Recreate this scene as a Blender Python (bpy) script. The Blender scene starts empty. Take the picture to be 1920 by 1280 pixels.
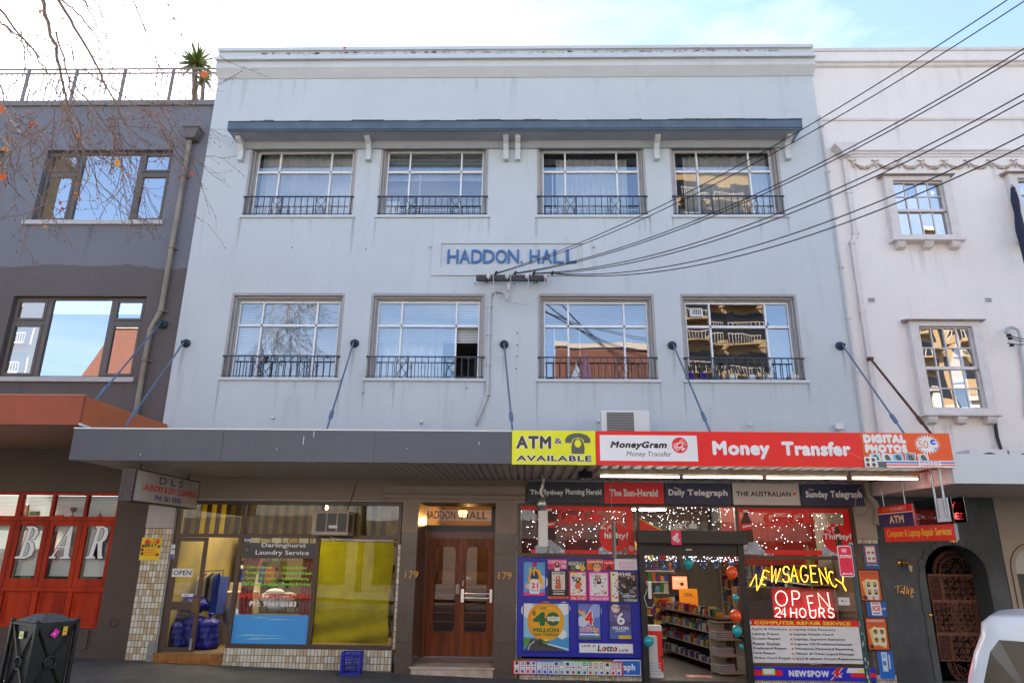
import bpy, bmesh, math, random
from mathutils import Vector, Matrix
random.seed(7)
C = bpy.data.collections.new('scene'); bpy.context.scene.collection.children.link(C)
SC = bpy.context.scene
rad = math.radians
# ---------------------------------------------------------------- camera (eye 2.13 m above the footpath, 13 m from the facade plane y=0)
EYE = Vector((0, -13, 2.13))
FPX, PITCH, YAW, ROLL = 1280.0, 0.296346, 0.0250274, 0.0112061
def ray(px, py):
    u, v = (px-960)/FPX, -(py-640)/FPX
    cr, sr = math.cos(ROLL), math.sin(ROLL)
    u, v = u*cr-v*sr, u*sr+v*cr
    ct, st = math.cos(PITCH), math.sin(PITCH)
    d = (u, ct-v*st, st+v*ct)
    cy, sy = math.cos(YAW), math.sin(YAW)
    return Vector((cy*d[0]-sy*d[1], sy*d[0]+cy*d[1], d[2]))
def W(px, py, Y=0.0):
    """measurement helper: where a sight line of the survey photo meets the vertical plane y=Y"""
    r = ray(px, py); return EYE + r*((Y+13)/r.y)
def R(x0, y0, x1, y1, Y=0.0):
    a = W(x0, y0, Y); b = W(x1, y1, Y)
    return a.x, b.x, b.z, a.z          # X0, X1, Z0 (low), Z1 (high)
cam = bpy.data.objects.new('camera', bpy.data.cameras.new('camera')); C.objects.link(cam); SC.camera = cam
cam.data.sensor_width = 36; cam.data.lens = 24; cam.data.clip_end = 2000; cam.data.clip_start = .05
fw = ray(960, 640).normalized(); rt = (ray(970, 640)-ray(950, 640)).normalized(); up = rt.cross(fw).normalized()
cam.matrix_world = Matrix.Translation(EYE) @ Matrix((rt, up, -fw)).transposed().to_4x4()
# ---------------------------------------------------------------- world, sun, exposure
SUN = ray(270, 60).normalized()
elev = math.asin(SUN.z)
wd = bpy.data.worlds.new('World'); SC.world = wd; wd.use_nodes = True
nt = wd.node_tree; nt.nodes.clear()
def N(t, k, **kw):
    n = t.nodes.new(k)
    for a, b in kw.items(): setattr(n, a, b)
    return n
sky = N(nt, 'ShaderNodeTexSky', sky_type='NISHITA', sun_disc=False)
sky.sun_elevation = elev; sky.sun_rotation = math.atan2(SUN.x, SUN.y)
sky.air_density = 1.0; sky.dust_density = .6; sky.ozone_density = 2.0
SKY_STRENGTH = 0.088
bg = N(nt, 'ShaderNodeBackground'); bg.inputs[1].default_value = SKY_STRENGTH
ou = N(nt, 'ShaderNodeOutputWorld')
tc = N(nt, 'ShaderNodeTexCoord'); mp = N(nt, 'ShaderNodeMapping'); mp.inputs['Scale'].default_value = (1.2, 1.6, 4.2); mp.inputs['Rotation'].default_value = (0.1, .25, .3)
no = N(nt, 'ShaderNodeTexNoise'); no.inputs['Scale'].default_value = 1.5; no.inputs['Detail'].default_value = 9; no.inputs['Roughness'].default_value = .58; no.inputs['Distortion'].default_value = .5
cr = N(nt, 'ShaderNodeValToRGB'); cr.color_ramp.elements[0].position = .5; cr.color_ramp.elements[1].position = .86
cr.color_ramp.elements[0].color = (.05, .05, .05, 1)
cr.color_ramp.elements[1].color = (.75, .75, .75, 1)
mx = N(nt, 'ShaderNodeMix', data_type='RGBA'); mx.inputs['B'].default_value = (4.8, 5.2, 5.8, 1)
L = nt.links.new
L(tc.outputs['Generated'], mp.inputs[0]); L(mp.outputs[0], no.inputs['Vector']); L(no.outputs['Fac'], cr.inputs[0])
L(cr.outputs[0], mx.inputs['Factor']); L(sky.outputs[0], mx.inputs['A']); tn = N(nt, 'ShaderNodeMix', data_type='RGBA', blend_type='MULTIPLY'); tn.inputs['Factor'].default_value = 1; tn.inputs['B'].default_value = (1.0, .985, 1.0, 1)
L(mx.outputs['Result'], tn.inputs['A']); L(tn.outputs['Result'], bg.inputs[0]); L(bg.outputs[0], ou.inputs[0])
sl = bpy.data.lights.new('sun', 'SUN'); sl.energy = 5.0; sl.angle = rad(.5); sl.color = (1, .93, .84)
so = bpy.data.objects.new('sun', sl); C.objects.link(so); so.rotation_euler = SUN.to_track_quat('Z', 'Y').to_euler()
vs = SC.view_settings; vs.view_transform = 'Standard'; vs.look = 'None'; vs.gamma = 1; vs.use_curve_mapping = False
vs.exposure = 2.22
SC.cycles.max_bounces = 8; SC.cycles.transparent_max_bounces = 12; SC.cycles.caustics_reflective = False; SC.cycles.caustics_refractive = False
SC.cycles.sample_clamp_indirect = 6
# ---------------------------------------------------------------- materials
def lin(h):
    h = h.lstrip('#'); c = [int(h[i:i+2], 16)/255 for i in (0, 2, 4)]
    return tuple(x/12.92 if x <= .04045 else ((x+.055)/1.055)**2.4 for x in c)
def col(c): return lin(c) if isinstance(c, str) else c
MC = {}
def M(name, c, rough=.6, metal=0, var=0, scale=4, stretch=(1, 1, 1), c2=None, bump=0, bscale=60, emit=0, coat=0, spec=.5, stain=0):
    if name in MC: return MC[name]
    c = col(c); m = bpy.data.materials.new(name); m.use_nodes = True; t = m.node_tree; b = t.nodes['Principled BSDF']; l = t.links.new
    b.inputs['Base Color'].default_value = (*c, 1); b.inputs['Roughness'].default_value = rough; b.inputs['Metallic'].default_value = metal
    b.inputs['Specular IOR Level'].default_value = spec
    if coat: b.inputs['Coat Weight'].default_value = coat; b.inputs['Coat Roughness'].default_value = .08
    if emit: b.inputs['Emission Color'].default_value = (*c, 1); b.inputs['Emission Strength'].default_value = emit
    g = N(t, 'ShaderNodeNewGeometry')
    if var or c2 or stain:
        mpn = N(t, 'ShaderNodeMapping'); mpn.inputs['Scale'].default_value = stretch; l(g.outputs['Position'], mpn.inputs[0])
        n = N(t, 'ShaderNodeTexNoise'); n.inputs['Scale'].default_value = scale; n.inputs['Detail'].default_value = 7; n.inputs['Roughness'].default_value = .62; l(mpn.outputs[0], n.inputs['Vector'])
        r = N(t, 'ShaderNodeMapRange'); r.inputs[1].default_value = .35; r.inputs[2].default_value = .65; l(n.outputs['Fac'], r.inputs[0])
        x = N(t, 'ShaderNodeMix', data_type='RGBA'); l(r.outputs[0], x.inputs['Factor'])
        a2 = col(c2) if c2 else tuple(v*(1-var) for v in c)
        x.inputs['A'].default_value = (*c, 1); x.inputs['B'].default_value = (*a2, 1)
        last = x.outputs['Result']
        if stain:
            mp2 = N(t, 'ShaderNodeMapping'); mp2.inputs['Scale'].default_value = (2.2, 2.2, .22); l(g.outputs['Position'], mp2.inputs[0])
            n2 = N(t, 'ShaderNodeTexNoise'); n2.inputs['Scale'].default_value = 1.6; n2.inputs['Detail'].default_value = 8; n2.inputs['Roughness'].default_value = .7; l(mp2.outputs[0], n2.inputs['Vector'])
            r2 = N(t, 'ShaderNodeMapRange'); r2.inputs[1].default_value = .55; r2.inputs[2].default_value = .8; r2.inputs[4].default_value = stain; l(n2.outputs['Fac'], r2.inputs[0])
            x2 = N(t, 'ShaderNodeMix', data_type='RGBA'); l(r2.outputs[0], x2.inputs['Factor']); l(last, x2.inputs['A']); x2.inputs['B'].default_value = (c[0]*.55, c[1]*.52, c[2]*.5, 1)
            last = x2.outputs['Result']
        l(last, b.inputs['Base Color'])
        if emit: l(last, b.inputs['Emission Color'])
    if bump:
        n = N(t, 'ShaderNodeTexNoise'); n.inputs['Scale'].default_value = bscale; n.inputs['Detail'].default_value = 5; l(g.outputs['Position'], n.inputs['Vector'])
        bp = N(t, 'ShaderNodeBump'); bp.inputs['Strength'].default_value = bump; bp.inputs['Distance'].default_value = .01; l(n.outputs['Fac'], bp.inputs['Height']); l(bp.outputs[0], b.inputs['Normal'])
    MC[name] = m; return m
def TL(name, c, c2, scale=2.5, k=.45):
    """thin cloth that lets light through"""
    if name in MC: return MC[name]
    m = M(name, c, .85, c2=c2, scale=scale); t = m.node_tree; b = t.nodes['Principled BSDF']; o = t.nodes['Material Output']
    tr = N(t, 'ShaderNodeBsdfTranslucent'); x = N(t, 'ShaderNodeMixShader'); x.inputs[0].default_value = k; src = b.inputs['Base Color'].links[0].from_socket
    t.links.new(src, tr.inputs[0]); t.links.new(b.outputs[0], x.inputs[1]); t.links.new(tr.outputs[0], x.inputs[2]); t.links.new(x.outputs[0], o.inputs[0]); return m
def EM(name, c, s, base=(.02, .02, .02)):
    if name in MC: return MC[name]
    m = M(name, base, .4); b = m.node_tree.nodes['Principled BSDF']; b.inputs['Emission Color'].default_value = (*col(c), 1); b.inputs['Emission Strength'].default_value = s; return m
def PM(h, rough=.42):
    return M('print_'+h, tuple(min(.86, v*1.3) for v in lin(h)), rough, var=.06, scale=3)
def GL(name, refl=.18, tint=(.93, .96, .97), rough=0.0, wob=.0):
    if name in MC: return MC[name]
    m = bpy.data.materials.new(name); m.use_nodes = True; t = m.node_tree; t.nodes.clear(); l = t.links.new
    o = N(t, 'ShaderNodeOutputMaterial'); tr = N(t, 'ShaderNodeBsdfTransparent'); tr.inputs[0].default_value = (*tint, 1)
    gl = N(t, 'ShaderNodeBsdfGlossy'); gl.inputs['Roughness'].default_value = rough; gl.inputs[0].default_value = (.95, .97, 1, 1)
    lw = N(t, 'ShaderNodeFresnel'); lw.inputs[0].default_value = 1.5
    mr = N(t, 'ShaderNodeMapRange'); mr.inputs[1].default_value = .04; mr.inputs[2].default_value = 1; mr.inputs[3].default_value = refl; mr.inputs[4].default_value = 1; l(lw.outputs[0], mr.inputs[0])
    x = N(t, 'ShaderNodeMixShader'); l(mr.outputs[0], x.inputs[0]); l(tr.outputs[0], x.inputs[1]); l(gl.outputs[0], x.inputs[2]); l(x.outputs[0], o.inputs[0])
    if wob:
        g = N(t, 'ShaderNodeNewGeometry'); n = N(t, 'ShaderNodeTexNoise'); n.inputs['Scale'].default_value = 1.3; n.inputs['Detail'].default_value = 1; l(g.outputs['Position'], n.inputs['Vector'])
        bp = N(t, 'ShaderNodeBump'); bp.inputs['Strength'].default_value = wob; bp.inputs['Distance'].default_value = .02; l(n.outputs['Fac'], bp.inputs['Height']); l(bp.outputs[0], gl.inputs['Normal'])
    MC[name] = m; return m
# ---------------------------------------------------------------- object helpers
def tag(o, label=None, cat=None, group=None, kind=None):
    if label: o['label'] = label
    if cat: o['category'] = cat
    if group: o['group'] = group
    if kind: o['kind'] = kind
    return o
def thing(name, label, cat, loc=(0, 0, 0), group=None):
    o = bpy.data.objects.new(name, None); C.objects.link(o); o.location = loc; o.empty_display_size = .2
    return tag(o, label, cat, group)
def wloc(o):
    v = Vector(o.location)
    while o.parent: o = o.parent; v += Vector(o.location)
    return v
class MB:
    """collects geometry in world coordinates; build() links it as ONE mesh object whose origin is its parent's (or org)"""
    def __init__(s): s.v = []; s.f = []; s.m = []; s.s = []; s.mats = []
    def mi(s, mat):
        if mat not in s.mats: s.mats.append(mat)
        return s.mats.index(mat)
    def add(s, vs, fs, mat=None, smooth=False):
        b = len(s.v); s.v += [tuple(v) for v in vs]; k = s.mi(mat) if mat else 0
        for f in fs: s.f.append([i+b for i in f]); s.m.append(k); s.s.append(smooth)
        return s
    def box(s, x0, x1, y0, y1, z0, z1, mat=None):
        return s.add([(x, y, z) for x in (x0, x1) for y in (y0, y1) for z in (z0, z1)],
                     [(0, 1, 3, 2), (4, 6, 7, 5), (0, 4, 5, 1), (2, 3, 7, 6), (0, 2, 6, 4), (1, 5, 7, 3)], mat)
    def obox(s, c, ax, hx, hy, hz, mat=None):      # box with axes
        a, b, d = ax; c = Vector(c)
        return s.add([c+a*(i*hx)+b*(j*hy)+d*(k*hz) for i in (-1, 1) for j in (-1, 1) for k in (-1, 1)],
                     [(0, 1, 3, 2), (4, 6, 7, 5), (0, 4, 5, 1), (2, 3, 7, 6), (0, 2, 6, 4), (1, 5, 7, 3)], mat)
    def bar(s, p, q, w, d=None, mat=None):
        p, q = Vector(p), Vector(q); a = (q-p).normalized(); r = a.cross(Vector((0, 1, 0)));
        if r.length < .1: r = Vector((1, 0, 0))
        r.normalize(); u = r.cross(a)
        return s.obox((p+q)/2, (r, u, a), w/2, (d or w)/2, (q-p).length/2, mat)
    def extr(s, pts, y0, y1, mat=None):            # polygon (x,z) extruded along y
        n = len(pts)
        return s.add([(x, y0, z) for x, z in pts]+[(x, y1, z) for x, z in pts],
                     [list(range(n)), list(range(2*n-1, n-1, -1))]+[(i, i+n, (i+1) % n+n, (i+1) % n) for i in range(n)], mat)
    def extx(s, pts, x0, x1, mat=None):            # polygon (y,z) extruded along x
        n = len(pts)
        return s.add([(x0, y, z) for y, z in pts]+[(x1, y, z) for y, z in pts],
                     [list(range(n)), list(range(2*n-1, n-1, -1))]+[(i, i+n, (i+1) % n+n, (i+1) % n) for i in range(n)], mat)
    def tube(s, pts, r, seg=8, mat=None, cap=True):
        pts = [Vector(p) for p in pts]; n = len(pts); rr = r if isinstance(r, (list, tuple)) else [r]*n; vs = []
        prev = None
        for i, p in enumerate(pts):
            t = (pts[min(i+1, n-1)]-pts[max(i-1, 0)]).normalized()
            if prev is None: a = t.orthogonal().normalized()
            else:
                a = prev-t*prev.dot(t); a = a.normalized() if a.length > 1e-6 else t.orthogonal().normalized()
            prev = a; b = t.cross(a)
            vs += [p+(a*math.cos(2*math.pi*k/seg)+b*math.sin(2*math.pi*k/seg))*rr[i] for k in range(seg)]
        fs = [(i*seg+k, i*seg+(k+1) % seg, (i+1)*seg+(k+1) % seg, (i+1)*seg+k) for i in range(n-1) for k in range(seg)]
        s.add(vs, fs, mat, True)
        if cap: s.add(vs[:seg], [list(range(seg-1, -1, -1))], mat); s.add(vs[-seg:], [list(range(seg))], mat)
        return s
    def lathe(s, prof, c, axis=Vector((0, 0, 1)), seg=16, mat=None, smooth=True):
        axis = Vector(axis).normalized(); a = axis.orthogonal().normalized(); b = axis.cross(a); c = Vector(c); vs = []
        for r, h in prof: vs += [c+axis*h+(a*math.cos(2*math.pi*k/seg)+b*math.sin(2*math.pi*k/seg))*r for k in range(seg)]
        n = len(prof)
        return s.add(vs, [(i*seg+k, i*seg+(k+1) % seg, (i+1)*seg+(k+1) % seg, (i+1)*seg+k) for i in range(n-1) for k in range(seg)], mat, smooth)
    def sphere(s, c, r, mat=None, sx=1, sy=1, sz=1, seg=12, rings=8):
        c = Vector(c); vs = []
        for i in range(rings+1):
            th = math.pi*i/rings
            vs += [(c.x+r*sx*math.sin(th)*math.cos(2*math.pi*k/seg), c.y+r*sy*math.sin(th)*math.sin(2*math.pi*k/seg), c.z+r*sz*math.cos(th)) for k in range(seg)]
        return s.add(vs, [(i*seg+k, (i+1)*seg+k, (i+1)*seg+(k+1) % seg, i*seg+(k+1) % seg) for i in range(rings) for k in range(seg)], mat, True)
    def wall(s, x0, x1, z0, z1, holes, y0, y1, mat=None):  # wall slab y0 (front) .. y1 with rectangular holes (a,b,c,d)=x0,x1,z0,z1
        xs = sorted({x0, x1, *[min(max(h[i], x0), x1) for h in holes for i in (0, 1)]}); zs = sorted({z0, z1, *[min(max(h[i], z0), z1) for h in holes for i in (2, 3)]})
        solid = lambda x, z: x0 < x < x1 and z0 < z < z1 and not any(h[0] < x < h[1] and h[2] < z < h[3] for h in holes)
        for i in range(len(xs)-1):
            for j in range(len(zs)-1):
                a, b, c, d = xs[i], xs[i+1], zs[j], zs[j+1]; mx_, mz_ = (a+b)/2, (c+d)/2
                if not solid(mx_, mz_): continue
                s.add([(a, y0, c), (b, y0, c), (b, y0, d), (a, y0, d)], [(0, 1, 2, 3)], mat)
                s.add([(a, y1, c), (b, y1, c), (b, y1, d), (a, y1, d)], [(3, 2, 1, 0)], mat)
                xl = (xs[i-1]+a)/2 if i else x0-1; xr = (xs[i+2]+b)/2 if i+2 < len(xs) else x1+1
                zl = (zs[j-1]+c)/2 if j else z0-1; zr = (zs[j+2]+d)/2 if j+2 < len(zs) else z1+1
                if not solid(xl, mz_): s.add([(a, y0, c), (a, y0, d), (a, y1, d), (a, y1, c)], [(0, 1, 2, 3)], mat)
                if not solid(xr, mz_): s.add([(b, y0, c), (b, y1, c), (b, y1, d), (b, y0, d)], [(0, 1, 2, 3)], mat)
                if not solid(mx_, zl): s.add([(a, y0, c), (a, y1, c), (b, y1, c), (b, y0, c)], [(0, 1, 2, 3)], mat)
                if not solid(mx_, zr): s.add([(a, y0, d), (b, y0, d), (b, y1, d), (a, y1, d)], [(0, 1, 2, 3)], mat)
        return s
    def build(s, name, mat=None, parent=None, org=None, bev=0, kind=None, recalc=False):
        o0 = Vector(org) if org is not None else (wloc(parent) if parent else Vector((0, 0, 0)))
        me = bpy.data.meshes.new(name)
        me.from_pydata([(v[0]-o0.x, v[1]-o0.y, v[2]-o0.z) for v in s.v], [], s.f)
        for m in (s.mats or [mat]): me.materials.append(m)
        if s.mats: me.polygons.foreach_set('material_index', s.m)
        me.polygons.foreach_set('use_smooth', s.s)
        if bev or recalc:
            bm = bmesh.new(); bm.from_mesh(me)
            bmesh.ops.remove_doubles(bm, verts=bm.verts, dist=1e-5)
            bmesh.ops.recalc_face_normals(bm, faces=bm.faces)
            if bev: bmesh.ops.bevel(bm, geom=[e for e in bm.edges if len(e.link_faces) == 2 and e.calc_face_angle(0) > .5], offset=bev, segments=2, profile=.6, affect='EDGES')
            bm.to_mesh(me); bm.free()
        me.update()
        o = bpy.data.objects.new(name, me); C.objects.link(o)
        if parent: o.parent = parent; o.location = o0-wloc(parent)
        else: o.location = o0
        if kind: o['kind'] = kind
        return o
def inst(src, loc, parent, rot=None, scale=None):       # same mesh again, loc in world
    o = src.copy(); C.objects.link(o); o.parent = parent; o.location = Vector(loc)-(wloc(parent) if parent else Vector((0, 0, 0)))
    if rot is not None: o.rotation_euler = rot
    if scale is not None: o.scale = scale
    return o
def mesh_at(name, mb, mat, parent, loc, bev=0):          # mb built about the origin, object put at loc (world)
    o = mb.build(name, mat, None, org=(0, 0, 0), bev=bev)
    o.parent = parent; o.location = Vector(loc)-(wloc(parent) if parent else Vector((0, 0, 0))); return o
def copy_tree(o, parent=None):
    c = o.copy(); C.objects.link(c); c.parent = parent
    for ch in o.children: copy_tree(ch, c)
    return c
def bx(name, mat, parent, *d, bev=0): return MB().box(*d).build(name, mat, parent, bev=bev)
# ---------------------------------------------------------------- flat print and lettering
GC = {}; AC = {}
def raw(t, bold=0, shear=0):
    cu = bpy.data.curves.new('t', 'FONT'); cu.body = t; cu.offset = bold; cu.shear = shear; cu.resolution_u = 3
    ob = bpy.data.objects.new('t', cu); me = bpy.data.meshes.new_from_object(ob)
    vs = [(v.co.x, v.co.y) for v in me.vertices]; fs = [tuple(p.vertices) for p in me.polygons]
    bpy.data.objects.remove(ob); bpy.data.curves.remove(cu); bpy.data.meshes.remove(me)
    return vs, fs
def adv(ch):
    if ch not in AC:
        w = lambda q: max(v[0] for v in q[0])-min(v[0] for v in q[0])
        AC[ch] = w(raw('I'+ch+'I'))-w(raw('II'))
    return AC[ch]
def glyphs(t, bold=0, shear=0, spacing=1.0):
    """lettering outline, each character filled on its own, scaled to a unit box"""
    k = (t, bold, shear, spacing)
    if k not in GC:
        vs, fs, x = [], [], 0
        for ch in t:
            kk = ('ch', ch, bold, shear)
            if ch != ' ':
                if kk not in GC: GC[kk] = raw(ch, bold, shear)
                n = len(vs); vs += [(a+x, b) for a, b in GC[kk][0]]; fs += [tuple(i+n for i in f) for f in GC[kk][1]]
            x += adv(ch)*spacing+bold*1.2
        xs = [v[0] for v in vs]; ys = [v[1] for v in vs]; a, b, c, d = min(xs), max(xs), min(ys), max(ys)
        GC[k] = ([((x_-a)/(b-a), (y_-c)/(d-c)) for x_, y_ in vs], fs, (b-a, d-c))
    return GC[k]
def nibline(pts, w, thin, ang):
    """calligraphic ribbon as quads"""
    ca, sa = math.cos(ang), math.sin(ang); q = []
    for i in range(len(pts)-1):
        (x0, y0), (x1, y1) = pts[i], pts[i+1]; dx, dy = x1-x0, y1-y0; l_ = math.hypot(dx, dy) or 1e-6; nx, ny = -dy/l_, dx/l_
        h = max(thin, abs(nx*ca+ny*sa)*w)/2; ex, ey = dx/l_*h*.5, dy/l_*h*.5
        q.append([(x0+nx*h-ex, y0+ny*h-ey), (x1+nx*h+ex, y1+ny*h+ey), (x1-nx*h+ex, y1-ny*h+ey), (x0-nx*h-ex, y0-ny*h-ey)])
    return q
class PR:
    def __init__(s, o, u, v, step=.0004, base=.001):
        s.o, s.u, s.v = Vector(o), Vector(u), Vector(v); s.n = s.u.cross(s.v).normalized(); s.k = base; s.st = step; s.mb = MB(); s.U, s.V = s.u.length, s.v.length
    def p(s, a, b): return s.o+s.u*a+s.v*b+s.n*s.k
    def poly(s, pts, c):
        vs = [s.p(*q) for q in pts]; s.mb.add(vs, [list(range(len(pts)))], PM(c) if isinstance(c, str) else c); s.k += s.st; return s
    def rect(s, a0, b0, a1, b1, c): return s.poly([(a0, b0), (a1, b0), (a1, b1), (a0, b1)], c)
    def disc(s, ca, cb, r, c, n=24, ry=None, a0=0, a1=2*math.pi):      # r in units of u; ry in units of v
        ry = ry if ry is not None else r*s.U/s.V
        return s.poly([(ca+r*math.cos(a0+(a1-a0)*k/n), cb+ry*math.sin(a0+(a1-a0)*k/n)) for k in range(n if a1-a0 > 6.2 else n+1)], c)
    def text(s, t, a0, b0, a1, b1, c, bold=.012, shear=0, sp=1.0, rot=0):
        """bold lettering = the plain outline laid several times, each a hair proud of the last and shifted by the weight"""
        vs, fs, (gw, gh) = glyphs(t, 0, shear, sp+bold*1.6); cs, sn = math.cos(rot), math.sin(rot); ca, cb = (a0+a1)/2, (b0+b1)/2
        m = PM(c) if isinstance(c, str) else c; bx_, by_ = bold/gw, bold/gh
        sh = [(0, 0)] if bold <= .002 else [(-1, 0), (1, 0), (0, .7), (0, -.7)] if bold < .03 else [(-1, 0), (1, 0), (0, 1), (0, -1), (.7, .7), (-.7, .7), (.7, -.7), (-.7, -.7), (0, 0)]
        for i, j in sh:
            out = []
            for x, y in vs:
                x = bx_+(1-2*bx_)*x+i*bx_; y = by_+(1-2*by_)*y+j*by_
                X = (a0+(a1-a0)*x-ca)*s.U; Y = (b0+(b1-b0)*y-cb)*s.V; X, Y = X*cs-Y*sn, X*sn+Y*cs; out.append(s.p(ca+X/s.U, cb+Y/s.V))
            s.mb.add(out, fs, m); s.k += .00006
        s.k += s.st; return s
    def otext(s, t, a0, b0, a1, b1, c, oc, o=.03, bold=.012, shear=0, sp=1.0, rot=0):
        s.text(t, a0-o*s.V/s.U*.5, b0-o*.5, a1+o*s.V/s.U*.5, b1+o*.5, oc, bold+.04, shear, sp, rot); return s.text(t, a0, b0, a1, b1, c, bold, shear, sp+.064, rot)
    def line(s, pts, w, c, thin=None, ang=0, close=False):           # w in metres
        P_ = [(a*s.U, b*s.V) for a, b in pts]
        if close: P_.append(P_[0])
        for q in nibline(P_, w, w if thin is None else thin, ang): s.poly([(x/s.U, y/s.V) for x, y in q], c); s.k -= s.st*.93
        s.k += s.st; return s
    def build(s, name, parent): return s.mb.build(name, None, parent)
def wallpr(x0, y0, x1, y1, Y, **k):      # print plane over a measured rectangle on a plane facing the street
    X0, X1, Z0, Z1 = R(x0, y0, x1, y1, Y); return PR((X0, Y, Z0), (X1-X0, 0, 0), (0, 0, Z1-Z0), **k), (X0, X1, Z0, Z1)
def arcpts(cx, cy, rx, ry, a0, a1, n=12): return [(cx+rx*math.cos(rad(a0+(a1-a0)*i/n)), cy+ry*math.sin(rad(a0+(a1-a0)*i/n))) for i in range(n+1)]
STK = {  # single stroke capitals in a 0..1 box
 'N': [[(0, 0), (0, 1), (1, 0), (1, 1)]], 'E': [[(1, 1), (0, 1), (0, 0), (1, 0)], [(0, .52), (.8, .52)]], 'W': [[(0, 1), (.27, 0), (.5, .9), (.73, 0), (1, 1)]],
 'S': [arcpts(.5, .74, .45, .26, 20, 265)+arcpts(.5, .26, .48, .26, 95, -160)], 'A': [[(0, 0), (.5, 1), (1, 0)], [(.22, .38), (.78, .38)]],
 'G': [arcpts(.5, .5, .5, .5, 45, 330, 20)+[(.95, .42), (.55, .42)]], 'C': [arcpts(.55, .5, .5, .5, 50, 310, 18)], 'Y': [[(0, 1), (.5, .5), (1, 1)], [(.5, .5), (.5, 0)]],
 'O': [arcpts(.5, .5, .5, .5, 0, 360, 24)], 'P': [[(0, 0), (0, 1), (.5, 1)]+arcpts(.5, .73, .42, .27, 90, -90, 10)+[(0, .46)]],
 'H': [[(0, 0), (0, 1)], [(1, 0), (1, 1)], [(0, .5), (1, .5)]], 'U': [[(0, 1), (0, .4)]+arcpts(.5, .38, .5, .38, 180, 360, 12)+[(1, 1)]],
 'R': [[(0, 0), (0, 1), (.5, 1)]+arcpts(.5, .75, .42, .25, 90, -90, 10)+[(0, .5)], [(.45, .5), (1, 0)]],
 '2': [arcpts(.5, .7, .45, .3, 160, -20, 10)+[(0, 0), (1, 0)]], '4': [[(.75, 0), (.75, 1), (0, .3), (1, .3)]],
 'M': [[(0, 0), (0, 1), (.5, .35), (1, 1), (1, 0)]], 'X': [[(0, 0), (1, 1)], [(0, 1), (1, 0)]]}
def cola(pr, a0, b0, a1, b1, c, w):
    """flowing script wordmark Coca-Cola"""
    D = [arcpts(.1, .58, .085, .36, 60, 300, 16), [(.145, .3), (.16, .1), (.05, -.08), (.0, .02)],
         arcpts(.215, .42, .04, .2, 0, 360, 12), arcpts(.3, .42, .042, .2, 60, 320, 10), arcpts(.375, .42, .035, .2, 0, 360, 12), [(.412, .62), (.405, .3), (.43, .22), (.46, .3)],
         [(.45, .5), (.53, .54)],
         arcpts(.62, .58, .08, .36, 60, 300, 16), [(.64, .93), (.5, 1.02), (.4, .8)], arcpts(.735, .42, .04, .2, 0, 360, 12),
         [(.79, .4), (.83, .95), (.8, 1.0), (.785, .5), (.8, .22), (.83, .25)], arcpts(.885, .42, .035, .2, 0, 360, 12), [(.922, .62), (.915, .3), (.94, .22), (1, .36)],
         [(.16, .1), (.3, .04), (.45, .1), (.55, .02)]]
    for st in D: pr.line([(a0+(a1-a0)*x+(y-.4)*(a1-a0)*.03, b0+(b1-b0)*y) for x, y in st], w, c, w*.35, rad(15))
# ---------------------------------------------------------------- palette
m_blue = M('facade_paint', (.55, .595, .625), .75, var=.07, scale=.5, bump=.15, bscale=45, stain=.42)
m_bluetrim = M('trim_paint', (.60, .63, .65), .65, var=.06, scale=2, stain=.3)
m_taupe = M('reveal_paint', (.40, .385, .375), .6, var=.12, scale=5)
m_alu = M('white_aluminium', (.84, .85, .87), .35, var=.06, scale=6)
m_iron = M('blue_black_iron', (.03, .045, .075), .45, var=.3, scale=20)
m_hood = M('hood_slate_blue', (.10, .145, .2), .55, var=.25, scale=3, stain=.4)
m_hoodw = M('hood_soffit', (.36, .40, .43), .7, var=.1)
m_lead = M('old_roof_felt', (.10, .10, .11), .8, var=.8, scale=9, bump=.8, bscale=18)
m_letter = M('letter_blue', (.05, .16, .38), .5, var=.15, scale=9)
m_grey = M('dark_grey_render', (.155, .16, .19), .75, var=.1, scale=1.2, bump=.15, bscale=40, stain=.2)
m_brown = M('dark_brown_render', (.10, .073, .06), .8, var=.14, scale=2, bump=.25, bscale=30, stain=.12)
m_bronze = M('bronze_window_frame', (.115, .1, .09), .45, var=.1)
m_sill = M('pale_sill', (.50, .49, .50), .7, var=.12, scale=6, stain=.4)
m_pink = M('pinkish_white_render', (.83, .78, .75), .78, var=.06, scale=.8, bump=.35, bscale=16, stain=.22)
m_pinkt = M('pinkish_white_trim', (.72, .67, .65), .65, var=.12, scale=5, stain=.35)
m_charc = M('charcoal_plaster', (.055, .058, .062), .7, c2=(.11, .12, .13), scale=1.6, stretch=(1, 1, .5), bump=.35, bscale=14)
m_beige = M('beige_render', (.42, .35, .28), .75, var=.08, scale=2, bump=.15)
m_soff = M('awning_soffit_metal', (.66, .59, .51), .45, var=.15, scale=3, spec=.5)
m_soffb = M('awning_beam', (.12, .11, .1), .6, var=.2)
m_fascia = M('fascia_grey', (.082, .09, .112), .45, var=.14, scale=1.4, stain=.5, bump=.1, bscale=5)
m_rust = M('rust_red_cladding', (.34, .065, .022), .5, var=.12, scale=2)
m_white = M('white_sheet', (.8, .8, .8), .5, var=.05)
m_timber = M('orange_red_timber', (.52, .04, .004), .6, c2=(.26, .016, .003), scale=5, stretch=(1, 1, .15), spec=.25, bump=.3, bscale=60)
m_door = M('varnished_door', (.33, .07, .008), .45, c2=(.13, .024, .004), scale=4, stretch=(3, 1, .25), coat=.08, spec=.3)
m_gran = M('dark_polished_granite', (.085, .06, .045), .3, c2=(.12, .088, .07), scale=25, coat=.2)
m_sand = M('taupe_stone', (.34, .27, .22), .75, var=.1, scale=4, bump=.3, bscale=25)
m_marble = M('marble_step', (.6, .53, .46), .4, c2=(.42, .3, .2), scale=3.5)
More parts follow.
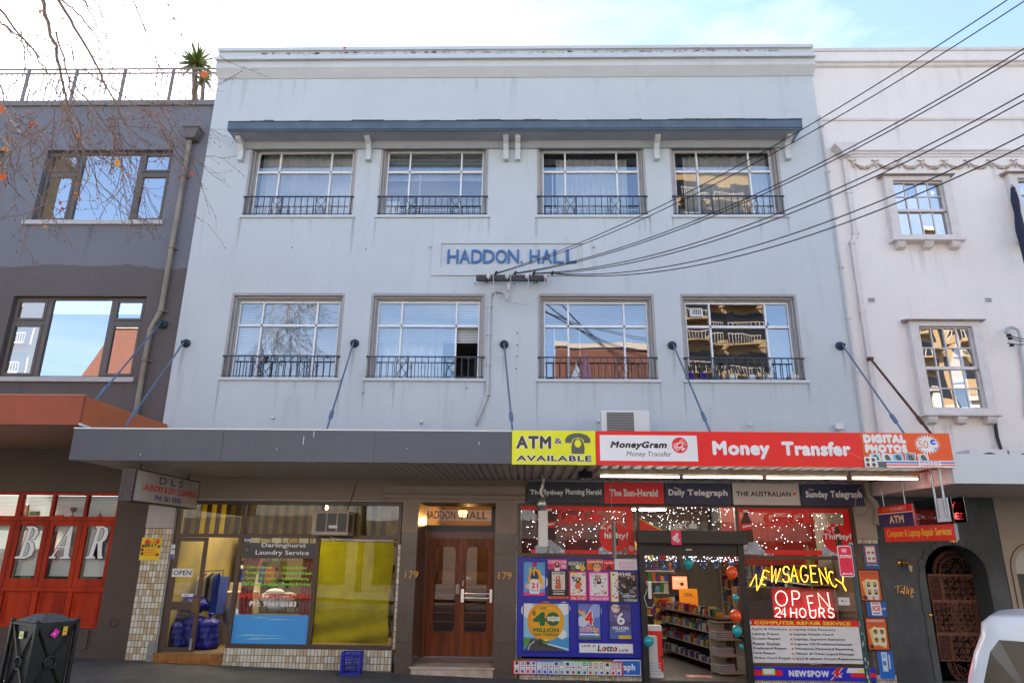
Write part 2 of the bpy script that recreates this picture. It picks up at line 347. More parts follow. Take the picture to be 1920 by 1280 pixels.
m_tan = M('brown_aluminium', (.085, .05, .035), .4, var=.15)
m_tile = [M('tile_cream_%s' % n, c, .25, var=.12, scale=14) for n, c in (('light', (.74, .69, .54)), ('mid', (.64, .56, .41)), ('warm', (.58, .46, .29)), ('pale', (.78, .75, .64)))]
m_grout = M('grout', (.16, .13, .11), .9, var=.3)
m_otile = M('orange_brown_tile', (.42, .17, .035), .4, c2=(.25, .1, .02), scale=8)
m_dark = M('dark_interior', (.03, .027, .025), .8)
m_room = M('room_wall', (.28, .25, .22), .8, var=.1)
m_blind = M('pale_blind', (.80, .84, .83), .6, var=.05)
m_curt = M('white_curtain', (.86, .86, .84), .8, var=.08, scale=3)
m_black = M('black_paint', (.015, .015, .016), .35, var=.2, scale=8)
m_steel = M('galvanised_steel', (.42, .45, .5), .35, .8, var=.2, scale=12)
m_rod = M('blue_grey_rod', (.14, .2, .3), .4, .3, var=.25, scale=14)
m_pipe = M('painted_pipe', (.52, .53, .54), .5, var=.1, scale=6, stain=.3)
m_rainp = M('downpipe_cream', (.30, .255, .2), .5, c2=(.18, .14, .11), scale=3, stretch=(1, 1, .4))
m_plast = M('white_plastic', (.72, .72, .7), .4, var=.05)
g_up = GL('upper_window_glass', .29, (.86, .9, .92), wob=.12)
g_lo = GL('shop_glass', .042, (.93, .94, .93), wob=.05)
g_gr = GL('tinted_window_glass', .62, (.35, .37, .4), wob=.03)
# ---------------------------------------------------------------- ground
def zg(x): return .028*min(max(-x, 0), 9)
fp = M('footpath_asphalt', (.12, .115, .112), .85, c2=(.075, .072, .07), scale=2.2, bump=.5, bscale=160)
def sheet(name, xs, y0, y1, mat, dz=0, z=None):
    b = MB()
    for a, c in zip(xs, xs[1:]):
        za, zc = (zg(a)+dz, zg(c)+dz) if z is None else (z, z)
        b.add([(a, y0, za), (c, y0, zc), (c, y1, zc), (a, y1, za)], [(0, 1, 2, 3)])
    return b.build(name, mat, kind='structure')
sheet('footpath', [-40, -9, 0, 40], -2.95, .9, fp)
kb = MB()
for a, c in ((-40, -9), (-9, 0), (0, 40)):
    kb.add([(a, -3.1, zg(a)-.15), (c, -3.1, zg(c)-.15), (c, -3.1, zg(c)+.004), (a, -3.1, zg(a)+.004), (c, -2.95, zg(c)+.004), (a, -2.95, zg(a)+.004)], [(0, 1, 2, 3), (3, 2, 4, 5)])
kb.build('kerb', M('kerb_stone', (.3, .28, .26), .8, var=.2), kind='structure')
asph = M('road_asphalt', (.11, .108, .105), .85, var=.25, scale=3, bump=.4, bscale=120)
sheet('road', [-60, -9, 0, 60], -16, -3.1, asph, dz=-.15)
sheet('far_footpath', [-60, -9, 0, 60], -20, -16, M('far_paving', (.28, .26, .24), .85, var=.15), dz=-.02)
sheet('ground', [-400, 400], -400, 400, M('city_ground', (.12, .115, .11), .9, var=.2, scale=.1), z=-.35)
lm = MB()
for k in range(-8, 9): lm.add([(k*6-1.5, -9.6, zg(k*6)-.144), (k*6+1.5, -9.6, zg(k*6)-.144), (k*6+1.5, -9.48, zg(k*6)-.144), (k*6-1.5, -9.48, zg(k*6)-.144)], [(0, 1, 2, 3)])
lm.build('lane_marking', M('road_paint', (.7, .7, .68), .7, var=.2), kind='structure')
# gum spots and litter on the footpath
gs = MB()
for k in range(260):
    x = random.uniform(-8.5, 6); y = random.uniform(-1.6, -.02); r = random.uniform(.006, .02); z = zg(x)+.004
    gs.add([(x+r*math.cos(a)*random.uniform(.7, 1.2), y+r*math.sin(a), z) for a in (0, 1.05, 2.1, 3.1, 4.2, 5.2)], [(0, 1, 2, 3, 4, 5)])
gs.build('chewing_gum_spots', M('gum', (.25, .24, .23), .8), kind='stuff')
# ================================================================= MAIN BUILDING
XL, XR = -7.1, 6.32
TOP = W(960, 86).z
flat = thing('apartment_building', 'pale blue three storey apartment building with eight windows above two shops', 'building', (0, 0, 0))
U = []   # upper openings  (x0,x1,z0,z1)
for x0, x1, xa, xb in ((472, 671.7, 455, 660.7), (716, 916.6, 707, 913.6), (1007, 1207.5, 1007, 1214.7), (1253.7, 1457, 1263, 1472.5)):
    U.append(((W(x0, 266).x+W(xa, 404).x)/2, (W(x1, 266).x+W(xb, 404).x)/2, 6.745+2.13, 8.52+2.13))
for x0, x1, xa, xb in ((435, 648, 414.6, 633), (695.5, 910, 687, 907), (1008.4, 1225.6, 1009, 1233.4), (1274, 1491, 1285, 1511.6)):
    U.append(((W(x0, 550).x+W(xa, 712).x)/2, (W(x1, 550).x+W(xb, 712).x)/2, 3.20+2.13, 4.985+2.13))
ZS = 3.393   # underside of awning
XA = W(970, 1100).x      # start of newsagency
holes = list(U)
zt = R(0, 940, 1, 941)[3]
h_laun = (W(310, 1100).x, W(748, 1100).x, zg(-5)-.3, W(500, 938).z)
h_door = (W(781, 1050).x, W(928, 1050).x, -.3, W(850, 938).z)
h_news = (XA, W(1610, 1050).x, -.3, W(1300, 945).z)
holes += [h_laun, h_door, h_news]
MB().wall(XL, XR, -.3, TOP-.5, holes, 0, .3).build('wall', m_blue, flat)
# ground floor cladding band in stone colour between the shop heads and the awning
zb = W(500, 938).z
bx('shop_lintel', m_sand, flat, W(335, 910).x, W(990, 910).x, -.03, -.002, zb+.02, ZS+.02)
MB().add([(XL, .3, TOP-.6), (XR, .3, TOP-.6), (XR, 14, TOP-.6), (XL, 14, TOP-.6)], [(0, 1, 2, 3)]).box(XL, XL+.2, .301, 14, -.3, TOP-.62).box(XR-.2, XR, .301, 14, -.3, TOP-.62).build('roof', m_lead, flat)
# parapet and cornice
zc = lambda px_y, Y: W(960, px_y, Y).z
prof = [(0, zc(146, 0)), (-.02, zc(146, 0)), (-.18, zc(124, -.18)), (-.18, zc(111, -.18)), (-.20, zc(111, -.2)), (-.27, zc(108, -.27)), (-.27, zc(104.5, -.27)), (-.2, zc(103, -.2)),
        (-.14, zc(103, -.14)), (-.13, zc(94, -.13)), (-.2, zc(91.5, -.2)), (-.2, zc(86, -.2)), (.32, zc(86, -.2)), (.32, zc(146, 0))]
MB().extx(prof, XL-.01, XR+.02).build('cornice', m_bluetrim, flat, recalc=True)
# faint grime marks in the frieze (peeling film of old paint)
rg = MB()
for k in range(150):
    x = random.uniform(-6.2, 5.6); w_ = random.uniform(.02, .1); z = zc(99.5, -.137)+random.uniform(-.01, .02)
    rg.box(x, x+w_, -.1385-.001, -.1, z, z+random.uniform(.02, .05))
rg.build('flaking_paint', M('flaked_grey', (.40, .40, .41), .9), flat, kind='stuff')
# sunhood over the top windows
hx0, hx1 = W(428, 228, -.55).x, W(1503, 222, -.55).x
zt1 = W(960, 226, -.55).z; zb1 = W(960, 243, -.55).z
hood = MB().extx([(0, zt1+.06), (-.55, zt1), (-.55, zb1+.035), (-.53, zb1+.03), (-.53, zb1), (-.50, zb1), (-.5, zb1+.03), (0, zb1+.03)], hx0, hx1).build('window_hood', m_hood, flat, recalc=True)
MB().box(hx0+.03, hx1-.03, -.498, -.001, zb1+.02, zb1+.0295).build('hood_lining', m_hoodw, hood)
MB().extx([(-.001, zb1-.12), (-.05, zb1-.12), (-.11, zb1-.02), (-.11, zb1+.019), (-.001, zb1+.019)], hx0+.12, hx1-.12).build('hood_moulding', m_hoodw, hood)
fe = MB(); x = hx0
while x < hx1-.05:
    w_ = random.uniform(.2, .6); x2 = min(x+w_, hx1+.01); t_ = random.uniform(.01, .035)
    fe.add([(x, -.56-random.uniform(0, .015), zt1-.012), (x2, -.56, zt1-.012), (x2, -.55, zt1+t_), (x, -.55, zt1+t_), (x2, -.3, zt1+.03+t_), (x, -.3, zt1+.03+t_)], [(0, 1, 2, 3), (3, 2, 4, 5)]); x = x2
fe.build('felt_edge', m_lead, hood, kind='stuff')
for px in (453, 692, 949, 971, 1231, 1476):
    x = W(px, 262, -.15).x
    pts = [(-.001, zb1+.018), (-.34, zb1+.018), (-.34, zb1-.04), (-.2, zb1-.1), (-.12, zb1-.22), (-.1, zb1-.34), (-.13, zb1-.35), (-.13, zb1-.44), (-.001, zb1-.44)]
    MB().extx(pts, x-.055, x+.055).build('bracket', m_bluetrim, hood, recalc=True)
# name panel
X0, X1, Z0, Z1 = R(812, 445, 1110, 517.6)
a0, a1, b0, b1 = R(828, 457.5, 1093, 503)
npn = MB().wall(X0, X1, Z0, Z1, [(a0, a1, b0, b1)], -.035, 0).build('name_panel', m_blue, flat)
for ch, xa, xb in (('H', 335, 447), ('A', 465, 570), ('D', 588, 700), ('D', 712, 830), ('O', 845, 960), ('N', 972, 1090), ('.', 1110, 1130), ('H', 1203, 1310), ('A', 1330, 1440), ('L', 1453, 1565), ('L', 1588, 1700)):
    u0, u1, v0, v1 = R(780+xa/5.647, 467.7, 780+xb/5.647, 493.4, -.03)
    if ch == '.': v1 = v0+.05
    vs_, fs_, _ = glyphs(ch, .012)
    P_ = [(u0+(u1-u0)*a, v0+(v1-v0)*b) for a, b in vs_]; nv = len(P_)
    from collections import Counter
    ed = Counter(); od = {}
    for f in fs_:
        for i in range(len(f)):
            e = (f[i], f[(i+1) % len(f)]); k = tuple(sorted(e)); ed[k] += 1; od[k] = e
    side = [(od[k][1], od[k][0], od[k][0]+nv, od[k][1]+nv) for k, c_ in ed.items() if c_ == 1]
    MB().add([(a, -.034, b) for a, b in P_]+[(a, -.001, b) for a, b in P_], list(fs_)+side).build('letter', m_letter, npn)
# windows -----------------------------------------------------------------
m_chair = M('dark_chair', (.045, .03, .028), .6)
def curtain(x0, x1, z0, z1, y, mat, name, parent, waves=10, amp=.03, gather=0):
    b = MB(); n = waves*8; rows = 5
    vs_ = []
    for j in range(rows+1):
        t = j/rows
        for i in range(n+1):
            s_ = i/n; xx = x0+(x1-x0)*s_
            if gather: xx = x0+(x1-x0)*(s_*(1-gather*math.sin(math.pi*(t*.8))*.5))
            vs_.append((xx, y+amp*math.sin(s_*waves*2*math.pi+.6*math.sin(5*s_+t))*(0.5+.5*t), z1-(z1-z0)*t))
    b.add(vs_, [(j*(n+1)+i, (j+1)*(n+1)+i, (j+1)*(n+1)+i+1, j*(n+1)+i+1) for j in range(rows) for i in range(n)], None, True)
    return b.build(name, mat, parent)
def blind(x0, x1, z0, z1, y, mat, parent, pitch=.035):
    b = MB(); z = z1
    while z > z0:
        b.add([(x0, y-.009, z-.016), (x1, y-.009, z-.016), (x1, y+.009, z+.013), (x0, y+.009, z+.013)], [(0, 1, 2, 3)]); z -= pitch
    b.box(x0, x1, y-.012, y+.012, z0-.02, z0).box(x0, x1, y-.02, y+.02, z1, z1+.03)
    for xx in (x0+.2, (x0+x1)/2, x1-.2): b.box(xx-.002, xx+.002, y-.013, y-.011, z0, z1)
    return b.build('blind', mat, parent)
GLZ = .2
wins = []
bal = MB().box(-.007, .007, -.007, .007, 0, .42)
balo = None; scro = None; trail = None
for k, (x0, x1, z0, z1) in enumerate(U):
    lower = k >= 4
    # stepped reveal mouldings = the window surround
    sr = MB(); n_ = .0
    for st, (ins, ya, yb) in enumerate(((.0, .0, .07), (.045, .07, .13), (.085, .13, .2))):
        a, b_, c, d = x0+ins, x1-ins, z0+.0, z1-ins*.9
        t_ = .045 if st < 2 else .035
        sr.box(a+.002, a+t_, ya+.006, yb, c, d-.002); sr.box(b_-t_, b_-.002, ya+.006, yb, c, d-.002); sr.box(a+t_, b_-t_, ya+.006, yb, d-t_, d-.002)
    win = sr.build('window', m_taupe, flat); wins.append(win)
    MB().box(x0-.04, x1+.06, -.045, .03, z0-.055, z0).box(x0, x1, .03, .2, z0-.05, z0+.012).build('sill', m_bluetrim, win, bev=.006)
    ga, gb, gc, gd = x0+.125, x1-.125, z0+.045, z1-.135
    # aluminium frame
    fr = MB()
    fr.box(ga-.02, ga+.02, .17, .22, gc-.03, gd+.02).box(gb-.02, gb+.02, .17, .22, gc-.03, gd+.02)
    fr.box(ga+.02, gb-.02, .17, .22, gc-.03, gc+.01).box(ga+.02, gb-.02, .17, .22, gd-.02, gd+.02)
    fr.build('frame', m_alu, win)
    tz = gd-(gd-gc)*.315; mxs = [ga+(gb-ga)*.235, ga+(gb-ga)*.775]
    for xx in mxs: bx('mullion', m_alu, win, xx-.017, xx+.017, .16, .215, gc+.01, gd-.02)
    bx('transom', m_alu, win, ga+.02, gb-.02, .16, .21, tz-.024, tz+.024)
    ex = [ga+.02]+[v for m_ in mxs for v in (m_-.017, m_+.017)]+[gb-.02]
    opened = {5: (2,), 6: (), 0: (), 3: ()}.get(k, ())
    for j in range(3):
        for r_ in range(2):
            if r_ == 0 and j in opened: continue
            za, zb_ = ((gc+.01, tz-.024) if r_ == 0 else (tz+.024, gd-.02)); ax_, bx_ = ex[2*j]+.0005, ex[2*j+1]-.0005
            t1, t2 = random.uniform(-.0025, .0025), random.uniform(-.0025, .0025)
            MB().add([(ax_, GLZ-t1-t2, za), (bx_, GLZ+t1-t2, za), (bx_, GLZ+t1+t2, zb_), (ax_, GLZ-t1+t2, zb_)], [(0, 1, 2, 3)]).build('pane', g_up, win)
    # sliding sash stile
    if k in (1, 2, 6, 5): bx('sash_stile', m_alu, win, mxs[0]+.22 if k != 5 else ga+(gb-ga)*.54, (mxs[0]+.24 if k != 5 else ga+(gb-ga)*.54+.02), .205, .225, gc+.01, tz-.03)
    if k in (2, 6): bx('sash_stile', m_alu, win, ga+.2, ga+.225, .205, .225, gc+.01, tz-.03)
    if k < 4: MB().box(ga+.05, gb-.05, .24, .26, gc+.2, gc+.225).build('inner_rail', m_alu, win)
    # what hangs behind the glass
    if k == 0: curtain(ga, gb, gc, gd+.1, .42, m_curt, 'curtain', win, 9, .045)
    if k == 1: blind(ga, gb, gd-.62, gd, .3, m_blind, win)
    if k == 2: curtain(ga+.3, gb-.2, gc, gd, .5, m_curt, 'curtain', win, 14, .03)
    if k == 3: curtain(ga+.25, gb, gc, gd+.05, .45, m_curt, 'curtain', win, 9, .06)
    if k == 4: blind(ga, gb, gc+.55, gd, .3, m_blind, win)
    if k == 5:
        blind(ga, gb, gc+.8, gd, .3, m_blind, win); curtain(ga, gb-.75, gc, gd-.3, .45, m_curt, 'curtain', win, 8, .05)
    if k == 6: blind(ga, gb, gd-.95, gd, .3, M('brownish_blind', (.30, .29, .28), .6), win)
    # railing: own part of the building, balusters below it
    rz = z0+.43
    rl = MB().box(x0+.004, x1-.004, -.035, -.005, rz, rz+.022).box(x0, x1, -.028, -.012, z0+.03, z0+.042).lathe([(0, -.02), (.02, -.02), (.02, .02), (0, .02)], (x0+.012, -.02, rz+.01), (1, 0, 0), 8).lathe([(0, -.02), (.02, -.02), (.02, .02), (0, .02)], (x1-.012, -.02, rz+.01), (1, 0, 0), 8).build('railing', m_iron, flat)
    sc = [x0+(x1-x0)*.305, x0+(x1-x0)*.71]; n = 17; sp = (x1-x0)/n
    for i in range(n+1):
        xx = x0+.04+(x1-x0-.08)*i/n
        if any(abs(xx-s) < .1 for s in sc): continue
        if balo is None: balo = mesh_at('baluster', bal, m_iron, rl, (xx, -.02, rz-.42))
        else: inst(balo, (xx, -.02, rz-.42), rl)
    for s in sc:
        if scro is None:
            b = MB(); b.box(-.115, -.101, -.007, .007, 0, .42).box(.101, .115, -.007, .007, 0, .42)
            b.tube([(-.1, 0, .02), (-.04, 0, .16), (.05, 0, .28), (.1, 0, .4)], .006, 5).tube([(.1, 0, .02), (.04, 0, .16), (-.05, 0, .28), (-.1, 0, .4)], .006, 5)
            b.tube([(-.1, 0, .28), (-.07, 0, .37), (0, 0, .41), (.07, 0, .37), (.1, 0, .28)], .006, 5).tube([(-.1, 0, .14), (-.07, 0, .05), (0, 0, .01), (.07, 0, .05), (.1, 0, .14)], .006, 5)
            scro = mesh_at('scroll_panel', b, m_iron, rl, (s, -.02, rz-.42))
        else: inst(scro, (s, -.02, rz-.42), rl)
# rooms behind the upper windows
rm = MB()
for (x0, x1, z0, z1), dk in zip(U, range(8)):
    a, b_, c, d = x0-.5, x1+.5, z0-.6, z1+.3
    rm.add([(a, .31, c), (b_, .31, c), (b_, .31, d), (a, .31, d), (a, 3.2, c), (b_, 3.2, c), (b_, 3.2, d), (a, 3.2, d)], [(4, 5, 6, 7), (0, 4, 7, 3), (1, 2, 6, 5), (0, 1, 5, 4), (3, 7, 6, 2)])
rm.build('inner_wall', m_room, flat)
# things on the sills
def on(k, px, Y=.1): return W(px, 700, Y).x
def pot(px, label, c, h=.14, r=.06, plant=None, k=7, square=False):
    x = W(px, 705, .11).x; z = U[k][2]+.0125
    t = thing('plant_pot', label, 'plant pot', (x, .11, z), 'pots on the window sill')
    b = MB()
    if square: b.box(x-r, x+r, .11-r*.8, .11+r*.8, z, z+h)
    else: b.lathe([(0, 0), (r*.8, 0), (r, h), (r*1.12, h), (r*1.12, h-.02), (r*.9, h-.02), (0, h-.02)], (x, .11, z))
    b.build('pot', c, t)
    if plant:
        q = MB()
        for i in range(plant):
            a = random.uniform(0, 6.28); l_ = random.uniform(.12, .24); s_ = random.uniform(.04, .13); w_ = .009
            p0 = Vector((x, .11, z+h-.01)); p1 = p0+Vector((math.cos(a)*s_*.4, math.sin(a)*s_*.3, l_*.7)); p2 = p0+Vector((math.cos(a)*s_, math.sin(a)*s_*.7, l_*random.uniform(.6, 1)))
            sd = Vector((math.sin(a), -math.cos(a), 0))*w_; q.add([p0-sd, p0+sd, p1+sd, p1-sd, p2], [(0, 1, 2, 3), (3, 2, 4)])
        q.build('leaf_tuft', M('houseplant', (.05, .11, .03), .5, c2=(.1, .16, .05), scale=20), t)
    return t
purp = M('purple_glaze', (.12, .03, .55), .3)
pot(1296, 'left purple pot with a bushy dark plant on the lower right window sill', purp, .15, .06, 26)
pot(1318, 'right purple pot with thin leaves on the lower right window sill', purp, .15, .055, 26)
pot(1329, 'small dark brown pot between the purple and pale blue pots', M('brown_clay', (.06, .04, .03), .6), .08, .045, 0)
pot(1343, 'pale blue pot holding an aloe like plant with long pointed leaves', M('pale_blue_glaze', (.25, .4, .45), .3), .1, .07, 16)
for px, lab in ((1374, 'square white pot nearest the pale blue pot on the sill'), (1409, 'square white pot second to the right of the blue pot'), (1437, 'square white pot beside the right scroll of the railing'), (1488, 'square white pot at the right end of the window sill')):
    pot(px, lab, m_plast, .12, .075, 0, square=True)
# towels, bottle, vent, chair, packet
def cloth(px, lab, c, k, px_h, w_, tilt=.03, z1=None):
    x = W(px, 690, .12).x; z0 = U[k][2]+.013; b = MB(); h = px_h
    b.add([(x-w_, .13, z0), (x+w_, .12, z0), (x+w_*.5+tilt, .10, z0+h*.6), (x+tilt, .11, z0+h), (x-w_*.35+tilt, .13, z0+h*.7), (x, .06, z0+.02)], [(0, 5, 4), (5, 1, 2), (5, 2, 4), (4, 2, 3)]).add([(x-w_, .135, z0), (x+w_, .13, z0), (x+tilt, .13, z0+h)], [(2, 1, 0)])
    tag(b.build('towel', c), lab, 'towel', 'towels hung at the window')
cloth(1079, 'white towel draped at the left of the lower window near the cables', m_white, 6, .36, .11, .02)
cloth(1101, 'pink towel hanging behind the lower window railing', M('pink_towel', (.42, .2, .27), .9, var=.3, scale=20), 6, .62, .12, -.03)
x = W(1060, 707, .1).x; z = U[6][2]+.013
tag(MB().lathe([(0, 0), (.03, 0), (.09, .012), (.1, .02), (0, .025)], (x-.3, .09, z), seg=10).lathe([(0, 0), (.03, 0), (.07, .012), (0, .02)], (x-.17, .1, z), seg=10).build('shoe_pair', m_black), 'black flat shoes lying on the sill beside the white towel', 'shoes')
X0, X1, Z0, Z1 = R(1293, 578, 1317, 594, .19)
v = thing('extractor_vent', 'white square extractor vent set in the top left pane of lower right window', 'vent', (X0, .19, Z0))
MB().wall(X0, X1, Z0, Z1, [(X0+.03, X1-.03, Z0+.04, Z1-.025)], .17, .215).build('cover', m_plast, v)
for i in range(5): bx('grille_bar', m_plast, v, X0+.03+(X1-X0-.06)*i/5+.004, X0+.03+(X1-X0-.06)*(i+.45)/5+.004, .178, .19, Z0+.04, Z1-.025)
x = W(460, 690, .5).x; z = U[4][2]
ch = thing('high_back_chair', 'dark high backed chair behind the lower left apartment window', 'chair', (x, .5, z-.35))
MB().extr([(x-.17, z+.0), (x+.17, z), (x+.17, z+.5), (x+.1, z+.6), (x-.1, z+.6), (x-.17, z+.5)], .48, .52).build('backrest', m_chair, ch, bev=.02)
MB().box(x-.22, x+.22, .52, .95, z-.05, z+.02).build('seat', m_chair, ch)
for a in (-.19, .16):
    for b_ in (.53, .9): bx('leg', m_chair, ch, x+a, x+a+.03, b_, b_+.03, z-.55, z-.052)
X0, X1, Z0, Z1 = R(722, 378, 748, 404, .24)
pk = PR((X0, .24, Z0), (X1-X0, 0, 0), (0, 0, Z1-Z0)); pk.rect(0, 0, 1, 1, '#e8e6f4').rect(.0, 0, .08, 1, '#3b35c8').rect(.7, .3, .86, .6, '#e65a14')
tag(pk.build('packet_print', None), 'white and blue packet standing behind the second upper window', 'packet')
x = W(880, 690, .6).x
tag(MB().lathe([(0, 0), (.03, .01), (.2, .04), (.21, .055), (0, .05)], (x, .5, U[5][2]+.55), (0, -.5, .86), 16).tube([(x, .5, U[5][2]-.3), (x, .5, U[5][2]+.56)], .015).build('pan_lamp', m_black), 'dark round lamp shade seen inside the open casement', 'lamp')
# small wall fixtures: flood spots and bolt holes
def spot(px, py, lab, r=.03):
    p = W(px, py); tag(MB().lathe([(0, -.09), (r*.8, -.09), (r, -.08), (r, -.02), (r*.5, 0), (0, 0)], (p.x, 0, p.z), (0, 1, 0), 10).lathe([(r*.3, 0), (r*.3, -.04)], (p.x, 0, p.z+r), (0, 1, 0), 6).build('wall_spotlight', m_plast), lab, 'spotlight', 'small round spotlights on the wall')
spot(513, 784, 'small white spotlight above the awning below the left lower window')
spot(790, 792, 'small white spotlight above the awning left of the white conduit')
spot(1121, 790, 'small white spotlight just left of the air conditioner', .035)
spot(1405, 797, 'small white spotlight between the tie rod and the drain pipe')
spot(806, 464, 'tiny round fixture at the left end of the name panel', .02)
spot(1113, 464, 'tiny round fixture at the right end of the name panel', .02)
bh = MB()
for px, py in ((548, 464), (686, 467), (970, 624), (970, 647), (969, 668), (968, 691), (891, 532), (926, 532), (964, 532), (1001, 531), (680, 737), (875, 728), (1232, 672)):
    p = W(px, py); bh.lathe([(0, -.004), (.014, -.004), (.016, 0)], (p.x, -.002, p.z), (0, 1, 0), 8)
bh.build('bolt_hole', m_black, flat, kind='stuff')
p = W(1570, 802)
tag(MB().box(p.x-.07, p.x+.07, -.12, -.02, p.z-.04, p.z+.07).bar((p.x, 0, p.z-.05), (p.x+.02, -.06, p.z-.05), .02).build('sensor_floodlight', m_plast, bev=.01), 'square pale sensor floodlight fixed above the red sign', 'floodlight')
# ================================================================= GROUND FLOOR
def fr_rect(b, x0, x1, z0, z1, y0, y1, w):   # rectangular frame
    b.box(x0, x0+w, y0, y1, z0, z1).box(x1-w, x1, y0, y1, z0, z1).box(x0+w, x1-w, y0, y1, z0, z0+w).box(x0+w, x1-w, y0, y1, z1-w, z1); return b
def pane(x0, x1, z0, z1, y, mat, parent, name='pane', t=.0015):
    a, c = random.uniform(-t, t), random.uniform(-t, t)
    return MB().add([(x0, y-a, z0), (x1, y+a, z0), (x1, y+a+c, z1), (x0, y-a+c, z1)], [(0, 1, 2, 3)]).build(name, mat, parent)
# --- tiled surfaces: every tile an object of its own
tile_src = {}
def tiles(x0, x1, z0, z1, y, tw, th, parent, kinds=None, jit=.0):
    nx = max(1, round((x1-x0)/tw)); nz = max(1, round((z1-z0)/th)); w_ = (x1-x0)/nx; h_ = (z1-z0)/nz
    for i in range(nx):
        for j in range(nz):
            mt = random.choice(kinds or m_tile); key = (round(w_, 3), round(h_, 3), mt.name)
            lc = (x0+w_*(i+.5), y+random.uniform(-.0012, .0012), z0+h_*(j+.5))
            if key not in tile_src:
                a, c = w_/2-.0035, h_/2-.0035; b = MB()
                b.add([(-a, .004, -c), (a, .004, -c), (a, .004, c), (-a, .004, c), (-a+.003, -.005, -c+.003), (a-.003, -.005, -c+.003), (a-.003, -.005, c-.003), (-a+.003, -.005, c-.003)],
                      [(4, 5, 6, 7), (0, 1, 5, 4), (1, 2, 6, 5), (2, 3, 7, 6), (3, 0, 4, 7)])
                tile_src[key] = mesh_at('tile', b, mt, parent, lc)
            else: inst(tile_src[key], lc, parent)
zt0 = zg(-7)
X0 = XL+.012; X1 = W(309, 1100).x
tp = bx('tiled_pillar', m_grout, flat, XL+.004, X1, -.008, -.0015, -.2, W(285, 940).z)
tiles(X0, X1-.005, zt0+.01, W(290, 990).z, -.01, .062, .105, tp)
bx('pillar_cap', M('pale_pink_panel', (.46, .42, .44), .6, var=.08), tp, XL+.006, X1-.002, -.02, -.009, W(290, 989).z, W(290, 941).z)
bx('cement_patch', M('cement', (.35, .33, .32), .9, var=.3), tp, X1-.14, X1, -.022, -.009, zt0-.1, zt0+.33, bev=.01)
# laundry shopfront ---------------------------------------------------------
A = W(310, 1100).x; B = W(748, 1050).x; ZH = W(500, 939).z; ZTB = W(500, 1003).z; zgf = zg(-5)
Y0 = .04
sf = MB(); xm = W(452, 960, Y0).x; xm2 = W(440, 1100, Y0).x; xm3 = W(588, 1100, Y0).x; ZSL = W(560, 1211, Y0).z
sf.box(A, A+.07, Y0, Y0+.08, zgf+.15, ZH).box(B-.06, B, Y0, Y0+.08, ZSL, ZH).box(A+.07, B-.06, Y0, Y0+.08, ZH-.06, ZH).box(A+.07, B-.06, Y0-.01, Y0+.08, ZTB-.045, ZTB+.02)
sf.box(xm2-.035, xm2+.035, Y0-.005, Y0+.08, zgf+.15, ZTB-.046).box(xm2-.02, xm2+.035, Y0-.002, Y0+.08, ZTB+.021, ZH-.061)
sf.box(xm3-.04, xm3+.04, Y0-.005, Y0+.08, ZSL+.001, ZTB-.046).box(xm3+.02, xm3+.07, Y0-.002, Y0+.08, ZTB+.021, ZH-.061)
sf.box(xm2+.035, B-.06, Y0-.02, Y0+.09, ZSL-.03, ZSL+.03)
lfr = sf.build('laundry_shopfront', m_tan, flat, bev=.004)
for a, c in ((A+.07, xm2-.02), (xm2+.035, xm3+.02), (xm3+.07, B-.06)): pane(a, c, ZTB+.021, ZH-.061, Y0+.05, g_lo, lfr)
for a, c in ((xm2+.036, xm3-.041), (xm3+.041, B-.061)): pane(a, c, ZSL+.03, ZTB-.046, Y0+.05, g_lo, lfr)
XR1 = W(743, 1100).x
ts = bx('tiled_riser', m_grout, flat, xm2-.05, XR1, -.008, .12, -.2, ZSL-.031)
tiles(xm2-.045, XR1-.012, zg(-4)-.02, ZSL-.034, -.012, .062, .1, ts)
te = bx('tiled_edge', m_grout, flat, XR1-.01, W(748.5, 1100).x, -.01, .05, ZSL-.03, W(740, 1020).z)
tiles(XR1-.008, W(748, 1100).x, ZSL-.02, W(740, 1020).z, -.014, .05, .1, te)
st = bx('door_step', m_grout, flat, A-.02, xm2-.051, -.03, .6, -.2, W(350, 1224, 0).z)
zs = W(350, 1224, 0).z
for i in range(14):
    a = A-.02+(xm2-.05-A+.02)*i/14; c = A-.02+(xm2-.05-A+.02)*(i+1)/14
    bx('tile', m_otile, st, a+.003, c-.003, -.036, -.029, zgf+.0, zs+.003)
# laundry door (open a little) : own frame, two lights, push rail
X0, X1, Z0, Z1 = R(318, 1008, 381, 1219, 0)
zdt = ZTB-.05; zdb = zs+.02; dx0, dx1 = A+.075, W(378, 1100, 0).x; 
dz = W(350, 1135, 0).z
db = MB(); yd0, yd1 = .0, .04
fr_rect(db, dx0, dx1, zdb, zdt, yd0, yd1, .07); db.box(dx0+.07, dx1-.07, yd0, yd1, dz-.07, dz+.07)
door = db.build('laundry_door', m_tan, flat)
pane(dx0+.07, dx1-.07, zdb+.07, dz-.07, .02, g_lo, door); pane(dx0+.07, dx1-.07, dz+.07, zdt-.07, .02, g_lo, door)
bx('push_plate', M('brass_brown', (.16, .09, .05), .4, .6), door, dx1-.13, dx1-.005, -.012, -.001, dz-.11, dz+.13)
bx('lock', m_steel, door, dx1-.075, dx1-.03, -.02, -.001, zdb+.03, zdb+.22, bev=.006)
def sign(name, label, cat, x0, y0, x1, y1, Y, group=None, th=.01, back=None):
    """a flat board: returns its thing, its printer, and rect; the board sheet is a part"""
    X0, X1, Z0, Z1 = R(x0, y0, x1, y1, Y); t = thing(name, label, cat, (X0, Y, Z0), group)
    bx('board', back or m_white, t, X0, X1, Y, Y+th, Z0, Z1)
    return t, PR((X0, Y, Z0), (X1-X0, 0, 0), (0, 0, Z1-Z0))
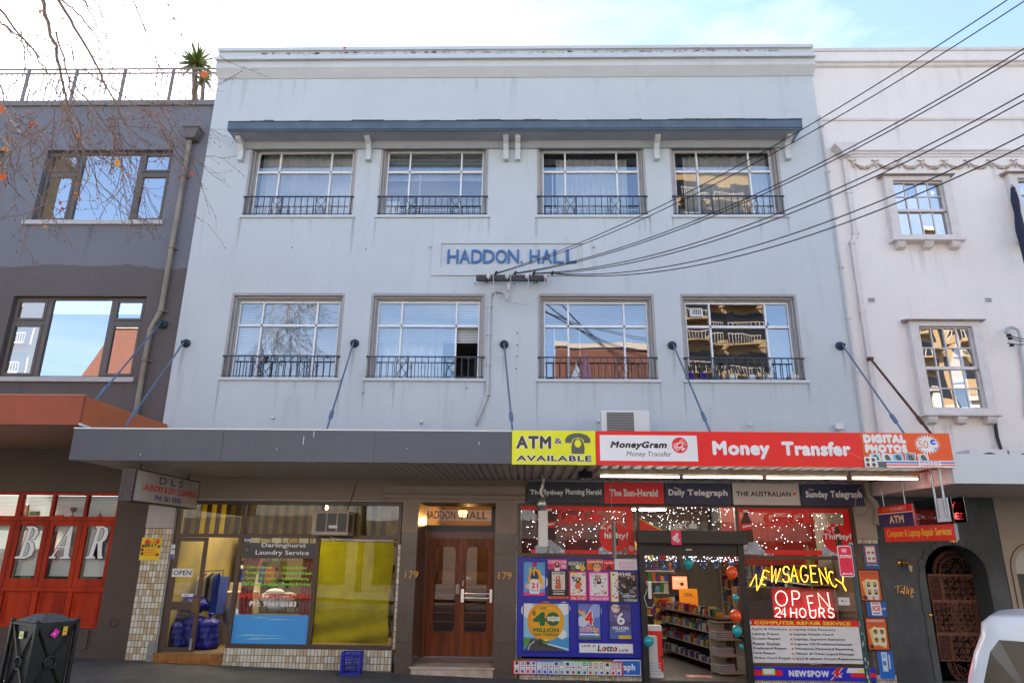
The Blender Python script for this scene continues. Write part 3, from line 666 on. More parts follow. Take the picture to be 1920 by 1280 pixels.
t, p = sign('open_sign', 'white OPEN sign hanging inside the laundry door glass', 'sign', 324, 1065, 360, 1081, -.005, th=.004)
p.text('OPEN', .06, .2, .94, .8, '#26282c', .02); p.build('lettering', t)
t, p = sign('push_label', 'small pale Push label on the laundry door rail', 'label', 341, 1112, 362, 1118, -.006, th=.003)
p.text('Push', .2, .15, .6, .85, '#333333'); p.build('lettering', t)
for i, (y, c_, lab) in enumerate(((1024, '#dcdce4', 'top white square sticker on the laundry door glass'), (1034, '#d6d4d8', 'middle white square sticker on the laundry door glass'), (1043, '#3a35a0', 'blue sticker lowest of three on the laundry door glass'))):
    t, p = sign('sticker', lab, 'sticker', 317+(-i), y-4, 328-i, y+4, -.004, 'stickers on the laundry glass', th=.002)
    p.rect(.05, .05, .95, .95, c_).rect(.2, .6, .8, .7, '#777788').rect(.2, .3, .7, .4, '#777788'); p.build('print', t)
t, p = sign('sticker', 'purple and white sticker at the top corner of the laundry window', 'sticker', 459, 1007, 470, 1014, Y0+.035, 'stickers on the laundry glass', th=.002)
p.rect(.08, .5, .92, .92, '#4a3fae').rect(.15, .15, .7, .35, '#8a86c4'); p.build('print', t)
t, p = sign('sticker', 'white square sticker under the purple one on the laundry window', 'sticker', 457, 1025, 468, 1035, Y0+.035, 'stickers on the laundry glass', th=.002)
p.rect(.15, .6, .8, .75, '#8b8b90').rect(.15, .25, .8, .4, '#8b8b90'); p.build('print', t)
# poster on the tiled pillar
t, p = sign('festival_poster', 'yellow poster with red and black lettering on the tiled pillar', 'poster', 267, 1007, 298, 1050, -.03, th=.006)
p.rect(0, 0, 1, 1, '#f2b705'); p.disc(.3, .8, .13, '#d8301c').disc(.8, .82, .1, '#d8301c').text('HEARD', .16, .73, .86, .85, '#c42a14', .03).text('BEAT', .2, .58, .8, .72, '#1c1a14', .04)
for i in range(5): p.rect(.22, .2+i*.07, .8, .235+i*.07, '#e07318')
for a, b_ in ((.12, .62), (.12, .28), (.9, .6), (.88, .25), (.1, .45)): p.disc(a, b_, .08, '#1c1a14', 10).disc(a+.01, b_-.03, .05, '#c42a14', 8)
p.text('FESTIVAL', .55, .9, .95, .95, '#4a3a10'); p.build('print', t)
# laundry window lettering: vinyl on the glass
X0, X1, Z0, Z1 = R(457, 1008, 580, 1208, Y0)
t = thing('window_lettering', 'laundry service window vinyl with white green and red words over a blue band', 'window sign', (X0, Y0+.04, Z0))
p = PR((X0, Y0+.04, Z0), (X1-X0, 0, 0), (0, 0, Z1-Z0))
p.rect(-.02, 0, 1, .265, '#3f93dd')
for k in range(9):
    z = random.uniform(.02, .25); a = random.uniform(0, .4); p.poly([(a, z), (a+random.uniform(.2, .55), z+.004), (a+.1, z+.012)], '#7fbcf0')
p.rect(0, .805, 1, .955, '#3b3a3c')
p.text('Darlinghurst', .24, .9, .83, .955, '#e9ecf2', .02).text('Laundry Service', .17, .825, .88, .885, '#e9ecf2', .02)
gq = '#7ed31e'
for i, (a_, b_) in enumerate((('- Delivery Service', '- Express Service'), ('- Domestic Laundry', '- Alteration & Repairs'), ('- Commercial Laundry', '- Leather Cleaning'), ('- Self Service Available', '- Pressing & Ironing'))):
    z = .695-i*.052; p.text(a_, .045-i*.006, z, .41+.035*i, z+.038, gq, .03, .1); p.text(b_, .53, z, (.86, .965, .91, .935)[i], z+.036, gq, .03, .1)
p.text('SAME DAY DRYCLEANING', .0, .42, .97, .468, '#ea2a1a', .035, .12).text('PH: 9361 0583', .17, .345, .78, .395, '#e9ecf2', .035)
p.build('vinyl_print', t)
# interior of the laundry
IX0, IX1 = A+.02, B-.02
rm = MB(); zi = zs+.002
rm.add([(IX0, .14, zi), (IX1, .14, zi), (IX1, 5, zi), (IX0, 5, zi)], [(0, 1, 2, 3)], M('laundry_floor', (.2, .13, .06), .5, var=.2))
m_lr = M('laundry_wall', (.17, .13, .075), .8, c2=(.28, .22, .06), scale=1.2)
rm.add([(IX0, 5, zi), (IX1, 5, zi), (IX1, 5, ZH+.2), (IX0, 5, ZH+.2)], [(0, 1, 2, 3)], m_lr)
rm.add([(IX0, .15, zi), (IX0, 5, zi), (IX0, 5, ZH+.2), (IX0, .15, ZH+.2)], [(0, 1, 2, 3)], m_lr)
rm.add([(IX1, .15, zi), (IX1, 5, zi), (IX1, 5, ZH+.2), (IX1, .15, ZH+.2)], [(3, 2, 1, 0)], m_lr)
rm.add([(IX0, .15, ZH+.2), (IX1, .15, ZH+.2), (IX1, 5, ZH+.2), (IX0, 5, ZH+.2)], [(3, 2, 1, 0)], m_room)
rm.build('laundry_room', None, flat)
m_yel = TL('yellow_cloth', (.44, .40, .008), (.30, .27, .006)); m_yb = TL('yellow_vane', (.8, .66, .03), (.7, .55, .03)); m_yd = TL('olive_vane', (.34, .27, .05), (.22, .17, .04)); m_yd2 = TL('dark_olive_vane', (.13, .095, .025), (.09, .06, .02))
# vertical vane blinds in the transom lights
vb = thing('vertical_blinds', 'yellow vertical vane blinds behind the laundry transom lights', 'blind', (IX0, .3, ZTB))
n = 46
for i in range(n):
    px = 318+(738-318)*i/n; x = W(px, 970, .3).x
    if 592 < px < 612: continue
    ang = .6 if px < 430 else .45 if px < 600 else .15
    br = 375 < px < 424 and i % 2
    w_ = .048; dx, dy = math.cos(ang)*w_, math.sin(ang)*w_
    MB().add([(x-dx, .3-dy, ZTB+.02), (x+dx, .3+dy, ZTB+.02), (x+dx, .3+dy, ZH+.1), (x-dx, .3-dy, ZH+.1), (x-dx, .303-dy, ZTB+.02), (x+dx, .303+dy, ZTB+.02), (x+dx, .303+dy, ZH+.1), (x-dx, .303-dy, ZH+.1)], [(0, 1, 2, 3), (7, 6, 5, 4)]).build('vane', m_yb if br else (m_yd if i % 2 else m_yd2), vb)
# yellow cloth in the right window
X0, X1, Z0, Z1 = R(596, 1010, 730, 1208, .2)
b = MB(); nx, nz = 24, 40; vs_ = []
for j in range(nz+1):
    for i in range(nx+1):
        s_, t_ = i/nx, j/nz
        y = .22+.012*math.sin(s_*9+t_*4)+.02*math.sin(t_*5+s_*2)+(.05*math.sin((s_*1.3+t_*7)*3.6)*min(1, (t_-.72)*5) if t_ > .72 else 0)
        vs_.append((X0+.02+(X1-X0-.06)*s_+(.02*math.sin(t_*7) if i == nx else 0), y, Z1-.03-(Z1-Z0-.04)*t_))
b.add(vs_, [(j*(nx+1)+i, (j+1)*(nx+1)+i, (j+1)*(nx+1)+i+1, j*(nx+1)+i+1) for j in range(nz) for i in range(nx)], None, True)
tag(b.build('yellow_cloth', m_yel), 'yellow green cloth sheet covering the right laundry window from inside', 'curtain')
tag(MB().tube([(X0, .2, Z1-.02), (X1+.04, .2, Z1-.04)], .012).build('curtain_rail', m_plast), 'white rail above the yellow cloth in the laundry window', 'rail')
# pink side drapes and pile of linen in the left window
m_pk = M('pink_check_drape', (.38, .09, .09), .9, c2=(.5, .2, .2), scale=26)
X0, X1, Z0, Z1 = R(457, 1040, 585, 1155, .35)
d1 = curtain(X0, X0+.33, Z0+.02, Z1, .4, m_pk, 'drape', None, 4, .03, .5); tag(d1, 'pink checked drape at the left side of the laundry window', 'drape')
d2 = curtain(X1-.28, X1, Z0+.02, Z1, .4, m_pk, 'drape', None, 4, .03, .5); tag(d2, 'pink checked drape at the right side of the laundry window', 'drape')
b = MB()
for k in range(9): b.sphere((X0+.65+random.uniform(-.22, .22), .62+random.uniform(-.05, .1), Z0+.1+random.uniform(0, .32)*(1-k*.05)), random.uniform(.1, .17), m_white if k % 4 else M('grey_linen', (.45, .45, .44), .9), 1.4, .8, .6, 10, 6)
tag(b.build('linen_pile', None), 'heap of white linen behind the laundry window lettering', 'linen')
bx('display_shelf', m_dark, flat, xm2+.05, xm3, .45, 1.1, Z0-.2, Z0-.02)
b = MB().box(X0+.55, X0+1.0, 1.2, 1.24, Z0+.6, Z1-.05).build('notice_board', M('notice_cream', (.4, .34, .22), .7)); tag(b, 'cream notice behind the laundry window above the linen pile', 'notice')
# laundry bags, rail of clothes, washing machine
m_bag = M('royal_blue_nylon', (.012, .022, .36), .45, c2=(.01, .015, .2), scale=5, bump=.5, bscale=14)
def bag(px, py, Y, r, h, lab, rx=1.0, lean=0):
    c_ = W(px, py, Y); z0 = zi; b = MB(); pr_ = [(0, 0), (r*.92, .01), (r, h*.15), (r*1.03, h*.5), (r*.95, h*.85), (r*.5, h*.97), (r*.15, h), (.0, h*1.04)]
    pr_ = [(0, 0), (r*.9, .01), (r, h*.08)]+[(r*(1.02+.05*math.sin(q*1.9)), h*(.12+.06*q)) for q in range(1, 12)]+[(r*.8, h*.86), (r*.45, h*.92), (r*.16, h*.95), (r*.12, h), (r*.3, h*1.06), (r*.2, h*1.1), (0, h*1.08)]
    b.lathe(pr_, (c_.x, Y, z0), (lean, 0, 1), 40); g_ = b.build('laundry_bag', m_bag)
    for v in g_.data.vertices:
        dx_, dy_ = v.co.x-c_.x, v.co.y-Y; th_ = math.atan2(dy_, dx_); f_ = 1+.07*math.sin(5*th_+v.co.z*9+px)+.045*math.sin(11*th_-v.co.z*21+px*2)+.03*math.sin(23*th_+v.co.z*6); v.co.x = c_.x+dx_*f_+.02*math.sin(v.co.z*11+px); v.co.y = Y+dy_*f_
    tag(g_, lab, 'laundry bag', 'blue laundry bags on the floor')
bag(330, 1190, .55, .16, .5, 'small bright blue laundry bag with white cord at the far left')
bag(362, 1190, .75, .24, .58, 'tall blue laundry bag standing behind the door glass')
bag(387, 1200, .6, .2, .56, 'blue laundry bag standing in the open doorway')
c_ = W(362, 1140, .85); b = MB().sphere((c_.x, .85, zi+.74), .3, None, 1.15, .9, .5, 36, 20); b.v = [(x+.012*math.sin(z*60+x*30), y+.02*math.sin(x*25), z+.018*math.sin(x*34+y*20)) for x, y, z in b.v]; tag(b.build('laundry_bag', m_bag), 'fat blue laundry bag lying on top of the standing ones', 'laundry bag', 'blue laundry bags on the floor')
rk = thing('clothes_rail', 'chrome clothes rail crowded with garments inside the laundry door', 'clothes rail', (W(405, 1200, 1.2).x, 1.2, zi))
a_, z_ = W(383, 1070, 1.2), W(420, 1068, 1.0)
MB().tube([a_, z_], .014).tube([z_, (z_.x-.12, 1.0, zi+.02)], .014).tube([a_, (a_.x-.05, 1.2, zi+.02)], .014).tube([(z_.x-.2, 1.0, zi+.03), (z_.x+.1, 1.0, zi+.03)], .016).build('frame', m_steel, rk)
cols = ['white', 'red', 'cream', 'dark', 'grey', 'blue']
cd_ = {'white': (.6, .6, .6), 'red': (.3, .03, .04), 'cream': (.45, .4, .3), 'dark': (.02, .02, .025), 'grey': (.2, .2, .22), 'blue': (.02, .05, .35)}
for i, cn in enumerate(cols):
    s_ = (i+.5)/len(cols); q = a_.lerp(z_, s_); h = random.uniform(.65, .85); w_ = .065
    b = MB().add([(q.x-.012, q.y-.1, q.z-.04), (q.x+.012, q.y-.1, q.z-.04), (q.x+w_, q.y-.2, q.z-.12), (q.x+w_*.9, q.y-.2, q.z-h), (q.x-w_, q.y-.22, q.z-h+.03), (q.x-w_, q.y-.2, q.z-.12)], [(0, 5, 4, 3, 2, 1)]).add([(q.x-w_, q.y-.2, q.z-.12), (q.x-w_, q.y-.22, q.z-h+.03), (q.x-w_, q.y+.2, q.z-h), (q.x-w_, q.y+.2, q.z-.12)], [(3, 2, 1, 0)]).add([(q.x+w_, q.y-.2, q.z-.12), (q.x+w_*.9, q.y-.2, q.z-h), (q.x+w_, q.y+.2, q.z-h), (q.x+w_, q.y+.2, q.z-.12)], [(0, 1, 2, 3)])
    tag(b.build('garment', M('cloth_'+cn, cd_[cn], .85, var=.3, scale=12)), {'white': 'white garment at the left end of the clothes rail', 'red': 'dark red garment second from the left on the clothes rail', 'cream': 'cream garment third from the left on the clothes rail', 'dark': 'black garment hanging in the middle of the clothes rail', 'grey': 'grey garment between black ones on the clothes rail', 'blue': 'blue garment at the right end of the clothes rail'}[cn], 'garment', 'garments on the clothes rail')
c_ = W(418, 1150, 1.3)
wm = thing('washing_machine', 'beige laundry machine with a control panel inside the doorway', 'washing machine', (c_.x, 1.5, zi))
MB().box(c_.x-.12, c_.x+.5, 1.25, 1.85, zi, zi+.95).build('cabinet', M('beige_enamel', (.42, .36, .27), .4, var=.1), wm, bev=.02)
MB().box(c_.x-.1, c_.x+.48, 1.7, 1.84, zi+.951, zi+1.1).build('control_panel', M('cream_panel', (.5, .45, .36), .4), wm)
MB().lathe([(0, -.01), (.16, -.01), (.18, 0)], (c_.x+.2, 1.25, zi+.5), (0, 1, 0)).build('door', m_steel, wm)
b = MB()
for k in range(7): b.box(c_.x-.1+k*.1, c_.x+.02+k*.1, 1.9, 2.2, zi+1.1, zi+1.25+random.uniform(0, .3), M('cloth_'+random.choice(list(cd_)), (.2, .2, .2), .8))
tag(b.build('folded_stack', None), 'stack of folded dark laundry behind the machine', 'laundry')
# warm lamps: the photo shows a small lit lamp behind the transom and yellow light inside
lamp = thing('ceiling_lamp', 'small glowing warm lamp behind the laundry transom light', 'lamp', (W(606, 950, .6).x, .6, ZH-.1))
MB().sphere((W(612, 951, .6).x, .6, W(612, 951, .6).z), .035, EM('warm_bulb', (1, .72, .3), 22)).sphere((W(597, 950, .6).x, .6, W(597, 950, .6).z), .018).build('bulb', EM('warm_bulb', (1, .72, .3), 22), lamp)
def area(name, loc, sx, sy, e, c, down=True):
    l_ = bpy.data.lights.new(name, 'AREA'); l_.shape = 'RECTANGLE'; l_.size = sx; l_.size_y = sy; l_.energy = e; l_.color = c
    o = bpy.data.objects.new(name, l_); C.objects.link(o); o.location = loc; return o
area('laundry_light', (A+1.6, 1.7, ZH+.15), 3.2, 1.8, 42, (1, .84, .5))
# cluttered back shelving of the laundry
lsh = thing('laundry_shelving', 'dim shelving of parcels at the back of the laundry', 'shelving', ((IX0+IX1)/2, 2.6, zi))
q = MB()
for l_ in range(6):
    bx('shelf', m_dark, lsh, IX0+.1, IX1-.1, 2.6, 3.0, zi+.35*l_+.1, zi+.35*l_+.12); x = IX0+.15
    while x < IX1-.3:
        w_ = random.uniform(.08, .28); h = random.uniform(.1, .3); q.box(x, x+w_*.9, 2.62, 2.9, zi+.35*l_+.121, zi+.35*l_+.12+h, random.choice((M('parcel_brown', (.07, .045, .025), .8), M('parcel_black', (.02, .02, .022), .7), M('parcel_grey', (.09, .085, .08), .8), M('parcel_olive', (.06, .055, .02), .8)))); x += w_
q.build('parcels', None, lsh, kind='stuff')
# --- Haddon Hall entrance -----------------------------------------------------
DL, DR = h_door[0], h_door[1]; YD = 1.05
ent = bx('entrance', m_dark, flat, DL-.25, DR+.25, YD+.9, YD+.95, 0, 3.2)
zst = W(850, 1249, 0).z
mst = MB().box(DL-.03, DR+.03, -.07, YD, zst-.035, zst).build('marble_step', m_marble, flat, bev=.008)
bx('step_riser', m_marble, mst, DL-.0, DR+.0, -.045, -.0, -.1, zst-.036)
for i in range(6):
    for j in range(3): bx('marble_tile', M('marble_%d' % ((i*2+j*3) % 4), ((.55, .5, .44), (.45, .33, .24), (.6, .56, .5), (.38, .3, .23))[(i*2+j*3) % 4], .35, var=.2, scale=6), mst, DL+.02+(DR-DL-.04)*i/6, DL+.02+(DR-DL-.04)*(i+1)/6-.004, .08+j*.3, .08+j*.3+.295, zst+.0005, zst+.003)
# dark granite pilasters with capitals
zcap = W(760, 998).z; zm = W(760, 1035).z; zm2 = W(760, 1202).z
for s_, (pa, pb) in enumerate(((746, 781), (928, 963))):
    a, c = W(pa, 1100).x, W(pb, 1100).x
    if s_ == 0: a = W(748.5, 1100).x+.002; c = DL
    else: a = DR; c = XA-.03
    pl = bx('granite_pilaster', m_gran, flat, a, c, -.06, .0, -.1, zm2-.004)
    bx('granite_slab', m_gran, pl, a, c, -.06, 0, zm2, zm-.004); bx('granite_slab', m_gran, pl, a, c, -.06, 0, zm, zcap)
    cp = bx('capital', m_sand, pl, a, c, -.075, 0, zcap+.002, ZH-.0)
    fr_rect(MB(), a+.06, c-.06, zcap+.08, ZH-.08, -.088, -.076, .03).build('capital_moulding', m_sand, pl)
    for q in range(3): bx('flute', m_sand, pl, a+.12+q*.04, a+.135+q*.04, -.084, -.076, zcap+.13, ZH-.13)
    # numbers
    xc = (a+c)/2; zz = W(850, 1077).z
    n_ = PR((a+.07 if s_ else a+.1, -.062, zz-.065), (.24, 0, 0), (0, 0, .13)); n_.text('179', 0, 0, 1, 1, M('gold_paint', (.75, .36, .03), .4, var=.2), .01); n_.build('street_number', pl)
# entablature
MB().extx([(0, ZH-.0), (-.08, ZH), (-.08, ZH+.06), (-.11, ZH+.07), (-.11, ZH+.13), (-.16, ZH+.16), (-.2, ZH+.24), (-.2, ZH+.29), (0, ZH+.29)], W(722, 930).x, W(985, 930).x).build('entablature', m_sand, flat, recalc=True)
for xx in (DL, DR-.002): bx('jamb', m_gran, flat, xx, xx+.002, 0, YD, zst, ZH)
bx('porch_ceiling', m_soffb, flat, DL, DR, .0, YD, ZH-.004, ZH-.001)
# transom with lettering
zt_ = W(850, 996, YD).z; zh_ = ZH
tb = MB(); ta, tb_ = DL+.005, DR-.005; X0, X1, Z0, Z1 = R(789, 946, 921, 985, YD)
tb.wall(ta, tb_, zt_, ZH+.1, [(X0, X1, Z0, Z1)], YD, YD+.06)
tr_ = tb.build('entrance_transom', M('very_dark_timber', (.025, .018, .014), .4), flat)
pane(X0, X1, Z0, Z1, YD+.04, GL('transom_glass', .02, (.95, .85, .7)), tr_, t=0)
p = PR((X0, YD+.035, Z0), (X1-X0, 0, 0), (0, 0, Z1-Z0))
p.text('HADDON', .06, .32, .49, .72, '#15110d', .012).text('HALL', .58, .32, .94, .72, '#15110d', .012); p.build('lettering', tr_)
# the double door
dt, dbm = zt_-.002, zst+.004; xc = (ta+tb_)/2
md = M('varnished_door_frame', (.2, .05, .01), .4, coat=.3, var=.2)
df = MB().box(ta, ta+.06, YD, YD+.1, dbm, dt).box(tb_-.06, tb_, YD, YD+.1, dbm, dt).box(ta+.06, tb_-.06, YD, YD+.1, dt-.13, dt).extr([(xc-.35, dt-.02), (xc-.2, dt-.07), (xc, dt-.09), (xc+.2, dt-.07), (xc+.35, dt-.02), (xc, dt-.035)], YD-.012, YD).build('entrance_door_frame', md, flat)
m_hall = GL('door_glass', .06, (.42, .36, .3))
for s_ in (0, 1):
    a, c = (ta+.062, xc-.003) if s_ == 0 else (xc+.003, tb_-.062); z0, z1 = dbm+.01, dt-.132
    g0, g1, h0, h1 = a+.14, c-.1, z0+.42, z1-.15
    if s_: g0, g1 = a+.09, c-.13
    pts = []; r_ = .09
    for (cx_, cz_, st_) in ((g1-r_, h1-r_, 0), (g0+r_, h1-r_, 90), (g0+r_, h0+r_, 180), (g1-r_, h0+r_, 270)):
        pts += [(cx_+r_*math.cos(rad(st_+q*22.5)), cz_+r_*math.sin(rad(st_+q*22.5))) for q in range(5)]
    outer = [(c, z1), (a, z1), (a, z0), (c, z0)]; b = MB(); yv = YD+.03
    n = len(pts)  # 20 points, 5 per corner
    vs_ = [(x, yv, z) for x, z in pts]+[(x, yv, z) for x, z in outer]+[(x, yv+.04, z) for x, z in pts]
    f = []
    for q in range(4):
        for i in range(4): f.append((q*5+i, q*5+i+1, n+q))
        f.append((q*5+4, (q*5+5) % n, n+(q+1) % 4, n+q))
    f += [(i, n+4+i, n+4+(i+1) % n, (i+1) % n) for i in range(n)]
    b.add(vs_, f); b.box(a, a+.001, yv, yv+.04, z0, z1)
    lf = b.build('entrance_door', m_door, flat, recalc=False)
    MB().add([(x, yv+.025, z) for x, z in pts], [list(range(n))]).build('pane', m_hall, lf)
    bd = MB().tube([(x, yv-.004, z) for x, z in pts]+[(pts[0][0], yv-.004, pts[0][1])], .008, 5).build('glass_bead', md, lf)
    if s_:
        hz = W(890, 1116, YD).z
        MB().tube([(a+.05, yv-.07, hz+.04), (c-.03, yv-.07, hz+.04)], .014).tube([(a+.05, yv-.07, hz-.04), (c-.03, yv-.07, hz-.04)], .014).box(a+.02, a+.08, yv-.085, yv-.002, hz-.12, hz+.12).box(c-.07, c-.02, yv-.085, yv-.002, hz-.12, hz+.12).build('push_bar', M('bright_chrome', (.75, .75, .76), .2, 1), lf)
        MB().lathe([(0, -.02), (.02, -.02), (.024, 0)], (a+.05, yv, hz+.33), (0, 1, 0)).box(a+.035, a+.05, yv-.015, yv, hz+.17, hz+.27).build('lock', m_steel, lf)
        bx('name_label', m_plast, lf, a+.1, a+.2, yv+.012, yv+.02, hz+.3, hz+.34)
    else: bx('entry_keypad', M('beige_keypad', (.5, .42, .36), .4), lf, c-.09, c-.01, yv-.03, yv-.001, W(856, 1104, YD).z-.09, W(856, 1104, YD).z+.09, bev=.006)
# hallway behind the doors: stairs up and a warm lamp seen in the transom
hl = MB()
hl.box(DL-.2, DL-.15, YD+.2, 5, 0, 3.4).box(DR+.15, DR+.2, YD+.2, 5, 0, 3.4).box(DL-.15, DR+.15, 5, 5.05, 0, 3.4).box(DL-.15, DR+.15, YD+.2, 5, 3.35, 3.4)
hl.build('hallway', M('hall_wall', (.2, .13, .08), .7, var=.15), flat)
bpy.data.objects.remove(ent)
for i in range(9): bx('stair_tread', M('stair_marble', (.28, .2, .13), .5, var=.15), flat, DL-.1, DR+.1, 1.9+i*.28, 2.2+i*.28, zst+i*.16, zst+.16+i*.16)
hlmp = W(868, 963, 2.2)
hl_ = thing('hall_lamp', 'glowing amber lamp shade seen through the entrance transom', 'lamp', hlmp)
MB().lathe([(.0, -.06), (.07, -.05), (.1, .06), (0, .07)], hlmp, seg=14).build('shade', EM('amber_shade', (1, .5, .08), 6), hl_)
MB().tube([hlmp+Vector((0, 0, .06)), (hlmp.x, 2.2, 3.3)], .006).build('cord', m_black, hl_)
pl_ = bpy.data.lights.new('hall_light', 'POINT'); pl_.energy = 16; pl_.color = (1, .6, .25); pl_.shadow_soft_size = .08
po = bpy.data.objects.new('hall_light', pl_); C.objects.link(po); po.location = hlmp+Vector((0, 1.3, -.1))
# ================================================================= AWNING
YF = -2.6
AL, AR = -7.05, W(1783, 873, YF).x
zf0, zf1 = 3.385, 3.86
aw = thing('street_awning', 'long flat suspended awning with grey fascia over the two shops', 'awning', (AL, YF, zf0))
bx('fascia', m_fascia, aw, AL, AR, YF, YF+.05, zf0-.005, zf1)
for k in range(1, 3): bx('fascia_joint', m_black, aw, AL+k*2.35, AL+k*2.35+.006, YF-.003, YF+.001, zf0, zf1)
for x_, z_, h_ in ((AL+3.2, zf1-.3, .02), (AL+3.6, zf1-.22, .13), (AL+3.75, zf1-.1, .09), (AL+1.1, zf0+.08, .02), (AL+5.2, zf0+.2, .015), (AL+6.3, zf1-.2, .05)): bx('paint_drip', m_white, aw, x_, x_+.008, YF-.0025, YF+.001, z_, z_+h_)
bx('fascia_trim', m_white, aw, AL-.004, W(960, 810, YF).x, YF-.012, YF+.06, zf1+.001, zf1+.022)
bx('side_fascia', m_fascia, aw, AL, AL+.04, YF+.051, -.04, zf0, zf1)
bx('side_fascia', m_rust, aw, AR-.04, AR, YF+.051, -.04, zf0, zf1)
MB().add([(AL+.04, YF+.05, zf1-.08), (AR-.04, YF+.05, zf1-.08), (AR-.04, -.003, zf1+.03-.02), (AL+.04, -.003, zf1+.03-.02)], [(0, 1, 2, 3)]).build('roof_sheet', m_steel, aw)
xs_ = AL+.045; src1 = src2 = None; XSPL = W(985, 880, -1.3).x
while xs_ < AR-.06:
    big = xs_ > XSPL; w_ = .175 if big else .118
    w_ = min(w_, AR-.045-xs_)
    key = 'b' if big else 's'
    if w_ < (.175 if big else .118)-1e-6: break
    src = src2 if big else src1
    if src is None:
        b = MB()
        if not big: b.extr([(0, .03), (.006, 0), (w_-.03, 0), (w_-.024, .03), (w_-.002, .03), (w_-.002, .04), (0, .04)], YF+.052, -.004)
        else: b.extr([(0, .045), (.02, .0), (w_-.06, 0), (w_-.04, .045), (w_-.002, .045), (w_-.002, .05), (0, .05)], YF+.052, -.004)
        src = mesh_at('soffit_board', b, m_soff, aw, (xs_, 0, zf0+.003))
        if big: src2 = src
        else: src1 = src
    else: inst(src, (xs_, 0, zf0+.003), aw)
    xs_ += w_
MB().box(AL+.05, AR-.05, YF+.06, -.01, zf0+.07, zf0+.09).build('deck_lining', m_soffb, aw)
# tie rods
def tie(ax, ay, bx_, by, lab, mat=m_rod, rust=False, Yb=-2.35):
    a = W(ax, ay, -.1); b_ = W(bx_, by, Yb); t = thing('awning_tie_rod', lab, 'tie rod', (a.x, 0, a.z), 'tie rods holding up the awnings')
    d = (b_-a).normalized()
    MB().tube([a, b_-d*0], .016 if not rust else .022, 8).build('rod', mat, t)
    k = MB().lathe([(0, -.05), (.05, -.05), (.085, -.03), (.09, 0), (0, 0)], (a.x, 0, a.z), (0, 1, 0), 16); k.build('wall_plate', M('anchor_paint', (.03, .05, .08), .45, .3, var=.3) if not rust else mat, t) if not rust else None
    MB().bar((a.x, -.0, a.z), a, .05).lathe([(0, -.05), (.035, -.05), (.035, .05), (0, .05)], a, (1, 0, 0), 8).build('clevis', M('anchor_paint', (.03, .05, .08), .45, .3, var=.3) if not rust else mat, t)
    q = b_-d*.42; MB().tube([q-d*.14, q-d*.1, q+d*.1, q+d*.14], [.018, .034, .034, .018], 6).build('turnbuckle', mat, t)
tie(345, 641, 235, 799, 'blue grey tie rod from the left corner of the blue facade')
tie(663, 641, 613, 804, 'blue grey tie rod between the two left lower windows')
tie(945, 643, 961, 808, 'blue grey tie rod near the middle beside the white conduit')
tie(1262, 645, 1331, 808, 'blue grey tie rod ending above the words Money Transfer')
tie(1579, 646, 1695, 812, 'blue grey tie rod at the right corner of the blue facade')
# ------------------------------------------------------------- fascia signs
YS = YF-.03
def fsign(name, label, x0, x1, bg, group='advertising panels along the awning fascia'):
    X0 = W(x0, 840, YS).x; X1 = W(x1, 840, YS).x; t = thing(name, label, 'sign', (X0, YS, zf0-.02), group)
    bx('panel', M('panel_edge', (.2, .2, .2), .5), t, X0, X1, YS+.002, YF-.001, zf0-.02, zf1+.02)
    p = PR((X0, YS, zf0-.02), (X1-X0, 0, 0), (0, 0, zf1-zf0+.04)); p.rect(0, 0, 1, 1, bg); return t, p
t, p = fsign('atm_sign', 'yellow sign reading ATM & AVAILABLE with a telephone symbol', 960, 1116.5, '#f2dc05')
p.otext('ATM', .05, .46, .47, .84, '#2c2926', '#f4f4f0', .03, .045).otext('&', .51, .61, .6, .78, '#2c2926', '#f4f4f0', .02, .02).otext('AVAILABLE', .055, .1, .95, .265, '#2c2926', '#f4f4f0', .03, .035)
dk = '#4a4f48'
p.poly([(.64, .64)]+[(.79-.15*math.cos(rad(k)), .72+.21*math.sin(rad(k))) for k in range(0, 181, 15)]+[(.94, .64), (.865, .64), (.86, .72)]+[(.79+.065*math.cos(rad(k)), .72+.07*math.sin(rad(k))) for k in range(20, 161, 20)]+[(.72, .72), (.715, .64)], dk)
p.poly([(.715, .32), (.865, .32), (.87, .5), (.855, .66), (.83, .76), (.75, .76), (.725, .66), (.71, .5)], dk).disc(.79, .62, .04, '#f2dc05', 20, .115)
p.build('print', t)
t, p = fsign('money_transfer_sign', 'long red sign with a white money transfer panel and big white words', 1117, 1616, '#e8120c')
p.rect(.016, .13, .384, .88, '#f2f3f6')
p.text('MoneyGram', .055, .45, .27, .7, '#1d1b1c', .05, .25).text('Money Transfer', .115, .22, .285, .41, '#2a2829', .0, .2).text('.', .272, .48, .276, .5, '#1d1b1c')
p.disc(.318, .595, .03, '#e0201c', 28)
for a_ in (0, .5, 1.0): p.line([(.318+.024*math.cos(t_*.35)*math.cos(a_)-.008*math.sin(t_*.35)*math.sin(a_), .595+(.024*math.cos(t_*.35)*math.sin(a_)+.008*math.sin(t_*.35)*math.cos(a_))*p.U/p.V) for t_ in range(0, 16)], .008, '#f6e6e6')
p.poly([(.322, .5), (.342, .52), (.326, .42)], '#f6e6e6')
p.text('Money', .44, .17+.03, .655, .73, '#f6f6fa', .05).text('Transfer', .7, .31, .957, .73, '#f6f6fa', .05); p.line([(.9, .62), (.998, .22)], .006, '#f07a74')
p.build('print', t)
t, p = fsign('digital_photos_sign', 'orange sign reading DIGITAL PHOTOS with a white starburst price', 1616.5, 1784, '#ee4d0c')
p.otext('DIGITAL', .03, .7, .5, .95, '#dfe2ee', '#f6f6fa', .02, .06).otext('PHOTOS', .035, .42, .5, .66, '#dfe2ee', '#f6f6fa', .02, .06)
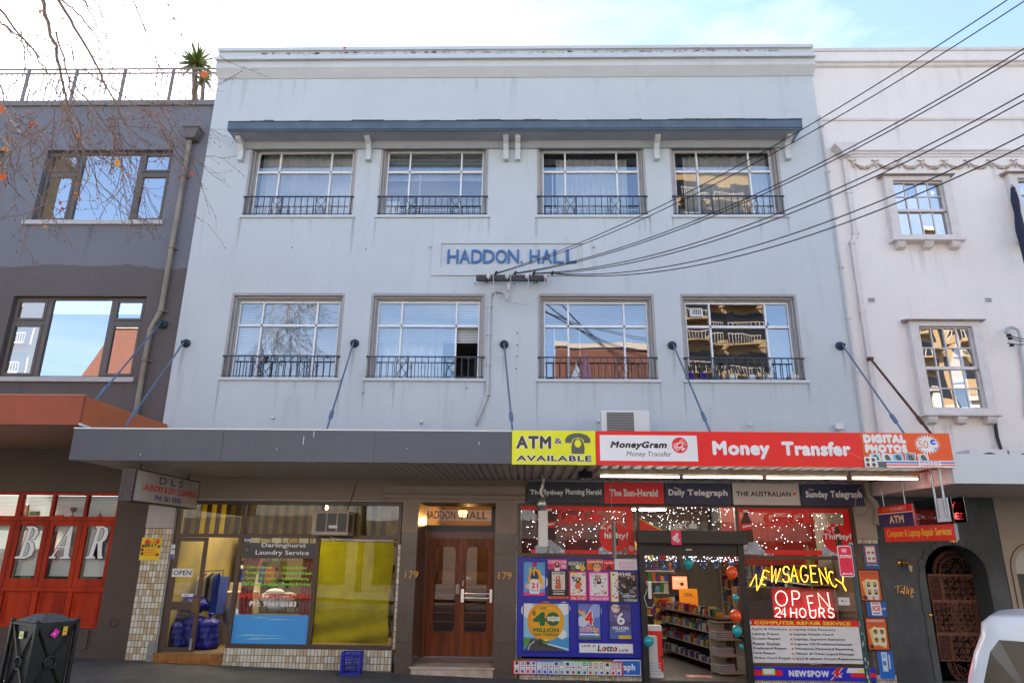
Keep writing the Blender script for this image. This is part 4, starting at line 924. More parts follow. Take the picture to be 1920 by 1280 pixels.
sb = [( .735+(.15 if k % 2 else .105)*math.cos(rad(k*7.5)), .67+(.3 if k % 2 else .2)*math.sin(rad(k*7.5))) for k in range(48)]
p.poly(sb, '#fbfbfb').text('50', .635, .56, .745, .78, '#e0641a', .0).text('c', .77, .66, .83, .82, '#2a4ec0', .05).text('EACH', .8, .52, .87, .58, '#2a4ec0', .02)
for k, (x, c_, r_) in enumerate(((.13, '#8fd0f2', .12), (.26, '#bcd6e4', -.1), (.38, '#5fb0e8', .1), (.52, '#7d8a94', -.12), (.66, '#c8b8b0', .1))):
    w_, h_ = .12, .2+.06*(k == 3); q = [(x+a*w_/2*math.cos(r_)-b_*h_/2*math.sin(r_)*p.V/p.U, .3+a*w_/2*math.sin(r_)*p.U/p.V+b_*h_/2*math.cos(r_)) for a, b_ in ((-1, -1), (1, -1), (1, 1), (-1, 1))]
    p.poly(q, '#f8f8f8').poly([(x+(a-x)*.86, .3+(b_-.3)*.86) for a, b_ in q], c_).disc(x, .3, .026, '#5b4438', 10).disc(x+.01, .24, .03, '#3c5a50', 8)
p.rect(0, 0, 1, .2, '#f8f8f8').rect(.12, .12, 1, .165, '#1f5fc8').rect(.12, .05, 1, .09, '#ee4d0c').rect(0, .0, .14, .3, '#f4f4f4').rect(.15, .0, .24, .15, '#4a5560')
for a, b_ in ((.035, .21), (.1, .21), (.035, .07), (.1, .07)): p.disc(a, b_, .022, '#54433c', 10)
p.rect(.6, .02, .84, .2, '#f8f8f8').text('PHOTO', .62, .11, .83, .19, '#2a5ec8', .02).text('EXPRESS', .62, .02, .83, .09, '#ee5a20', .02)
p.build('print', t)
# ------------------------------------------------------------- air conditioner on the awning roof
c0 = W(1127, 768, -.9); c1 = W(1220, 812, -.9); zb_ = 3.87
ac = thing('air_conditioner', 'white outdoor air conditioning unit standing on the awning above the red sign', 'air conditioner', (c0.x, -.9, zb_))
MB().box(c0.x, c1.x, -.88, -.55, zb_, c0.z).build('casing', m_plast, ac, bev=.015)
gx0, gx1 = W(1138, 790, -.9).x, W(1189, 790, -.9).x
MB().box(gx0, gx1, -.882, -.8805, zb_+.04, c0.z-.04).build('fan_grille', M('dark_grille', (.16, .15, .14), .6), ac)
for i in range(13): bx('louvre', M('grille_wire', (.36, .35, .33), .5), ac, gx0, gx1, -.892, -.884, zb_+.06+i*(c0.z-zb_-.12)/12.5, zb_+.068+i*(c0.z-zb_-.12)/12.5)
pp = PR((gx1+.04, -.882, zb_+.14), (.19, 0, 0), (0, 0, .06)); pp.rect(0, 0, 1, 1, '#e8e6e4').text('FUJITSU', .1, .2, .9, .8, '#c8453a', .01); pp.build('badge', ac)
for xx in (c0.x+.08, c1.x-.14): bx('foot', m_black, ac, xx, xx+.06, -.86, -.58, zb_-.06, zb_-.001)
# ------------------------------------------------------------- fluorescent battens, floodlights under the awning
m_tubeE = EM('dim_tube', (1, .95, .86), 2.2, (.8, .8, .78))
def batten(xa, ya, xb, yb, Y, lab):
    a, b_ = W(xa, ya, Y), W(xb, yb, Y); z = zf0-.03; t = thing('fluorescent_batten', lab, 'light', (a.x, Y, z), 'fluorescent battens under the awning')
    bx('batten_body', M('rusty_white_enamel', (.6, .55, .46), .5, c2=(.45, .33, .2), scale=5), t, a.x, b_.x, Y-.03, Y+.03, z-.045, z+.03)
    n = max(1, round((b_.x-a.x)/1.25))
    for i in range(n):
        q0, q1 = a.x+(b_.x-a.x)*i/n+.03, a.x+(b_.x-a.x)*(i+1)/n-.03
        MB().tube([(q0, Y, z-.08), (q1, Y, z-.08)], .014).build('tube', m_tubeE, t)
        [bx('end_cap', M('tube_cap', (.25, .2, .1), .5), t, qq, qq+.03, Y-.015, Y+.015, z-.1, z-.046) for qq in (q0-.03, q1)]
batten(1122, 882, 1588, 884, -1.9, 'long rusty white fluorescent batten under the red fascia')
batten(1592, 884, 1722, 886, -1.9, 'short white fluorescent batten below the orange fascia sign')
def flood(px, py, lab, tilt=0):
    p_ = W(px, py, -1.5); t = thing('floodlight', lab, 'floodlight', p_, 'black floodlights under the awning')
    MB().extx([(-1.62, p_.z-.08), (-1.4, p_.z-.08), (-1.36, p_.z+.05), (-1.45, p_.z+.1), (-1.58, p_.z+.06)], p_.x-.11, p_.x+.11).build('housing', m_black, t, recalc=True)
    MB().box(p_.x-.09, p_.x+.09, -1.61, -1.41, p_.z-.084, p_.z-.0805).build('lens', M('lamp_glass', (.2, .18, .17), .15), t)
    MB().tube([(p_.x, -1.5, p_.z+.08), (p_.x, -1.5, zf0)], .015).build('bracket', m_steel, t)
flood(1097, 888, 'black floodlight under the awning behind the yellow sign'); flood(1562, 892, 'black floodlight under the awning near the newsagency pillar')
# fascia row of newspaper boards --------------------------------------------------
YN = -.16
def nboard(x0, x1, bg, label, fn):
    X0, X1, Z0, Z1 = R(x0, 904, x1, 945.5, YN); Z0 = 0; z1 = W(1300, 905, YN).z; z0 = W(1300, 945, YN).z
    t = thing('newspaper_sign', label, 'sign', (X0, YN, z0), 'newspaper name boards over the newsagency')
    bx('board', M('board_back', (.1, .1, .1), .5), t, X0+.002, X1-.002, YN+.001, YN+.04, z0, z1)
    p = PR((X0, YN, z0), (X1-X0, 0, 0), (0, 0, z1-z0)); p.rect(0.002, 0, .998, 1, bg); fn(p); p.build('print', t); return t
def bl(p, s, a0, b0, a1, b1, c, bold=.04):      # heavy broad-nib look for newspaper mastheads
    p.text(s, a0, b0, a1, b1, c, bold, .0, 1.0)
    n = len(s)
    for k, ch in enumerate(s):
        if ch in 'TSMHDA': x = a0+(a1-a0)*(k+.1)/n; p.line([(x-.012, b1-.03), (x+.012, b1+.02), (x+.03, b1-.02)], .008, c)
nboard(990, 1132, '#20262e', 'black board reading The Sydney Morning Herald', lambda p: (bl(p, 'The Sydney', .03, .32, .47, .62, '#eceff2'), bl(p, 'Morning Herald', .5, .32, .975, .66, '#eceff2')))
nboard(1132, 1246, '#e4110f', 'red board reading The Sun-Herald', lambda p: bl(p, 'The Sun-Herald', .09, .34, .9, .68, '#f6f2ee', .045))
nboard(1246, 1372, '#1c2247', 'navy board reading The Daily Telegraph', lambda p: (p.text('Daily', .05, .32, .3, .7, '#eceff5', .045), p.text('Telegraph', .34, .32, .95, .7, '#eceff5', .045), p.text('The', .13, .7, .22, .79, '#eceff5')))
nboard(1372, 1501, '#c3bdb4', 'pale board reading The Australian', lambda p: (p.text('THE AUSTRALIAN', .055, .4, .87, .63, '#2b2c31', .035), p.poly([(.9, .52), (.915, .58), (.94, .6), (.955, .53), (.94, .48), (.91, .47)], '#d83a24')))
nboard(1501, 1622, '#1c2247', 'navy board at the right end reading The Sunday Telegraph', lambda p: (p.text('Sunday', .06, .28, .42, .68, '#eceff5', .045), p.text('Telegraph', .46, .28, .97, .7, '#eceff5', .045), p.text('The', .12, .7, .2, .78, '#eceff5')))
# ================================================================= NEWSAGENCY SHOPFRONT
NL, NR = h_news[0], h_news[1]; NT = h_news[3]
zrow = W(1300, 1043).z          # rail under the cola windows
zc0 = W(1080, 1042).z; D0, D1 = W(1205, 1130).x, W(1391, 1130).x; ZW = W(1500, 1246).z
sh = MB().box(NL, NL+.05, -.02, .08, 0, NT).box(NR-.05, NR, -.02, .08, 0, NT).box(NL+.05, NR-.05, -.02, .08, NT-.05, NT)
sh.box(NL+.05, D0-.05, -.018, .08, zrow-.03, zrow+.03).box(D1+.05, NR-.05, -.018, .08, zrow-.03, zrow+.03).box(D0-.05, D0, -.03, .08, .02, NT-.05).box(D1, D1+.05, -.03, .08, .02, NT-.05)
sh.box(D1+.05, NR-.05, -.02, .08, ZW-.05, ZW)
ns = sh.build('newsagency_shopfront', m_tan, flat)
for a, c, z0, z1 in ((NL+.05, D0-.05, zrow+.03, NT-.05), (D0, D1, W(1300, 1008).z, NT-.05), (D1+.05, NR-.05, zrow+.03, NT-.05), (D1+.05, NR-.05, ZW, zrow-.03)): pane(a, c, z0, z1, .05, g_lo, ns)
rs = bx('mosaic_riser', m_grout, flat, NL, D0-.051, -.01, .07, -.2, W(1080, 1236).z)
bx('mosaic_riser', m_grout, flat, D1+.051, NR, -.01, .07, -.2, ZW-.051)
mo = MB()
for (a, c) in ((NL, D0-.055), (D1+.055, NR)):
    x = a+.01
    while x < c-.04:
        for j in range(5): mo.box(x, x+.034, -.0145, -.0102, .0+j*.039, .034+j*.039, random.choice(m_tile))
        x += .039
mo.build('mosaic_tile', None, rs, kind='stuff')
eg = bx('mosaic_edge', m_grout, flat, XA-.028, XA-.002, -.02, .05, -.1, W(965, 1020).z)
tiles(XA-.027, XA-.003, .02, W(965, 1020).z, -.024, .026, .075, eg)
# roller shutter box and guides
X0, X1, Z0, Z1 = R(1196, 993, 1393, 1021, -.28)
rsb = thing('roller_shutter', 'black roller shutter box raised above the newsagency doorway', 'roller shutter', (X0, -.28, Z0))
m_shut = M('shutter_black', (.022, .02, .02), .4, var=.2)
bx('shutter_box', m_shut, rsb, D0-.08, D1+.12, -.3, -.0305, W(1300, 1019, -.28).z, W(1300, 994, -.28).z, bev=.012)
for xx, w_ in ((D0-.05, .1), (D1-.03, .1)): bx('guide_rail', m_shut, rsb, xx, xx+w_, -.14, -.0305, .0, W(1300, 1019, -.28).z-.001)
zhd = W(1300, 1041, 0).z
bx('shutter_curtain', m_shut, rsb, D0+.055, D1-.035, -.1, -.06, zhd, W(1300, 1019, -.28).z-.001)
bx('shutter_label', m_plast, rsb, W(1286, 1030, -.1).x, W(1297, 1030, -.1).x, -.104, -.1005, W(1290, 1030, -.1).z-.01, W(1290, 1030, -.1).z+.015)
bx('threshold', M('threshold_metal', (.1, .085, .07), .5, .4, var=.3), flat, D0-.05, D1+.05, -.12, .25, -.02, .035)
# --- cola window graphics : vinyl behind the glass
def ice(p, a0, a1, h):
    pts = [(a0, .0)]; n = 14
    for i in range(n+1): s_ = i/n; pts.append((a0+(a1-a0)*s_, h*math.sin(math.pi*min(s_+.18, 1))*random.uniform(.8, 1.05)))
    p.poly(pts+[(a1, 0)], '#a9b2c2')
    for k in range(34):
        s_ = random.random(); hh = h*math.sin(math.pi*min(s_+.18, 1))*.9*random.random(); a = a0+(a1-a0)*s_; r = random.uniform(.008, .022)
        p.poly([(a+r*math.cos(q)*random.uniform(.6, 1.2), hh+r*2.2*math.sin(q)*random.uniform(.6, 1.2)) for q in (0, 1.4, 3, 4.4)], random.choice(['#c9d2de', '#8f9bb0', '#dfe5ee', '#7c88a0']))
def bottle(p, ca, b0, b1, w_, brown='#3a0f0b'):
    h = b1-b0; prof_ = [(.0, 0), (.42, .0), (.5, .06), (.44, .28), (.5, .48), (.42, .66), (.18, .84), (.16, .93)]
    p.poly([(ca+w_*r, b0+h*t_) for r, t_ in prof_]+[(ca-w_*r, b0+h*t_) for r, t_ in reversed(prof_)], brown)
    p.rect(ca-w_*.2, b0+h*.92, ca+w_*.2, b1, '#d9cfc8'); p.poly([(ca-w_*.48, b0+h*.36), (ca+w_*.5, b0+h*.4), (ca+w_*.47, b0+h*.6), (ca-w_*.46, b0+h*.56)], '#d3141a').line([(ca-w_*.36, b0+h*.47), (ca+w_*.36, b0+h*.51)], .03, '#f4eeee')
    p.line([(ca-w_*.3, b0+h*.1), (ca-w_*.32, b0+h*.3)], .012, '#7a4a3a')
def cola_window(x0, y0, x1, y1, name_label, mirror, wash):
    X0, X1, Z0, Z1 = R(x0, y0, x1, y1, .03); t = thing('cola_window_graphic', name_label, 'window sign', (X0, .03, Z0), 'cola graphics in the upper windows')
    p = PR((X0, .035, Z0), (X1-X0, 0, 0), (0, 0, Z1-Z0)); red = '#d8150f'
    if mirror: p.rect(0, 0, .035, 1, red)
    p.rect(0, .9, 1, 1, red).rect(.94, 0, 1, 1, red).rect(.12, 0, .9, .1, red)
    if mirror:
        ice(p, .0, .3, .36); bottle(p, .09, .26, .95, .1)
        ice(p, .72, 1, .26)
    else:
        ice(p, .16, .48, .34); bottle(p, .28, .3, .93, .11)
        ice(p, .7, .95, .26)
    cx_ = .87 if mirror else .84
    p.disc(cx_-.01, .36, .125, '#cf1512', 28)
    bottle(p, cx_+.0, .2, .66, .055, '#2a2a20'); 
    for k in range(26): a = random.uniform(0, 6.28); r = random.uniform(.3, 1); p.disc(cx_-.07+.05*r*math.cos(a), .58+.1*r*math.sin(a), .006, '#f2e2e2', 6)
    p.text('Thirsty?' if mirror else 'hirsty?', cx_-(.13 if mirror else .09), .3, cx_+.115, .46, '#f8f4f2', .03)
    cola(p, *((.26, .62, .68, .9) if mirror else (.36, .62, .74, .9)), '#e8201a', .055)
    p.build('vinyl_print', t); return t
cola_window(970, 946, 1189, 1041, 'left cola window graphic with a bottle in ice and red script', False, 0)
cola_window(1378, 951, 1603, 1041, 'right cola window graphic with Thirsty in a red disc', True, 1)
X0, X1, Z0, Z1 = R(1198, 948, 1370, 997, .06)
t = thing('cola_window_graphic', 'centre cola transom graphic with white script above the shutter', 'window sign', (X0, .035, Z0), 'cola graphics in the upper windows')
p = PR((X0, .035, Z0), (X1-X0, 0, 0), (0, 0, Z1-Z0)); p.poly([(0, .0), (.24, .0), (.18, .12), (.1, .3), (0, .55)], '#d8210f').line([(0, .5), (.1, .28), (.24, .05)], .02, '#f0b020'); cola(p, .33, .06, .64, .42, '#d8d2d0', .026); p.build('vinyl_print', t)
t, p = sign('age_notice', 'small red 18+ notice at the corner of the left cola window', 'notice', 1177, 1017, 1191, 1038, .02, th=.004); p.rect(0, 0, 1, 1, '#d8281c').rect(.1, .88, .9, .96, '#221a1a').disc(.5, .52, .38, '#f4ece8', 8).disc(.5, .52, .33, '#d8281c', 8).text('18+', .25, .42, .75, .6, '#f4ece8', .02); p.build('print', t)
# fairy lights : strings behind the upper windows and over the doorway
m_led = EM('led_white', (.85, .92, 1), 3)
def fairy(x0, y0, x1, y1, n, lab, Y=.12):
    X0, X1, Z0, Z1 = R(x0, y0, x1, y1, Y); b = MB()
    for k in range(n):
        x, z, r = random.uniform(X0, X1), Z1-(Z1-Z0)*random.random()**1.3, random.uniform(.0038, .007)
        b.add([(x-r, Y, z), (x, Y-r, z-r*.3), (x+r, Y, z), (x, Y, z+r), (x, Y, z-r)], [(0, 1, 3), (1, 2, 3), (0, 4, 1), (1, 4, 2)], m_led)
    for k in range(int((X1-X0)/.12)):
        x = X0+.12*k; b.box(x, x+.003, Y+.01, Y+.013, Z0, Z1, m_black)
    tag(b.build('fairy_lights', None), lab, 'fairy lights', kind='stuff')
fairy(976, 950, 1185, 1034, 150, 'white fairy light curtain behind the left cola window')
fairy(1200, 950, 1370, 992, 110, 'white fairy light curtain behind the transom over the door')
fairy(1388, 955, 1590, 1030, 120, 'white fairy light curtain behind the right cola window')
fairy(1205, 1042, 1380, 1053, 90, 'row of fairy lights along the top of the shop doorway', .0)
# --- lotto board with posters --------------------------------------------------
m_lb = M('lotto_blue', (.02, .025, .42), .35, var=.08)
lb = thing('lotto_board', 'big royal blue lottery board filling the left newsagency window', 'board', (NL, .0, 0))
X0, X1, Z0, Z1 = R(968, 1044, 1204, 1231, -.03)
bx('board', m_lb, lb, W(969, 1130, -.03).x, D0-.056, -.03, .06, W(1080, 1231, -.03).z, W(1080, 1045, -.03).z)
YP = -.045
def poster(x0, y0, x1, y1, label, name='poster', cat='poster', Y=YP, frame=None, group=None):
    X0, X1, Z0, Z1 = R(x0, y0, x1, y1, Y); t = thing(name, label, cat, (X0, Y, Z0), group)
    bx('sheet', m_white, t, X0, X1, Y+.0, Y+.006, Z0, Z1)
    if frame: b = MB(); fr_rect(b, X0-.018, X1+.018, Z0-.018, Z1+.018, Y-.008, Y+.012, .018); b.build('frame', frame, t)
    return t, PR((X0, Y, Z0), (X1-X0, 0, 0), (0, 0, Z1-Z0))
def figure(p, cx, cy, s, hair, skin, dress):
    """tiny printed person: dress, hair, face"""
    A_ = p.U/p.V
    p.poly([(cx-s*.9, cy-s*3*A_), (cx+s*.9, cy-s*3*A_), (cx+s*.75, cy-s*1.1*A_), (cx, cy-s*.7*A_), (cx-s*.75, cy-s*1.1*A_)], dress)
    p.disc(cx, cy+s*.1*A_, s*.62, hair, 14); p.poly([(cx-s*.6, cy), (cx+s*.6, cy), (cx+s*.55, cy-s*1.1*A_), (cx-s*.55, cy-s*1.1*A_)], hair)
    p.disc(cx, cy, s*.4, skin, 12, s*.52*A_)
    p.disc(cx-s*.14, cy+.06*s*A_, s*.06, '#2a1a18', 6).disc(cx+s*.14, cy+.06*s*A_, s*.06, '#2a1a18', 6).rect(cx-s*.12, cy-s*.24*A_, cx+s*.12, cy-s*.18*A_, '#b8403a')
def blocks(p, n, cols_, a0=0, b0=0, a1=1, b1=1, mn=.05, mxx=.16):
    for _ in range(n):
        w_, h_ = random.uniform(mn, mxx), random.uniform(mn*.4, mxx*.5); a, b_ = random.uniform(a0, a1-w_), random.uniform(b0, b1-h_)
        p.rect(a, b_, a+w_, b_+h_, random.choice(cols_))
t, p = poster(982, 1053, 1022, 1116, 'blue and gold poster with a figure holding a white 21 million card', frame=m_lb)
p.rect(0, 0, 1, 1, '#4f93c8').rect(0, 0, 1, .1, '#e0317a').disc(.85, .4, .3, '#b8c8d8', 12).poly([(.2, .4), (.3, .78), (.75, .78), (.95, .3)], '#e6a010').poly([(.3, .5), (.42, .83), (.6, .83), (.72, .5)], '#222a50').rect(.4, .86, .62, 1, '#a01a4a').rect(.44, .6, .52, .8, '#e6a010').disc(.2, .28, .13, '#d9a98c', 10).disc(.85, .28, .12, '#d9a98c', 10)
p.poly([(.3, .05), (.72, .05), (.8, .3), (.66, .48), (.36, .48), (.24, .3)], '#f2f2f6').text('21', .36, .22, .68, .38, '#d02a2a', .04).text('MILLION', .34, .13, .7, .18, '#2a3a9a').text('$A', .24, .68, .66, .84, '#f0b020', .03); p.build('print', t)
t, p = poster(1026, 1048, 1063, 1067, 'pink Cosmopolitan magazine cover at the top of the window', 'magazine', 'magazine', Y=-.052, group='magazine covers in the window')
p.rect(0, 0, 1, 1, '#2a0f18').rect(.03, .05, 1, 1, '#e83a80').text('COSMOPOLITAN', .04, .6, .97, .92, '#f8f2f6', .02); figure(p, .5, .55, .16, '#20120e', '#d9a080', '#e9e0e0'); p.rect(.08, .2, .25, .45, '#d01a4a').rect(.7, .1, .95, .5, '#f4a8c8'); p.build('print', t)
t, p = poster(1064, 1049, 1099, 1068, 'black and white Monthly magazine cover between two colourful ones', 'magazine', 'magazine', Y=-.052, group='magazine covers in the window')
p.rect(0, 0, 1, 1, '#1a1a1c').text('MONTHLY', .06, .45, .93, .78, '#f2f0ea', .03).rect(.05, .84, .95, .9, '#8a8a8a').disc(.55, .3, .12, '#d8c8a8').disc(.8, .2, .16, '#c8b040', 9).disc(.3, .2, .15, '#5a6a3a', 9); p.build('print', t)
t, p = poster(1100, 1048, 1131, 1068, 'orange womankind magazine cover with a painted face', 'magazine', 'magazine', Y=-.052, group='magazine covers in the window')
p.rect(0, 0, 1, 1, '#d8601a').disc(.62, .3, .34, '#8a3a14', 14).disc(.62, .2, .24, '#e0a070', 14).disc(.53, .3, .04, '#20140e', 6).disc(.72, .3, .04, '#20140e', 6).text('womankind', .06, .66, .97, .9, '#f6ece0', .03); p.build('print', t)
t, p = poster(1132, 1049, 1151, 1068, 'small red magazine cover with a dark triangle', 'magazine', 'magazine', Y=-.054, group='magazine covers in the window')
p.rect(0, 0, 1, 1, '#d81a1a').text('NewPhil', .08, .62, .98, .84, '#f6ece8', .02).poly([(.1, .05), (.9, .05), (.5, .5)], '#401414'); p.build('print', t)
t, p = poster(1152, 1047, 1195, 1068, 'pale pink frankie magazine cover at the right', 'magazine', 'magazine', Y=-.05, group='magazine covers in the window')
p.rect(0, 0, 1, 1, '#e6dfe8').rect(.2, .1, .85, .75, '#e6b0d0').text('frankie', .3, .35, .8, .65, '#f6f0f6', .01); p.build('print', t)
t, p = poster(1027, 1069, 1066, 1122, 'black poster showing a red haired woman on a cover', 'magazine', 'magazine', Y=-.056, group='magazine covers in the window')
p.rect(0, 0, 1, 1, '#16120f').rect(.2, .32, .84, .97, '#c9c2bc'); figure(p, .5, .74, .17, '#a83a12', '#e0a282', '#b85a30'); p.text('COVER', .24, .87, .8, .95, '#1c1c1c', .03)
for z in (.26, .19, .15): p.rect(.25, z, .8, z+.02, '#e8e0d0')
blocks(p, 14, ['#f0ece4', '#e0642a', '#e8e4dc'], .2, .34, .84, .85, .03, .09); p.rect(0, 0, 1, .09, '#ee5a12').text('ON SALE NOW', .15, .02, .92, .07, '#7a1008', .02); p.build('print', t)
def mag(x0, y0, x1, y1, lab, edge, pal, head, foot, fc, hc, dress):
    t, p = poster(x0, y0, x1, y1, lab, 'magazine', 'magazine', Y=-.058, group='magazine covers in the window')
    p.rect(0, 0, 1, 1, edge).rect(.07, .17, .93, .95, '#eae4e6'); blocks(p, 34, pal, .08, .2, .92, .94, .06, .2); figure(p, .5, .72, .17, hc, '#dca888', dress); p.text(head, .1, .86, .6, .95, fc, .03).text(foot, .08, .03, .95, .13, '#fbf4f8', .03); blocks(p, 8, ['#f4f0f0', '#e63a6a', '#f0c040'], .08, .2, .92, .4, .05, .15); p.build('print', t)
mag(1067, 1070, 1101, 1125, 'busy red and white magazine poster left of the pink one', '#e21a3c', ['#e23a5a', '#3a86c0', '#f0e6e0', '#f2c840', '#6a3a30', '#c0d8e0'], 'NEW', 'CALL TO ACT', '#e8e020', '#3a1a14', '#e85a30')
mag(1103, 1071, 1143, 1126, 'bright pink magazine poster with a dark haired woman in white', '#ee2c98', ['#d8c8d0', '#8a7a90', '#e8e0e8', '#4a3a48', '#f08ac0'], 'NW', 'ON SALE NOW', '#f8f4f8', '#120c0e', '#ece4e0')
t, p = poster(1144, 1071, 1197, 1128, 'large WHO magazine poster with dancers and a yellow edge', 'magazine', 'magazine', Y=-.06, group='magazine covers in the window')
p.rect(0, 0, 1, 1, '#e8c81c').rect(.05, .02, .3, .98, '#e6d8d0').rect(.28, 0, 1, 1, '#38353a'); blocks(p, 26, ['#d8704a', '#7ab0c8', '#f0e8e0', '#e03a60', '#404858'], .04, .05, .34, .95, .04, .14)
blocks(p, 30, ['#55505a', '#241f22', '#8a8288'], .3, .02, 1, .95, .05, .2)
for a, z, h_ in ((.5, .5, '#1a1210'), (.66, .8, '#2a1a14'), (.85, .76, '#1a1412')): figure(p, a, z, .09, h_, '#d8a488', '#141216')
p.text('WHO', .25, .86, .75, .98, '#f4f2f2', .03).text('Glamour', .42, .15, .92, .28, '#c8dce0', .01, .3).text('Issue', .6, .02, .95, .14, '#c8dce0', .01, .3); p.build('print', t)
t, p = poster(982, 1130, 1067, 1220, 'large yellow and green poster announcing $40 million this Tuesday', frame=M('frame_blue', (.012, .015, .25), .3))
p.rect(0, 0, 1, 1, '#7fb6dc').rect(0, .0, 1, .28, '#3a8ec0').disc(.1, .85, .16, '#dfeaf4', 14).disc(.9, .9, .14, '#cfe2f0', 14).disc(.85, .35, .1, '#e8f0d0', 12)
p.disc(.49, .62, .41, '#e08a10', 36).disc(.52, .6, .36, '#e69c16', 36).poly([(.0, .27), (.35, .24), (.3, .12), (0, .1)], '#4a8a2e').poly([(0, .0), (.95, .0), (.6, .12), (.35, .17), (.25, .25), (.15, .25), (.1, .1)], '#3c4044').line([(.1, .02), (.14, .12), (.24, .2)], .012, '#e8e8e0').line([(.5, .15), (.98, .04)], .02, '#c8d0d4')
gg = '#1f5a24'
p.text('40', .2, .52, .8, .82, gg, .05).text('$', .19, .73, .27, .84, gg, .02).text('MILLION', .22, .39, .78, .48, gg, .04).text('THIS TUESDAY', .22, .31, .78, .37, gg, .03).text('OZ', .37, .87, .49, .93, '#1f6a2c', .03).text('LOTTO', .52, .88, .64, .92, '#f2d040', .01)
p.rect(.53, .63, .8, .72, '#f4f2ea').text('JACKPOT', .56, .655, .77, .7, '#2a2a2a', .01)
p.disc(.36, .18, .07, '#2c3a30', 12).disc(.42, .17, .05, '#24302a', 10).rect(.42, .15, .56, .23, '#5a7a2c').rect(.46, .21, .54, .24, '#d8e0a0').disc(.5, .12, .025, '#1c1c1c', 10); p.build('print', t)
t, p = poster(1084, 1131, 1126, 1198, 'tall poster with a big red $4 million and a rainbow', frame=M('frame_blue', (.012, .015, .25), .3))
p.rect(0, 0, 1, 1, '#5a6fb8').disc(.8, .8, .3, '#8a9cd0', 14).disc(.2, .5, .25, '#b8c4e4', 14)
for k, c_ in enumerate(('#d83a2a', '#e8a020', '#e8e040', '#4aa848')): p.line([(.0, .86-k*.035), (.35, .7-k*.035), (.65, .45-k*.02), (.9-k*.04, .1)], .014, c_)
p.rect(0, 0, 1, .06, '#4a6a44').otext('4', .3, .4, .68, .8, '#d8201c', '#f4ecec', .05, .03).otext('$', .2, .68, .32, .8, '#d8201c', '#f0e8e8', .02, .01).otext('million', .1, .23, .9, .34, '#d8201c', '#f4ecec', .03, .02).text('Lotto', .38, .91, .66, .97, '#d8201c', .02).rect(.05, .12, .95, .16, '#e8e0e8'); p.build('print', t)
t, p = poster(1142, 1132, 1184, 1197, 'dark purple poster reading 6 million beside the rainbow one', frame=M('frame_blue', (.012, .015, .25), .3))
p.rect(0, 0, 1, 1, '#4a4468').rect(0, .5, 1, .8, '#5c5488').rect(0, 0, 1, .35, '#48629c').rect(.4, 0, 1, .1, '#c8a030').disc(.3, .88, .2, '#d8b0a0', 14).disc(.3, .88, .09, '#fbeee0', 12)
p.text('POWERBALL', .2, .86, .9, .94, '#1c2048', .02).otext('6', .34, .4, .72, .76, '#f2f2f6', '#2a2c58', .04, .03).text('MILLION', .14, .26, .86, .36, '#e4e6f2', .03).text('THIS THURSDAY', .26, .2, .76, .24, '#d8dcee', .01).text('$', .26, .62, .34, .68, '#e8e8f0', .01); p.build('print', t)
t, p = poster(1086, 1205, 1187, 1224, 'white strip reading LIVE A Lotto LIFE', 'lotto_sign', 'sign')
p.rect(0, 0, 1, 1, '#dfe1ee').text('LIVE A', .04, .6, .3, .84, '#17171a', .02, .15).text('Lotto', .34, .17, .71, .85, '#17171a', .03, .15).text('LIFE', .74, .18, .92, .42, '#17171a', .02, .15).disc(.455, .4, .035, '#d8201c', 14).disc(.66, .4, .035, '#d8201c', 14).disc(.455, .42, .015, '#f4e8e8', 8).disc(.66, .42, .015, '#f4e8e8', 8); p.build('print', t)
# product strip along the bottom
X0, X1, Z0, Z1 = R(962, 1237, 1168, 1266, -.1)
t = thing('product_strip', 'rainbow edged strip picturing small phones along the bottom of the lotto board', 'sign', (X0, -.1, Z0))
bx('sheet', m_white, t, X0, X1, -.1, -.09, Z0, Z1); p = PR((X0, -.1, Z0), (X1-X0, 0, 0), (0, 0, Z1-Z0))
rb = ['#e0282c', '#d02a8a', '#7a2ac0', '#3a3ad0', '#2a8ad0', '#8ac8e8', '#7ad04a', '#5ac02a', '#c8d82a', '#e8a020', '#e0282c']
for k, c_ in enumerate(rb): p.rect(k/11, 0, (k+1)/11+.002, 1, c_)
for k in range(19):
    a = .012+k*.0515; p.rect(a, .4, a+.045, .94, '#e8ebf2').rect(a, .06, a+.045, .38, '#e8ebf2'); c_ = random.choice(['#2a2c30', '#3a4048', '#7ab0d8', '#1e2226'])
    p.rect(a+.009, .7, a+.036, .92, c_).rect(a+.014, .74, a+.031, .88, random.choice(['#a8c8a8', '#c8d8e8', '#30343a'])).rect(a+.008, .55, a+.037, .63, '#d02a2a' if k % 4 else '#e8ebf2').rect(a+.01, .43, a+.035, .52, '#a8d0d4').rect(a+.01, .12, a+.034, .32, random.choice(['#2a50c0', '#303438', '#c82a2a', '#6a7890']))
p.build('print', t)
t, p = poster(1150, 1235, 1203, 1267, 'blue newspaper sign ending in raph beside the doorway', 'newspaper_sign', 'sign', Y=-.07)
p.rect(0, 0, 1, 1, '#1460b8').line([(.03, .06), (.97, .06), (.97, .94), (.03, .94)], .012, '#dfe8f2', close=True).text('graph', .1, .22, .78, .75, '#eef2f8', .035); p.build('print', t)
